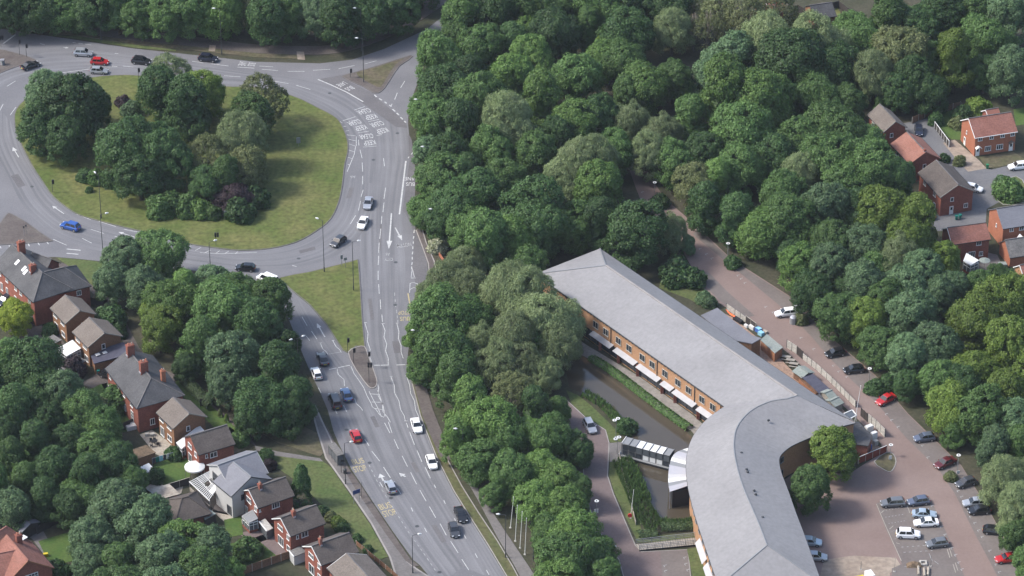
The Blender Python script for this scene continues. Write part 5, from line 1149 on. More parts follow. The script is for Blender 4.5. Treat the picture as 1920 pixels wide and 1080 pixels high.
h5.win('f', '.2,4.0,1.7,.8,3 .72,4.0,1.7,.8,3 .22,1.3,1.5,2.1,3 .7,1.4,1.7,1.3,2').win('r', '.45,3.6,.8,1.2,1').door('r', .8, 'wood_orange')
conservatory('long white glazed lean-to between the tan and the dark-roofed houses', '330,830 340,842 384,808 374,797', 2.7, name='lean_to')
h6 = House('dark red brick house with brown roof and gable windows beside the clothes line', (356, 817), (426, 796), (371, 853), (339, 820), 'A', he=4.8, wall='brick_red', roof='tile_dark')
h6.win('l', '.38,4.3,1.7,1.1,3 .8,3.9,1.0,1.2,2 .35,1.3,1.5,2.1,2 .82,1.2,.9,1.5,2').win('f', '.22,3.7,.5,.9,1 .42,3.6,1.5,1.2,2')
h7 = House('pale grey rendered house with grey roofs and white pergola', (408, 872), (481, 846), None, None, he=5.4, hr=7.9, w=9.0, wall='render', roof='tile_grey', barge='render', ridgem='grey_metal')
h7.win('l', '.3,3.9,2.0,2.0,2 .62,1.4,2.4,2.2,3', 'dark_metal')
h7c = House(None, (437, 866), (471, 894), None, None, he=5.4, hr=8.0, w=9.5, wall='render', roof='tile_grey', barge='dark_metal', root=h7.root, ridgem='grey_metal')
h7c.win('f', '.8,1.4,1.4,1.9,2', 'dark_metal').win('r', '.3,4.0,1.2,1.2,2', 'dark_metal')
SEMI = 'brown-roofed semi-detached houses'
h8 = House('red brick gabled house with brown roof and bay next to the pale grey house', (466, 918), (535.5, 894), (484.6, 953), (449, 920), 'A', he=4.9, wall='brick_red', roof='tile_dark', barge='upvc', group=SEMI)
h8.win('l', '.42,4.4,1.9,1.2,3 .85,3.9,.9,1.2,2 .25,1.4,1.0,1.7,2').win('f', '.5,3.9,1.6,1.2,3 .05,3.9,.3,.6,1').chimney(.28, -.4, .6, .8, 1.1)
conservatory(None, '453,967 467,981 484,972 474,955', 2.5, root=h8.root, m='grey_metal')
h9 = House('middle red brick gabled house with brown roof, white french windows to a patio', (526, 971), (593, 946), (544, 1006), (507, 973), 'A', he=4.9, wall='brick_red', roof='tile_dark', barge='upvc', group=SEMI)
h9.win('l', '.4,4.4,1.8,1.1,3 .86,3.9,.9,1.2,2 .4,1.3,2.0,2.1,3 .86,1.3,1.2,1.3,2').win('f', '.2,3.9,.5,.9,1 .42,3.9,1.4,1.2,2').chimney(.33, -.4, .6, .8, 1.2).door('f', .9, 'wood_orange')
h10 = House('red brick gabled house with brown roof behind the brown garden fence', (584, 1024), (655, 998.5), (603, 1060), (564, 1025), 'A', he=4.9, wall='brick_red', roof='tile_dark', barge='upvc', group=SEMI)
h10.win('l', '.4,4.4,1.8,1.1,3 .86,3.9,.9,1.2,2 .4,1.3,2.0,2.1,2 .86,1.3,1.2,1.3,2').win('f', '.5,3.8,1.4,1.2,2 .85,3.8,1.0,1.2,2').chimney(.22, -.2, .5, .7, 1.4)
h11 = House('lowest brown-roofed house at the edge of the photo with white gable end', (650, 1037), (702, 1094), None, None, he=4.6, hr=6.5, w=8.4, wall='brick_red', roof='tile_brown', barge='upvc', group=SEMI)
h11.win('f', '.3,3.4,1.4,1.2,2 .7,3.4,1.4,1.2,2')
h12 = House('red tiled house with hipped and gabled roofs at the lower corner', (12, 1003), (53, 1051), None, None, he=5.0, hr=8.6, w=10.0, wall='brick_red', roof='tile_red', barge='wood_orange', ridgem='tile_orange')
h12.win('r', '.55,4.6,2.6,1.3,4,2 .5,1.6,2.4,1.5,4,2').chimney(.2, 1.6, .9, 1.1, 1.9)
h12b = House(None, (-30, 1043), (36, 1030), None, None, he=5.0, hr=8.2, w=9.0, wall='brick_red', roof='tile_red', root=h12.root, ridgem='tile_orange')
h12c = House(None, (-25, 1012), (12, 987), None, None, he=5.2, hr=8.8, w=7.6, wall='brick_red', roof='tile_orange', hipB=2.5, root=h12.root, ridgem='tile_orange')
p = G(40, 1010, 6.5) - h12.root.location; MB().box((p.x, p.y, 6.5), (1.2, 2.2, .1), -.7).build('rooflight', 'offwhite', h12.root)
# --- estate houses, upper right
e1 = House('brown-roofed red brick house at the top of the estate row by the wood', (1649, 195), (1680, 227), (1661, 246), (1707, 239), wall='brick_red', roof='tile_brown', barge='wood_pale')
e1.win('r', '.35,3.6,.8,1.1,1').win('f', '.3,3.8,1.2,1.1,2 .7,3.8,1.2,1.1,2')
e2 = House('terracotta-roofed red brick house in the middle of the estate row by the wood', (1700, 247), (1736, 285), (1702, 307), (1761, 296), wall='brick_red', roof='tile_orange', barge='tile_orange')
e2.win('r', '.5,3.6,.8,1.1,1').win('f', '.3,3.8,1.2,1.1,2 .7,3.8,1.2,1.1,2').chimney(.95, 0, .4, .4, .5, pots=0)
e3 = House('large dark brown-roofed red brick house at the lower end of the estate row', (1755, 300), (1797, 346), (1763, 370), (1828, 357), wall='brick_red', roof='tile_dark', barge='wood_pale')
e3.win('r', '.35,3.8,.8,1.0,1 .8,1.6,1.0,1.1,2').win('f', '.25,3.9,1.2,1.1,2 .72,3.9,1.2,1.1,2 .75,1.2,1.0,1.4,1').door('r', .35)
e4 = House('red brick house with white bargeboard, orange gable and terracotta roof', (1816, 222), (1896, 210), (1832, 257), (1798, 225), 'A', wall='brick_bright', roof='tile_red', barge='upvc', wgut=True)
e4.win('f', '.12,4.3,1.0,1.0,2 .4,4.3,1.0,1.0,2 .67,4.3,1.0,1.0,2 .92,4.3,1.0,1.0,2 .33,1.5,1.5,1.3,3 .62,1.5,1.6,1.3,3').win('l', '.4,3.7,.35,.9,1').door('f', .08).door('f', .9).door('l', .3)
for t in (.08, .9):
    a_, f_ = e4.side('f'); p = f_(t, 2.5); n_ = Vector((math.sin(a_), -math.cos(a_), 0)); x_ = Vector((math.cos(a_), math.sin(a_), 0))
    MB().slab([p + n_*.9 - x_*.7 - Vector((0, 0, .3)), p + n_*.9 + Vector((0, 0, .25)), p + Vector((0, 0, .25)), p - x_*.7 - Vector((0, 0, .3))], .08).slab([p + n_*.9 + Vector((0, 0, .25)), p + n_*.9 + x_*.7 - Vector((0, 0, .3)), p + x_*.7 - Vector((0, 0, .3)), p + Vector((0, 0, .25))], .08).build('porch', 'upvc' if t < .5 else 'tile_brown', e4.root, kind='stuff')
e4b = House(None, (1848, 206), (1872, 202), None, None, he=4.8, hr=6.3, w=4.5, wall='brick_red', roof='tile_orange', barge='upvc', root=e4.root)
e5 = House('grey-roofed estate house with bright orange brick gable beside the parked bins', (1868, 391), (1935, 381), (1886, 428), (1851, 393), 'A', wall='brick_bright', roof='tile_grey')
e5.win('f', '.25,4.3,.9,1.0,2 .55,4.3,1.1,1.0,2 .2,1.5,.8,1.0,1').win('l', '.55,3.7,.4,.9,1')
e5b = House(None, (1884, 450), (1930, 443), (1902, 482), (1868, 456), 'A', he=2.5, wall='brick_bright', roof='felt', root=e5.root, dzmin=.8)
conservatory('white conservatory with pale roof against the grey-roofed estate house', '1900,455 1914,472 1930,456 1912,438', 3.0)
e6 = House('red tiled house half hidden by yellow-green trees in front of the estate road', (1776, 427), (1849, 417), (1792, 457), (1759, 430), 'A', wall='brick_red', roof='tile_red', barge='upvc')
e6.win('f', '.72,4.2,1.1,1.0,2 .55,1.4,1.5,1.9,3 .8,1.5,.9,1.1,2').win('l', '.8,3.5,.8,1,1')
conservatory('pale roofed conservatory at the back of the red tiled house', '1806,489 1820,498 1836,488 1812,474', 2.6)
e7 = House('brick house at the frame edge with orange gable and white windows', (1912, 497), (1950, 490), (1920, 525), (1900, 500), 'A', he=5.0, wall='brick_orange', roof='tile_orange', barge='upvc'); e7.win('l', '.4,3.8,1.0,1.1,2 .4,1.4,1.2,1.4,2').win('f', '.2,3.8,1.0,1.1,2 .2,1.5,1,1.2,2')
e8 = House('dark-roofed house among the trees at the top of the photo', (1518, 10), (1560, 4), None, None, he=4.5, hr=6.5, w=7.0, wall='brick_brown', roof='slate_dark'); e8.win('l', '.5,3.3,1,1,2')
e9 = House('brick house with pink-brown yard at the top edge of the photo', (1430, -4), (1458, -12), None, None, he=4.5, hr=6.3, w=7.0, wall='brick_red', roof='tile_orange', barge='upvc'); e9.win('f', '.3,3.3,1,1,2')

# --- garages, sheds, garden structures
def flat_roof(label, px, z, m, wall, name='garage', cat='garage', fall=.15, inset_=.04, trim=None, door=None):
    q = [G(x, y, z) for x, y in P(px)]; c = sum(q, Vector())/len(q); c.z = 0
    r = thing(name, label, cat, c); q = [p - c for p in q]; cc = sum(q, Vector())/len(q)
    MB().slab(q, .16).build('roof', m, r); MB().prism([p.lerp(cc, inset_) for p in q], 0, z - .18).build('wall', wall, r)
    if trim: MB().bar(q[0] + Vector((0, 0, .02)), q[1] + Vector((0, 0, .02)), .18, .2).build('fascia', trim, r)
    if door:
        a, b = q[0].lerp(cc, inset_), q[1].lerp(cc, inset_); d = (b-a); d.z = 0; l = d.length; d.normalize(); n = Vector((d.y, -d.x, 0))
        if n.dot(a - cc) < 0: n = -n
        p0, p1 = a + d*l*.12 + n*.02, b - d*l*.12 + n*.02
        MB().slab([(p0.x, p0.y, 2.1), (p1.x, p1.y, 2.1), (p1.x + n.x*.03, p1.y + n.y*.03, .05), (p0.x + n.x*.03, p0.y + n.y*.03, .05)], .02).build('door', door, r)
    return r
flat_roof('flat felt-roofed garage with pale fascia behind the brown houses', '63,645 72,658 116,637 100,627', 2.5, 'felt', 'brick_brown', trim='offwhite', door='upvc')
flat_roof('flat felt-roofed garage with white front beside the purple-leaved tree', '104,684 114,698 162,676 148,668', 2.5, 'felt', 'brick_brown', trim='offwhite', door='upvc')
flat_roof('brick outbuilding with mossy sloping roof and white trim by the patio', '233,848 248,864 292,848 274,834', 2.5, 'mossy', 'brick_brown', 'outbuilding', 'outbuilding', trim='offwhite', door='upvc')
flat_roof('low garden store with white sheet roof beside the lawn and clothes line', '254,879 262,890 291,881 279,868', 1.9, 'offwhite', 'wood_pale', 'garden_store', 'shed')
flat_roof('flat garage with cream roof and stained middle beside the pergola', '276,918 300,936 338,926 317,907', 2.4, 'patio', 'brick_brown', trim='concrete', door='wood_pale')
flat_roof('low mossy lean-to roof beside the hipped garage', '376,959 384,974 405,963 392,954', 1.9, 'felt_green', 'wood_dark', 'lean_to', 'shed')
g1 = House('square brick garage with dark red hipped roof beside the grey house', (341, 934), (352, 931), None, None, he=2.6, hr=4.9, w=8.2, wall='brick_red', roof='tile_dark', hipA=3.2, hipB=3.2, name='garage', cat='garage', ridgem='tile_dark')
g2 = House('grey-roofed garden shed near the red-roofed house, under the trees', (48, 975), (58, 981), None, None, he=2.3, hr=3.2, w=4.6, wall='wood_dark', roof='tile_grey', name='shed', cat='shed', gutter=False)
flat_roof('white low carport roof between the two middle brick houses', '486,978 500,996 512,990 497,972', 2.1, 'concrete', 'glass_grey', 'carport', 'carport', trim='upvc')
flat_roof('low brick porch with white windows at the side of the middle brick house', '542,1033 551,1044 575,1034 562,1024', 2.1, 'felt', 'render', 'porch', 'porch', trim='upvc')
# gazebo with round white canopy
gz = thing('gazebo', 'round white garden gazebo between lawn and pergola', 'gazebo', G(366, 893))
R_ = 2.0; zz = 2.35
mb = MB(); n = 20; rim = [(math.cos(2*math.pi*i/n)*R_, math.sin(2*math.pi*i/n)*R_, zz) for i in range(n)]; mid = [(x*.55, y*.55, zz + .28) for x, y, z in rim]; low = [(x, y, zz - .28) for x, y, z in rim]
mb.add(rim + mid + low + [(0, 0, zz + .4)], [(i, (i+1) % n, n + (i+1) % n, n+i) for i in range(n)] + [(n+i, n + (i+1) % n, 3*n) for i in range(n)] + [(2*n+i, 2*n + (i+1) % n, (i+1) % n, i) for i in range(n)])
mb.build('canopy', 'offwhite', gz)
for i in range(6):
    a = i*math.pi/3 + .3; MB().bar((math.cos(a)*1.9, math.sin(a)*1.9, 0), (math.cos(a)*1.9, math.sin(a)*1.9, zz), .1).build('post', 'wood_pale', gz)
# pergola: pale beams over a dark seating area
pg = thing('pergola', 'white slatted timber pergola attached to the pale grey house', 'pergola', G(385, 915)); o = pg.location
q = [G(x, y, 2.7) - o for x, y in P('355,903 393,939 412,910 394,883')]
for i in range(15):
    t = (i+.5)/15; a, b_ = q[0].lerp(q[1], t), q[3].lerp(q[2], t)
    if i in (6, 7, 8): b_ = a.lerp(b_, .42) if i != 7 else a.lerp(b_, .36)
    MB().bar(a + Vector((0, 0, .1)), b_ + Vector((0, 0, .1)), .13, .12).build('slat', 'offwhite', pg)
for t in (0, .36, .7, 1): MB().bar(q[0].lerp(q[3], t), q[1].lerp(q[2], t), .16, .14).build('beam', 'offwhite', pg)
for p in (q[0], q[1], q[0].lerp(q[1], .5), q[2], q[3]): MB().bar((p.x, p.y, 0), (p.x, p.y, 2.6), .14).build('post', 'wood_pale', pg)
a, b_ = q[1].lerp(q[2], .15), q[1].lerp(q[2], .95); c1 = q[0].lerp(q[1], .72).lerp(q[3].lerp(q[2], .72), .9)
MB().slab([q[0].lerp(q[1], .78).lerp(q[3].lerp(q[2], .78), .3) + Vector((0, 0, .3)), q[1].lerp(q[2], .3) + Vector((0, 0, .3)), q[2] + Vector((0, 0, .3)), q[0].lerp(q[1], .78).lerp(q[3].lerp(q[2], .78), 1) + Vector((0, 0, .3))], .08).build('roof_panel', 'offwhite', pg)
MB().slab([p - Vector((0, 0, 2.62)) for p in q], .06).build('deck', 'wood_dark', pg)
MB().bar(q[0] - Vector((0, 0, 1.7)), q[1] - Vector((0, 0, 1.7)), .1, .9).build('side_panel', 'wood_pale', pg)

# --- fences and walls: panels and posts
def fence(label, px, h, m, post='wood_pale', step=1.9, name='fence', z=0.0, thick=.07, cap=None, cat='fence'):
    pts = wpts(P(px)); r = thing(name, label, cat, pts[0]); o = pts[0]
    for i in range(len(pts)-1):
        a, b = pts[i] - o, pts[i+1] - o; L = (b-a).length; n = max(1, round(L/step)); d = (b-a)/n
        pm = MB().box((0, 0, 0), (L/n - .14, thick, h), 0, z0=.03).mesh('panel'); pm.materials.append(M[m]); ps = MB().box((0, 0, 0), (.12, .12, h + .12), 0, z0=0).mesh('post'); ps.materials.append(M[post])
        ang = math.atan2(d.y, d.x)
        for k in range(n):
            c = a + d*(k+.5); link('panel', pm, r, loc=(c.x, c.y, z), rz=ang)
            c = a + d*k; link('post', ps, r, loc=(c.x, c.y, z), rz=ang)
        if i == len(pts)-2: link('post', ps, r, loc=(b.x, b.y, z), rz=ang)
        if cap: MB().bar(a + Vector((0, 0, h + .04 + z)), b + Vector((0, 0, h + .04 + z)), thick + .06, .05).build('capping', cap, r)
    return r
fence('pale concrete panel fence along the car park, upper length by the shed', '1475,652 1494,664', 1.9, 'concrete', 'dark_metal', 1.8)
fence('pale concrete panel fence along the car park beside the dark netting', '1505,674 1530,693 1560,720 1592,752 1604,764', 1.5, 'concrete', 'dark_metal', 1.8)
fence('pale concrete panel fence by the flagpole, lower length', '1626,790 1642,803 1659,820', 1.9, 'concrete', 'dark_metal', 1.8)
fence('low wall of pale panels above the orange tarpaulin', '1362,580 1378,591 1398,605', 1.4, 'concrete', 'dark_metal', 2)
fence('dark green trellis fence panel with pale edge between tarpaulin and boards', '1398,606 1417,620', 1.8, 'wood_dark', 'wood_pale', 2.2, cap='wood_pale')
fence('red timber fence with pale posts and white-topped panels by the car park island', '1609,870 1662,848', 1.6, 'wood_red', 'wood_pale', 1.9, cap='offwhite')
fence('dark timber gate and fence in the gap of the pale panel fence, upper one', '1494,664 1505,674', 1.9, 'wood_dark', 'wood_dark', 1.0, name='gate', cat='gate')
fence('dark timber double gate beside the white flagpole', '1614,780 1626,791', 1.9, 'wood_dark', 'wood_dark', 1.0, name='gate', cat='gate')
fence('dark panelled fence with white frames on the estate driveway', '1752,240 1779,276', 1.6, 'wood_dark', 'upvc', 1.6, cap='upvc')
fence('brown brick wall behind the estate back lawn', '1710,232 1745,216 1800,203', 1.7, 'wood', 'wood_pale', 2.0, name='garden_wall', cat='wall')
fence('brown timber garden fence below the middle patio', '455,1078 545,1046 566,1036', 1.7, 'wood', 'wood_pale', 1.9)
fence('dark garden fence beside the tan house patio', '228,808 262,792 292,793', 1.7, 'wood_dark', 'wood_dark', 2.0)
fence('dark fence behind the first brown house', '52,613 90,592', 1.6, 'wood_dark', 'wood_dark', 2.0)
fence('dark timber fence behind the second brown house and hedge', '376,762 402,758', 1.7, 'wood_dark', 'wood_dark', 2.0)
fence('dark fence below the first brown house front', '170,571 202,574', 1.6, 'wood_dark', 'wood_dark', 2.0)
fence('dark fence between round gazebo and cream garage', '318,920 356,908', 1.6, 'wood_dark', 'wood_pale', 2.0, cap='wood_pale')
fence('brown boundary fence of the front gardens along the grass verge', '668,1022 702,1050 734,1076 760,1100', 1.0, 'wood', 'wood_pale', 2.0)
fence('low garden fence of the small back lawn with the spreading tree', '425,1058 470,1072 520,1048', .8, 'wood_pale', 'wood_pale', 1.6)
fence('dark fence below the sunken lawn', '70,1002 100,985 140,978', 1.5, 'wood_dark', 'wood_dark', 2.0)
fence('dark boundary fence at the top among the trees', '1495,22 1512,30 1572,14 1590,28', 1.8, 'wood_dark', 'wood_dark', 2.2)
fence('low brick wall beside the bus lane footpath', '822,478 832,492 836,502', .9, 'brick_bright', 'brick_bright', 1.8, name='garden_wall', cat='wall')
fence('thin pale rail fence along the pond lawn', '1161,852 1166,885 1175,918 1185,955 1192,985', .9, 'wood_pale', 'wood_pale', 40, name='rail_fence', thick=.05)
# sheds of the office yard
def shed(label, A, B, w, he, dz, wall, roof, **k): return House(label, A, B, None, None, he=he, hr=he + dz, w=w, wall=wall, roof=roof, name='shed', cat='shed', gutter=False, over=.12, ridgem=roof, **k)
sh = flat_roof('orange timber shed with pale green felt roof in the office yard', '1426,637 1453,662 1468,651 1438,626', 2.3, 'felt_green', 'wood_orange', 'shed', 'shed')
shed('grey-green roofed shed in the yard beside the dark netting', (1497, 686), (1516, 699), 3.4, 1.9, .6, 'wood', 'felt_green')
shed('pale green roofed shed in the yard, upper of the pair by the dark gable', (1546, 737), (1560, 731), 3.4, 1.9, .6, 'wood_pale', 'felt_green')
shed('pale green roofed shed in the yard, lower of the pair by the dark gable', (1556, 752), (1573, 744), 3.2, 1.7, .6, 'wood_pale', 'felt_green')
flat_roof('orange timber enclosure below the netting in the office yard', '1497,708 1530,738 1535,733 1503,704', 1.3, 'wood', 'wood_orange', 'play_enclosure', 'enclosure')
nt_ = thing('netting_cage', 'dark netting cage over the yard beside the grey-green shed', 'cage', G(1530, 722)); q = [G(x, y, 2.0) - nt_.location for x, y in P('1502,706 1522,699 1556,729 1536,738')]
MB().slab(q, .04).build('net', 'navy', nt_)
for p in q: MB().bar((p.x, p.y, 0), p, .1).build('post', 'wood_dark', nt_)
# ------------------------------------------------------------------ cars
def car_parts(kind):
    L, Wd_, hr, x0, x1, x2, x3, zb, hood = {  # length, width, roof, windscreen base, roof front, roof rear, rear glass base, belt, bonnet tip
        'hatch': (4.15, 1.76, 1.48, .95, .25, -1.45, -1.95, .92, .72), 'saloon': (4.6, 1.8, 1.44, 1.0, .25, -.95, -1.65, .90, .72),
        'estate': (4.6, 1.8, 1.52, 1.05, .35, -1.75, -2.2, .94, .74), 'suv': (4.45, 1.86, 1.68, 1.05, .45, -1.6, -2.05, 1.05, .88), 'van': (5.0, 1.95, 1.95, 1.55, .85, -2.2, -2.42, 1.1, .95)}[kind]
    hl, hw = L/2, Wd_/2
    st = [(-hl, .80, .46, zb-.16), (-hl+.10, .92, .30, zb-.02), (-hl+.45, .985, .24, zb), (x3, 1, .22, zb+.01), (-.6, 1, .2, zb), (.4, 1, .2, zb), (x0, 1, .2, zb), (hl-.75, .985, .22, zb-.10), (hl-.28, .93, .26, hood), (hl-.06, .82, .32, hood-.14), (hl, .70, .42, hood-.26)]
    b = MB(); n = 8; k = len(st)
    for x, f, lo, hi in st:
        w = hw*f; b.v += [(x, -w*.86, lo), (x, -w, lo+.14), (x, -w, hi-.18), (x, -w*.9, hi), (x, w*.9, hi), (x, w, hi-.18), (x, w, lo+.14), (x, w*.86, lo)]
    for i in range(k-1):
        for j in range(n): b.f.append((i*n+j, i*n+(j+1) % n, (i+1)*n+(j+1) % n, (i+1)*n+j))
    b.f.append(tuple(range(n))); b.f.append(tuple((k-1)*n+j for j in range(n))[::-1])
    # cabin: pillars and roof in body colour, glass set just proud of it
    bw, rw = hw*.90, hw*.70
    cab = [(x0, zb-.02, bw), (x1, hr-.06, rw), (x1-.25, hr-.01, rw), (x2+.2, hr, rw), (x2, hr-.05, rw), (x3, zb-.02, bw)]
    b.add([(x, -w, z) for x, z, w in cab] + [(x, w, z) for x, z, w in cab], [(0, 1, 7, 6), (1, 2, 8, 7), (2, 3, 9, 8), (3, 4, 10, 9), (4, 5, 11, 10), (0, 5, 4, 3, 2, 1), (6, 7, 8, 9, 10, 11)])
    for s in (-1, 1): b.box((x0-.25, s*(hw+.06), zb+.05), (.16, .2, .13))
    parts = [('body', b.mesh('car_body', False), None)]
    def lerp(a, c, t): return tuple(a[i]+(c[i]-a[i])*t for i in range(3))
    def pane(nm, a, b_, c, d, off, ins=.07, mt='carglass'):
        ctr = tuple(sum(q[i] for q in (a, b_, c, d))/4 for i in range(3))
        q = [tuple(lerp(v, ctr, ins)[i] + off[i] for i in range(3)) for v in (a, b_, c, d)]
        g = MB(); g.quad(*q); me = g.mesh('car_'+nm); me.materials.append(M[mt]); parts.append((nm, me, None))
    A0, A1, A4, A5 = cab[0], cab[1], cab[4], cab[5]
    pane('windscreen', (A0[0], -A0[2], A0[1]+.03), (A0[0], A0[2], A0[1]+.03), (A1[0], A1[2], A1[1]), (A1[0], -A1[2], A1[1]), (.018, 0, .018))
    pane('rear_window', (A5[0], A5[2], A5[1]+.05), (A5[0], -A5[2], A5[1]+.05), (A4[0], -A4[2], A4[1]), (A4[0], A4[2], A4[1]), (-.018, 0, .018), .10)
    for s in (-1, 1):
        xm = (x1+x2)/2+.1
        for nm, xa, xb, ta, tb in (('side_window', x0-.12, xm+.04, x1+.02, xm+.04), ('side_window', xm-.04, x3+.35, xm-.04, x2+.1)):
            pane(nm, (xa, s*bw, zb+.02), (xb, s*bw, zb+.02), (tb, s*(rw+.012), hr-.08), (ta, s*(rw+.012), hr-.08), (0, s*.016, .006), .05)
    wr = .33 if kind not in ('suv', 'van') else .36
    w = MB(); w.tube([(0, -.11, 0), (0, .11, 0)], wr, 14); wm = w.mesh('car_wheel'); wm.materials.append(M['tyre'])
    r = MB(); r.tube([(0, -.122, 0), (0, .122, 0)], wr*.62, 10); rm = r.mesh('car_rim'); rm.materials.append(M['rim'])
    for x in (hl-.85, -hl+.82):
        for s in (-1, 1): parts.append(('wheel', wm, (x, s*(hw-.07), wr), rm))
    def lamp(nm, x, y, z, d, mt):
        q = MB(); q.box((0, 0, 0), d); me = q.mesh('car_'+nm); me.materials.append(M[mt]); parts.append((nm, me, (x, y, z)))
    for s in (-1, 1): lamp('headlight', hl-.14, s*(hw*.66), hood-.12, (.14, .34, .14), 'headlamp'); lamp('tail_light', -hl+.05, s*(hw*.70), zb-.16, (.10, .22, .26), 'taillamp')
    lamp('number_plate', hl-.02, 0, .42, (.06, .5, .11), 'offwhite'); lamp('number_plate', -hl+.0, 0, .62, (.06, .5, .11), 'yellow_p')
    return parts
CARP = {k: car_parts(k) for k in ('hatch', 'saloon', 'estate', 'suv', 'van')}
PAINT = {}
def paint(nm, c, metal=.35):
    if nm not in PAINT:
        PAINT[nm] = m = mat('car_paint_'+nm, c, None, 1, .28, spec=.5, metal=metal)
        m.node_tree.nodes['Principled BSDF'].inputs['Coat Weight'].default_value = .5
    return PAINT[nm]
for nm, c, mt in (('silver', (.42, .43, .45), .5), ('white', (.78, .78, .77), 0), ('black', (.012, .012, .014), .1), ('navy', (.018, .022, .04), .2), ('red', (.42, .016, .018), .1), ('blue', (.03, .10, .36), .3), ('darkgrey', (.07, .073, .08), .4), ('grey', (.17, .175, .18), .4),
                  ('slate', (.12, .14, .19), .4), ('maroon', (.10, .015, .018), .2), ('paleblue', (.42, .50, .56), .4), ('bluegrey', (.06, .11, .22), .4)): paint(nm, c, mt)
def car(px, py, dx, dy, kind, col, label, group):
    """centre of the car as seen (about 0.7 m above the ground) and heading"""
    p = G(px, py, .7); d = Dir(px, py, dx, dy)
    r = thing('car' if kind != 'van' else 'people_carrier', label, 'car', (p.x, p.y, .034), math.atan2(d.y, d.x), group); r.scale = (CS_,)*3
    for q in CARP[kind]:
        o = link(q[0], q[1], r, loc=q[2])
        if q[0] == 'body':
            if not o.data.materials: o.data.materials.append(M['black'])
            o.material_slots[0].link = 'OBJECT'; o.material_slots[0].material = PAINT[col]
        if len(q) > 3: link('rim', q[3], o)
CS_ = 1.05
GR, GP, GE = 'cars driving on the roundabout and main road', 'cars parked in the office car park', 'cars parked on the housing estate'
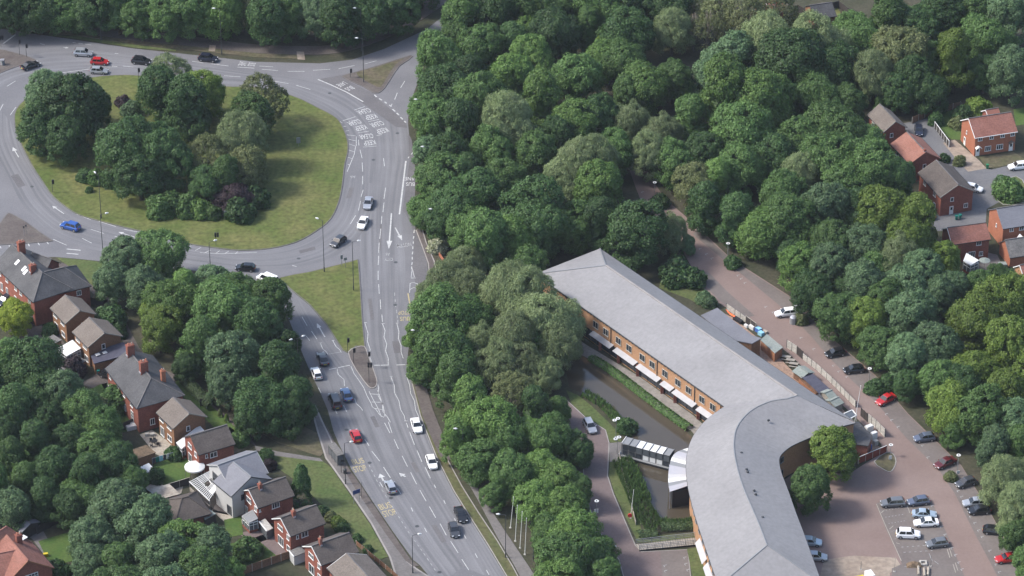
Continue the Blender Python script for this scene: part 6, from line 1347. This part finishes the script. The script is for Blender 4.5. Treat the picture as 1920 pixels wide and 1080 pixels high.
for a in ((156, 99, 1, .05, 'suv', 'silver', 'silver SUV leading the red car across the top of the roundabout', GR), (187, 115, 1, .05, 'hatch', 'red', 'bright red hatchback between two silver cars on the roundabout', GR),
          (185.5, 132, 1, .06, 'hatch', 'silver', 'silver hatchback just below the red car on the roundabout', GR), (265, 114, 1, .1, 'suv', 'black', 'black car with pale roof beside the pale sparse island tree', GR), (390, 109, 1, .1, 'suv', 'navy', 'dark navy car right of the island trees near the bus lane text', GR),
          (57, 122, 1, -.35, 'saloon', 'black', 'black saloon turning round the far splitter island', GR), (132, 424, -1, -.28, 'suv', 'blue', 'bright blue car on the near side of the roundabout', GR), (690, 380, -.22, 1, 'saloon', 'silver', 'silver saloon, first of three leaving the roundabout lane towards the grass triangle', GR),
          (680, 417, -.42, 1, 'saloon', 'white', 'white saloon between a silver and a dark car on the roundabout exit', GR), (634, 452, -.8, .6, 'hatch', 'darkgrey', 'dark grey hatchback curving past the grass triangle', GR), (460, 501, -1, -.06, 'hatch', 'black', 'dark car with pale roof half hidden by the clump of trees', GR),
          (502, 524, -1, -.42, 'van', 'white', 'white van half hidden by the tree clump at the roundabout mouth', GR),
          (605, 672, -.42, -1, 'saloon', 'darkgrey', 'dark saloon waiting at the signal stop line', GR), (593, 699, -.40, -1, 'hatch', 'white', 'white hatchback beside the tree clump near the stop line', GR), (649.5, 739, -.40, -1, 'saloon', 'bluegrey', 'blue saloon alongside the dark people carrier', GR),
          (628, 752, -.40, -1, 'van', 'darkgrey', 'dark people carrier with pale roof alongside the blue saloon', GR), (667, 816, -.42, -1, 'hatch', 'red', 'dark red hatchback driving away near the bus shelter', GR), (732, 912, -.45, -1, 'hatch', 'silver', 'silver-white hatchback driving away in the middle lane', GR),
          (781, 797, .32, 1, 'saloon', 'white', 'white saloon coming down the main road beside the belt trees', GR), (809.5, 866, .32, 1, 'hatch', 'white', 'white hatchback coming down behind the black saloon', GR), (864, 964, .42, 1, 'saloon', 'black', 'black saloon in the lane next to the grass verge', GR),
          (851.5, 993, .30, 1, 'hatch', 'darkgrey', 'dark grey hatchback next to the black saloon at the lower road', GR),
          (1474, 586, -1, .12, 'estate', 'white', 'white estate car beside the cylinder bin in the car park', GP), (1566, 661, -1, .18, 'hatch', 'black', 'black hatchback alone, uppermost after the white estate car', GP), (1601, 692, -1, .1, 'hatch', 'black', 'black car with white bonnet edge beside the tall car park lamp', GP),
          (1661, 748, -1, .5, 'saloon', 'red', 'bright red saloon below the dark hedge in the car park', GP), (1733, 820, -1, .12, 'hatch', 'slate', 'slate-blue hatchback parked under the trees below the red saloon', GP), (1772, 867, -1, .42, 'saloon', 'maroon', 'maroon saloon with bright windscreen in the tree-side row', GP),
          (1811, 904, -1, .3, 'hatch', 'darkgrey', 'dark grey hatchback with silver bonnet in the tree-side row', GP), (1828, 942, -1, .05, 'estate', 'silver', 'silver estate car above a black one in the tree-side row', GP), (1836, 956, -1, .08, 'hatch', 'black', 'black hatchback tucked below the silver estate car', GP),
          (1864, 994, 1, .1, 'hatch', 'black', 'black car with pale roof half under the willow tree', GP), (1889, 1046, -1, .12, 'saloon', 'red', 'red saloon at the lowest end of the tree-side row', GP), (1674, 942, -1, .06, 'estate', 'grey', 'grey estate car at the top left corner of the middle bays', GP),
          (1722, 939, -1, .12, 'hatch', 'slate', 'blue-grey hatchback at the top right of the middle bays', GP), (1733, 963, 1, .04, 'saloon', 'paleblue', 'pale blue-silver saloon directly above the white saloon', GP), (1736.5, 979, -1, .04, 'saloon', 'white', 'white saloon directly below the pale blue saloon', GP),
          (1703, 1001, 1, .04, 'suv', 'white', 'white SUV alone in the left middle bays', GP), (1757, 1018, -1, .12, 'hatch', 'grey', 'grey hatchback at the bottom right of the middle bays', GP), (1520, 1015, 1, .08, 'hatch', 'paleblue', 'pale silver car half hidden behind the office roof, upper one', GP),
          (1530, 1043, 1, .06, 'hatch', 'silver', 'silver car half hidden behind the office roof, lower one', GP), (1106, 798, .55, 1, 'estate', 'silver', 'silver-grey estate car on the narrow drive by the pond', 'cars on the pond drive'),
          (1723, 244, .1, 1, 'hatch', 'navy', 'dark blue car on the grey estate driveway', GE), (1910, 311, -1, .1, 'estate', 'white', 'white and black car at the edge of the estate road', GE), (1825, 352, 1, .2, 'hatch', 'white', 'white car peeping out behind the large brown-roofed house', GE),
          (1736, 407, -1, .2, 'hatch', 'red', 'red and white car by the trees below the large brown-roofed house', GE), (10, 562, -.8, .5, 'estate', 'navy', 'dark navy car beside the yellow-green garden tree', 'cars in the gardens'), (205, 703, .9, .3, 'hatch', 'black', 'black car tucked beside the three-chimney house', 'cars in the gardens')):
    car(*a)

# ------------------------------------------------------------------ street furniture
def hgt(ptop, pbase): return max(1.5, (pbase[1]-ptop[1])*mpp(pbase[1])/CP)
def lamp(base, top, label, side=0.0, double=False, arm=1.2, group='street lamps along the roads'):
    p = G(*base); h = hgt(top, base); r = thing('street_lamp', label, 'street lamp', (p.x, p.y, 0), 0, group)
    MB().tube([(0, 0, 0), (0, 0, 1.2)], .13, 8).build('base', 'dark_metal', r); MB().tube([(0, 0, 1.2), (0, 0, h)], [.085, .055], 8).build('pole', 'dark_metal', r)
    for s in ((1, -1) if double else (1,)):
        a = side + (math.pi if s < 0 else 0); ex_, ey = math.cos(a)*arm, math.sin(a)*arm
        MB().tube([(0, 0, h - .05), (ex_*.5, ey*.5, h + .12), (ex_, ey, h + .15)], .04, 6).build('arm', 'dark_metal', r)
        l = MB(); l.tube([(ex_*.85, ey*.85, h + .15), (ex_*1.05, ey*1.05, h + .19), (ex_*1.5, ey*1.5, h + .2)], [.10, .21, .09], 8); l.build('lantern', 'lantern', r)
    return r
PI = math.pi
for a in (((416, 103), (415, 21), 'tall street lamp on the far verge before the dark wood', PI), ((682, 155), (680, 76), 'street lamp on the splitter island with grass', PI), ((195, 500), (195, 404), 'street lamp in front of the tree clump on the near roundabout edge', .3),
          ((396, 530), (396, 455), 'street lamp rising behind the tree clump near the striped edge', .4), ((608, 510), (606, 415), 'tall street lamp at the top of the grass triangle', 2.6), ((663, 545), (664, 454), 'tall street lamp inside the grass triangle', .1),
          ((648, 908), (651, 829), 'street lamp beside the bus shelter', .2), ((774, 1075), (777, 1001), 'street lamp on the lower kerb at the photo edge', .2), ((820, 452), (816, 394), 'street lamp over the bus lane by the wood edge', PI),
          ((805, 350), (802, 278), 'street lamp head poking from the wood beside the bus lane', PI), ((792, 262), (788, 190), 'street lamp head at the wood edge near the give-way line', PI), ((788, 692), (788, 620), 'street lamp standing in the belt trees by the crossing', PI),
          ((868, 880), (863, 803), 'street lamp among the belt trees above the verge', PI), ((948, 1046), (951, 962), 'street lamp on the footpath beside the flagpoles', PI), ((560, 706), (560, 634), 'double-headed street lamp poking out of the tree clump', .5, True),
          ((678, 95), (678, 20), 'street lamp against the dark wood beyond the splitter island', PI), ((190, 410), (190, 331), 'street lamp head against the dark island trees', 2.2), ((74, 56), (74, 38), 'short pale post beside the far pavement', 0), ((42, 56), (43, 36), 'short pale post at the far pavement beside the sandy paving', 0),
          ((190, 76), (190, 52), 'grey lamp post beside the far verge under the dark wood', 0), ((1000, 1052), (1002, 1020), 'short grey lamp beside the flagpoles under the belt trees', .2)):
    lamp(*a)
def globe_lamp(base, top, label, double=False):
    p = G(*base); h = hgt(top, base); r = thing('car_park_lamp', label, 'lamp', (p.x, p.y, 0), 0, 'ring-headed lamps in the office grounds')
    MB().tube([(0, 0, 0), (0, 0, h)], [.07, .05], 6).build('pole', 'grey_metal', r)
    for k in ((-.35, .35) if double else (0,)):
        b = MB(); n = 14; o_ = []
        for i in range(n):
            a = 2*PI*i/n
            for rr, z in ((.42, 0), (.42, .12), (.2, .12), (.2, 0)): b.v.append((k + math.cos(a)*rr, .9*k + math.sin(a)*rr, h + z))
        for i in range(n):
            for j in range(4): b.f.append((i*4+j, i*4+(j+1) % 4, ((i+1) % n)*4+(j+1) % 4, ((i+1) % n)*4+j))
        b.build('ring_head', 'lantern', r); MB().tube([(k, .9*k, h - .02), (k, .9*k, h + .2)], .1, 8).build('lamp_cap', 'dark_metal', r)
        if double: MB().bar((0, 0, h), (k, .9*k, h), .06).build('arm', 'grey_metal', r)
for a in (((1227, 368), (1227, 343), 'ring-headed lamp on the narrow drive deep in the wood'), ((1364, 488), (1365, 457), 'ring-headed lamp by the clipped bush beside the drive'), ((1490, 610), (1492, 572), 'ring-headed lamp next to the cylinder bin'), ((1629, 718), (1631, 691), 'ring-headed lamp at the end of the dark car park hedge'),
          ((1795, 884), (1797, 853), 'ring-headed lamp above the maroon car'), ((1155, 816), (1155, 786), 'double ring-headed lamp on the pond bank lawn', True), ((1157, 850), (1157, 821), 'double ring-headed lamp at the link bridge entrance', True), ((1118, 986), (1117, 938), 'ring-headed lamp at the edge of the belt beside the pond drive'),
          ((1669, 856), (1669, 834), 'ring-headed lamp at the red fence island'), ((1151, 1046), (1150, 1024), 'ring-headed lamp at the lower belt edge by the drive')):
    globe_lamp(*a)
def pole(base, top, label, name='flagpole', m='upvc', r0=.07, cat='flagpole', grp='white flagpoles', ball=True):
    p = G(*base); h = hgt(top, base); t = thing(name, label, cat, (p.x, p.y, 0), 0, grp)
    MB().tube([(0, 0, 0), ((top[0]-base[0])*mpp(base[1]), 0, h)], [r0, r0*.5], 6).build('pole', m, t); MB().box((0, 0, 0), (.4, .4, .12), 0, z0=0).build('base', 'concrete', t)
    if ball: x = (top[0]-base[0])*mpp(base[1]); MB().tube([(x, 0, h), (x, 0, h + .16)], [.09, .03], 6).build('finial', m, t)
for i, (b_, t_) in enumerate((((957, 990), (963, 930)), ((966, 1015), (970, 945)), ((975, 1028), (979, 957)), ((984, 1040), (987, 969)))):
    pole(b_, t_, ('highest of the four white flagpoles beside the belt trees', 'second of the four white flagpoles counting from the top', 'third of the four white flagpoles counting from the top', 'lowest of the four white flagpoles, next to the short grey lamp')[i])
pole((1598, 818), (1608, 722), 'tall white flagpole between the office and the car park'); pole((1182, 972), (1187, 917), 'leaning pale pole with red lifebuoy box beside the reeds')
def traffic_light(base, top, label, n=1, ang=0.0):
    p = G(*base); h = hgt(top, base); r = thing('traffic_light', label, 'traffic light', (p.x, p.y, 0), ang, 'traffic lights')
    MB().tube([(0, 0, 0), (0, 0, h)], .06, 6).build('pole', 'dark_metal', r)
    for k in range(n):
        x = .22 + (k*.5 - .25*(n-1) if n > 1 else 0)
        b = MB(); b.box((x, 0, h - .45), (.34, .34, 1.0)); b.build('signal_head', 'black', r)
        b = MB(); b.box((x + .185, 0, h - .45), (.02, .6, 1.25)); b.build('backing_board', 'black', r)
        for j, mm in enumerate(('red', 'dark', 'dark')):
            q = MB(); q.tube([(x + .19, 0, h - .15 - .3*j), (x + .26, 0, h - .15 - .3*j)], .1, 8); q.build('signal_lens', 'dark', r)
for a in (((37, 104), (35, 76), 'left of the two black signals on the far splitter island'), ((50, 108), (49, 84), 'right of the two black signals on the far splitter island'), ((2, 88), (2, 68), 'black double signal at the far road edge beside the stop line', 2), ((99, 362), (99, 338), 'signal on the west edge of the roundabout grass'),
          ((405, 460), (405, 437), 'signal at the south edge of the roundabout grass near the striped kerb', 2), ((260, 150), (260, 129), 'signal on the north edge of the roundabout grass beside the sparse tree'), ((652, 662), (652, 634), 'signal at the tip of the grass triangle'), ((663, 682), (664, 653), 'signal on the paved splitter next to the grass tip'),
          ((691, 690), (690, 660), 'signal on the east kerb of the paved splitter, upper one'), ((692, 718), (693, 680), 'signal on the east kerb of the paved splitter, lower one', 2), ((748, 75), (748, 55), 'dark signal at the far exit road mouth'), ((657, 146), (657, 130), 'signal at the west tip of the grassy splitter island')):
    traffic_light(*a)
def board(px, py, w, h, z, ang, m, label, name='sign', posts=2, back='grey_metal', text=None):
    p = G(px, py); r = thing(name, label, 'sign', (p.x, p.y, 0), ang, None)
    MB().box((0, 0, z + h/2), (w, .06, h)).build('panel', m, r)
    for s in ((-1, 1) if posts == 2 else (0,)): MB().tube([(s*w*.38, .07, 0), (s*w*.38, .07, z + h)], .05, 6).build('post', back, r)
    return r
r_ = board(427, 410, 1.5, 1.6, .4, 0, 'felt_green', 'pale green square sign board on the near side of the roundabout grass')
MB().box((0, -.04, 1.55), (.9, .02, .16)).build('printed_strip', 'offwhite', r_)
board(560, 275, .9, 1.5, .9, .2, 'grey_metal', 'grey sign seen from behind on the east roundabout grass', posts=1); board(641, 500, .5, 1.0, 1.9, .4, 'grey_metal', 'left of two grey signs at the top of the grass triangle', posts=1)
board(648, 503, .7, .7, 2.0, .4, 'grey_metal', 'right of two grey signs at the top of the grass triangle', posts=1); board(46, 444, .3, .5, 2.2, .3, 'dark_metal', 'thin dark sign post on the near splitter island, taller one', posts=1); board(50, 440, .3, .5, 2.0, .3, 'dark_metal', 'thin dark sign post on the near splitter island, shorter one', posts=1)
r_ = board(669, 944, 1.6, .9, 2.3, .55, 'sign_blue', 'dark blue direction sign on two posts beside the lower bus stop'); pole((677, 932), (679, 902), 'dark thin pole beside the blue direction sign', 'sign_post', 'dark_metal', .06, 'post', None, False)
board(1796, 892, .6, .7, .5, .3, 'offwhite', 'small white notice on a post beside the maroon car', posts=1); board(1669, 864, .6, .8, .4, .2, 'offwhite', 'white notice at the red fence island', posts=1); board(1118, 968, .8, .9, .8, .2, 'offwhite', 'small white twin sign at the belt edge by the pond drive', posts=1)
board(1155, 828, .5, 1.0, .3, .2, 'offwhite', 'small white notice on the pond bank by the double lamp', posts=1); board(1119, 1000, .7, .5, .1, .3, 'concrete', 'low stone marker at the belt edge by the pond drive', posts=1)
# bus stops
r_ = thing('bus_stop', 'black bus stop flag and post beside the bus lane', 'bus stop', G(789, 577)); MB().tube([(0, 0, 0), (0, 0, 3.0)], .06, 6).build('post', 'black', r_); MB().box((-.3, 0, 2.75), (.8, .12, .5)).build('flag', 'black', r_); MB().box((0, -.08, 1.4), (.35, .05, .7)).build('timetable', 'offwhite', r_)
r_ = thing('bench', 'pale bench by the bus stop under the belt trees', 'bench', G(785, 582), .4); MB().box((0, 0, .45), (1.4, .45, .08)).build('seat', 'concrete', r_)
for s in (-.5, .5): MB().box((s, 0, 0), (.1, .4, .41), 0, z0=0).build('leg', 'grey_metal', r_)
bs_a = G(620, 848); bs_b = G(640, 874); d_ = bs_b - bs_a; ang = math.atan2(d_.y, d_.x)
r_ = thing('bus_shelter', 'grey glazed bus shelter with grey roof on the main road pavement', 'bus shelter', G(630.5, 862), ang)
l_ = 4.6
MB().box((0, 0, 2.5), (l_, 1.5, .14)).build('roof', 'felt', r_)
for x in (-l_/2+.1, -l_/6, l_/6, l_/2-.1):
    MB().box((x, -.62, 0), (.09, .09, 2.45), 0, z0=0).build('post', 'dark_metal', r_)
for i in range(3): MB().box((-l_/2+.1 + (l_-.2)*(i+.5)/3, -.62, 1.3), ((l_-.2)/3-.12, .03, 1.8)).build('pane', 'glass_grey', r_)
for x in (-l_/2+.05, l_/2-.05): MB().box((x, -.05, 1.3), (.03, 1.0, 1.8)).build('pane', 'glass_grey', r_); MB().box((x, .55, 0), (.09, .09, 2.45), 0, z0=0).build('post', 'dark_metal', r_)
MB().box((0, -.35, .5), (3.2, .3, .06)).build('seat', 'grey_metal', r_)
r_ = thing('bus_stop', 'black bus stop flag on a tall post beside the bus shelter', 'bus stop', G(640, 887)); MB().tube([(0, 0, 0), (0, 0, 3.2)], .06, 6).build('post', 'black', r_); MB().box((.35, 0, 2.95), (.8, .1, .4)).build('flag', 'black', r_)
r_ = thing('litter_bin', 'black litter bin at the foot of the bus stop post', 'bin', G(647, 888)); MB().tube([(0, 0, 0), (0, 0, 1.0)], [.32, .36], 10).build('bin_body', 'black', r_); MB().tube([(0, 0, 1.0), (0, 0, 1.12)], [.38, .2], 10).build('lid', 'dark_metal', r_)
r_ = thing('litter_bin', 'grey rubbish bin on the far splitter island', 'bin', G(5, 122)); MB().tube([(0, 0, 0), (0, 0, 1.4)], [.55, .55], 4).build('bin_body', 'grey_metal', r_); MB().box((0, 0, 1.45), (.9, .9, .1)).build('lid', 'pale_metal', r_)
r_ = thing('lifebuoy_box', 'red lifebuoy box on a post beside the leaning pale pole', 'lifebuoy', G(1181, 976)); MB().tube([(0, 0, 0), (0, 0, 1.5)], .05, 6).build('post', 'wood', r_); MB().tube([(0, -.12, 1.2), (0, .12, 1.2)], .42, 14).build('box', 'red', r_)
r_ = thing('cylinder_bin', 'pale grey cylindrical recycling bank beside the white estate car', 'recycling bank', G(1487, 606)); MB().tube([(0, 0, 0), (0, 0, 1.5)], .75, 16).build('bin_body', 'grey_metal', r_); MB().tube([(0, 0, 1.5), (0, 0, 1.75), (0, 0, 1.9)], [.77, .6, .2], 16).build('lid', 'pale_metal', r_)
def wheelie(px, py, m, label, ang=0.0):
    r = thing('wheelie_bin', label, 'wheelie bin', G(px, py), ang, 'wheelie bins')
    b = MB(); b.add([(-.22, -.25, .08), (.22, -.25, .08), (.22, .25, .08), (-.22, .25, .08), (-.29, -.32, 1.0), (.29, -.32, 1.0), (.29, .32, 1.0), (-.29, .32, 1.0)], [(3, 2, 1, 0), (4, 5, 6, 7), (0, 1, 5, 4), (1, 2, 6, 5), (2, 3, 7, 6), (3, 0, 4, 7)]); b.build('bin_body', m, r)
    MB().box((0, 0, 1.04), (.62, .7, .07)).build('lid', m, r)
    for s in (-.24, .24): MB().tube([(s-.03, .3, .1), (s+.03, .3, .1)], .1, 8).build('wheel', 'black', r)
wheelie(1793, 412, 'teal_p', 'teal wheelie bin, left of the pair on the estate road'); wheelie(1800, 410, 'teal_p', 'teal wheelie bin, right of the pair on the estate road', .3); wheelie(1851, 316, 'green_p', 'green wheelie bin alone at the end of the sandy driveway'); wheelie(185, 702, 'teal_p', 'teal bin beside the three-chimney house')
# office yard clutter
r_ = thing('tarpaulin', 'crumpled orange tarpaulin against the pale panel wall', 'tarpaulin', G(1370, 594)); p0 = r_.location
b = MB(); rr = random.Random(3); q = [[G(1360 + 18*u + 4*v, 583 + 14*u + 6*v) - p0 + Vector((0, 0, .3 + rr.random()*.5)) for v in (0, .5, 1)] for u in (0, .25, .5, .75, 1)]
b.v = [tuple(x) for row in q for x in row]; b.f = [(i*3+j, i*3+j+1, i*3+j+4, i*3+j+3) for i in range(4) for j in range(2)]; b.build('sheet', 'orange_p', r_)
def crate(px, py, w, d, h, m, label, name, cat, ang=-.9, lid=None):
    r = thing(name, label, cat, G(px, py), ang); MB().box((0, 0, 0), (w, d, h), 0, z0=0).build('body', m, r); MB().box((0, 0, h + .05), (w*.94, d*.94, .08)).build('lid', lid or m, r)
crate(1384, 603, 2.4, .9, .6, 'black', 'row of black crates behind the annex roof', 'crate', 'crate'); crate(1399, 613, .9, .5, .5, 'offwhite', 'small white box near the trellis panel in the yard', 'box', 'box'); crate(1411, 616, 1.4, 1.0, .7, 'offwhite', 'white bulky sack beside the blue play boxes in the yard', 'sack', 'sack')
crate(1422, 622, 1.3, .9, .9, 'blue_p', 'blue play box in the yard clutter', 'play_box', 'box', lid='cyan_p'); crate(1427, 628, 1.2, .9, .7, 'cyan_p', 'pale blue play box beside the shed roof', 'play_box', 'box'); crate(1434, 624, 1.3, .7, .5, 'patio', 'cream boards stacked beside the blue play boxes', 'board_stack', 'boards')
def picnic(px, py, label):
    r = thing('picnic_table', label, 'picnic table', G(px, py), -.25, 'picnic tables in the office yard')
    for k in range(4): MB().box((0, -.3 + .2*k, .75), (1.8, .17, .05)).build('slat', 'wood_pale', r)
    for s in (-.75, .75): MB().box((0, s, .45), (1.8, .26, .05)).build('bench', 'wood_pale', r)
    for s in (-.6, .6):
        MB().bar((s, -.7, 0), (s, .2, .72), .08).build('leg', 'wood', r); MB().bar((s+.09, .7, 0), (s+.09, -.2, .72), .08).build('leg', 'wood', r)
picnic(1474, 674, 'picnic table nearest the shed in the office yard'); picnic(1482, 680, 'picnic table in the middle of three in the yard'); picnic(1488, 687, 'picnic table nearest the dark gate in the yard')
crate(1629, 808, 1.6, .9, 1.2, 'offwhite', 'white lockers beside the pale panel fence', 'locker', 'locker', .6); crate(1638, 822, 1.3, .8, 1.4, 'offwhite', 'white cabinet at the end of the pale panel fence', 'cabinet', 'cabinet', .6); crate(1641, 834, .9, .8, 1.0, 'concrete', 'grey cabinet behind the red fence', 'cabinet', 'cabinet', .6); crate(1630, 842, .8, .7, 1.0, 'blue_p', 'dark blue bin behind the red fence', 'store_bin', 'bin', .3)
r_ = thing('canopy_frame', 'white framed glass canopy beside the flagpole', 'canopy', G(1591, 782)); p0 = r_.location; q = [G(x, y, 2.5) - p0 for x, y in P('1582,776 1598,769 1606,779 1590,788')]
MB().slab(q, .05).build('pane', 'glass_grey', r_)
for i in range(4): MB().bar(q[i] + Vector((0, 0, .05)), q[(i+1) % 4] + Vector((0, 0, .05)), .16).build('rail', 'upvc', r_); MB().bar((q[i].x, q[i].y, 0), q[i], .1).build('post', 'upvc', r_)
# works at the bottom of the car park: tipper with yellow load, pipes, spoil heap, posts
r_ = thing('tipper_truck', 'white tipper truck with yellow load at the bottom edge of the car park', 'truck', G(1616, 1096), .35)
MB().box((0, 0, 0), (4.2, 1.9, .35), 0, z0=.45).build('chassis', 'dark_metal', r_); MB().box((1.5, 0, 0), (1.3, 1.9, 1.5), 0, z0=.82).build('cab', 'upvc', r_); MB().box((-.75, 0, 0), (2.9, 2.0, .5), 0, z0=.82).build('tray', 'offwhite', r_)
MB().box((-.75, 0, 0), (2.4, 1.5, .35), 0, z0=1.33).build('load', 'yellow_p', r_); MB().box((2.16, 0, 1.9), (.03, 1.6, .55)).build('windscreen', 'glass', r_)
for x in (-1.3, 1.3):
    for y in (-.9, .9): MB().tube([(x, y-.12, .4), (x, y+.12, .4)], .4, 12).build('wheel', 'tyre', r_)
r_ = thing('concrete_frame', 'pale square concrete manhole ring beside the trench', 'manhole', G(1731, 1057))
for dx, dy, w, d in ((0, .55, 1.4, .3), (0, -.55, 1.4, .3), (.55, 0, .3, .8), (-.55, 0, .3, .8)): MB().box((dx, dy, 0), (w, d, .35), 0, z0=0).build('side', 'concrete', r_)
for x, y, x2, y2, lb in ((1722, 1062, 1723, 1077, 'left'), (1733, 1066, 1734, 1080, 'middle'), (1741, 1064, 1740, 1078, 'right')):
    a, b = G(x, y, .3), G(x2, y2, .3); r_ = thing('pipe', f'{lb} of three pale pipes lying by the trench', 'pipe', a, 0, 'pale pipes by the trench'); MB().tube([(0, 0, 0), b - a], .24, 10).build('tube', 'patio', r_)
r_ = thing('spoil_heap', 'brown spoil heap beside the concrete manhole ring', 'spoil heap', G(1715, 1060))
b = MB(); rr = random.Random(5)
for i in range(7):
    for j in range(5):
        x, y = -1.6 + 3.2*i/6, -.9 + 1.8*j/4; b.v.append((x, y, max(0, .7*(1 - (x/1.6)**2)*(1 - (y/.9)**2)) + (rr.random()*.16 if 0 < i < 6 and 0 < j < 4 else 0)))
b.f = [(i*5+j, i*5+j+1, i*5+j+6, i*5+j+5) for i in range(6) for j in range(4)]; b.build('earth', 'mossy', r_)
for x, y, y2, lb in ((1677, 1072, 1044, 'pale striped post at the corner of the dug patch'), (1614, 1068, 1052, 'dark thin post beside the tipper truck'), (1745, 1062, 1042, 'dark thin post beside the trench bays')):
    pole((x, y), (x, y2), lb, 'marker_post', 'wood_pale' if 'pale' in lb else 'dark_metal', .06, 'post', 'marker posts by the works', False)
# garden things
r_ = thing('clothes_line', 'clothes line between two posts on the back lawn', 'clothes line', G(305, 874)); p0 = r_.location; la, lb_ = G(286, 874) - p0, G(326, 862) - p0
for p in (la, lb_): MB().bar(p, p + Vector((0, 0, 1.9)), .08).build('post', 'wood_pale', r_)
MB().bar(la + Vector((0, 0, 1.85)), lb_ + Vector((0, 0, 1.85)), .02).build('line', 'offwhite', r_)
for i, (t, m_, w_, nm) in enumerate(((.08, 'navy', .6, 'dark towel at the west end of the clothes line'), (.24, 'teal_p', .7, 'teal garment on the clothes line'), (.42, 'cyan_p', .8, 'pale blue sheet on the clothes line'), (.58, 'navy', .5, 'navy garment in the middle of the clothes line'), (.74, 'offwhite', .6, 'white shirt on the clothes line'), (.9, 'offwhite', .9, 'big white sheet at the east end of the clothes line'))):
    p = p0 + la.lerp(lb_, t); d = (lb_ - la).normalized(); o = MB().box((0, 0, 0), (w_, .04, 1.2), 0).build('garment', m_, None, loc=(p.x, p.y, 1.22), rz=math.atan2(d.y, d.x)); tag(o, nm, 'laundry', 'laundry on the clothes line')
r_ = thing('patio_table', 'black patio table behind the tan brick house', 'table', G(290, 832)); MB().tube([(0, 0, .7), (0, 0, .76)], .6, 14).build('tabletop', 'black', r_); MB().tube([(0, 0, 0), (0, 0, .7)], .06, 6).build('leg', 'dark_metal', r_)
for i, (x, y) in enumerate(((283, 830), (290, 825), (297, 836), (284, 838))):
    r_ = thing('patio_chair', ('black patio chair west of the black table', 'black patio chair north of the black table', 'black patio chair east of the black table', 'black patio chair south of the black table')[i], 'chair', G(x, y), i*1.6, 'black patio chairs')
    MB().box((0, 0, .42), (.5, .5, .06)).build('seat', 'black', r_); MB().box((0, .24, .7), (.5, .06, .55)).build('backrest', 'black', r_)
    for sx in (-.2, .2):
        for sy in (-.2, .2): MB().box((sx, sy, 0), (.05, .05, .39), 0, z0=0).build('leg', 'black', r_)
for i, (x, y) in enumerate(((276, 817), (286, 817))): crate(x, y, .9, .7, .5, 'concrete', f'pale planter box {("nearer the fence", "nearer the house")[i]} on the tan house patio', 'planter', 'planter', .3)
crate(252, 800, 1.6, 1.0, .9, 'offwhite', 'white garden box beside the dark fence', 'garden_box', 'box', .5); crate(112, 600, .1, .1, .1, 'offwhite', 'small white lid by the first brown house', 'lid', 'lid')
def parasol(px, py, m, label, R=1.5):
    r = thing('parasol', label, 'parasol', G(px, py)); MB().tube([(0, 0, 0), (0, 0, 2.4)], .04, 6).build('pole', 'wood_pale', r)
    b = MB(); n = 10; b.v = [(math.cos(2*PI*i/n)*R, math.sin(2*PI*i/n)*R, 2.0) for i in range(n)] + [(0, 0, 2.45)]; b.f = [(i, (i+1) % n, n) for i in range(n)]; b.build('canopy', m, r)
parasol(1845, 503, 'felt_green', 'pale grey parasol on the patio of the red tiled house', 1.25)
crate(63, 601, 3.2, 1.3, 1.2, 'offwhite', 'white covered trailer beside the first brown house', 'trailer', 'trailer', .35); crate(82, 598, 1.4, 1.0, 1.0, 'pale_metal', 'pale pair of bins next to the white covered trailer', 'storage_bin', 'bin', .3)
crate(97, 660, .8, .5, 1.4, 'red', 'red slide frame behind the flat garage', 'toy_slide', 'slide', .4); crate(248, 804, 2.4, 1.0, .8, 'offwhite', 'white sheeted pile by the dark fence below the lawn', 'sheeted_pile', 'pile', .4)
crate(86, 1043, .9, .6, .6, 'yellow_p', 'yellow toy box on the red-roofed house terrace', 'toy_box', 'box', .3); crate(78, 1056, 1.0, .7, .6, 'offwhite', 'white sunbed folded on the red-roofed house terrace', 'sunbed', 'sunbed', .3)
crate(1879, 503, 1.8, 1.3, 1.2, 'felt', 'grey covered hot tub on the estate patio', 'hot_tub', 'hot tub', .1, 'felt_green')
# ------------------------------------------------------------------ thin summer haze round camera and scene
hz = bpy.data.materials.new('haze_air'); hz.use_nodes = True; n_ = hz.node_tree.nodes; n_.clear()
pv = n_.new('ShaderNodeVolumePrincipled'); pv.inputs['Color'].default_value = (0.80, 0.87, 1.0, 1); pv.inputs['Density'].default_value = 0.00004; pv.inputs['Anisotropy'].default_value = 0.2
oo = n_.new('ShaderNodeOutputMaterial'); hz.node_tree.links.new(pv.outputs[0], oo.inputs['Volume'])
hb = MB(); hb.box((0, 1000, 0), (5400, 5400, 420), 0, z0=-1.0); hb.build('haze', hz, kind='stuff')
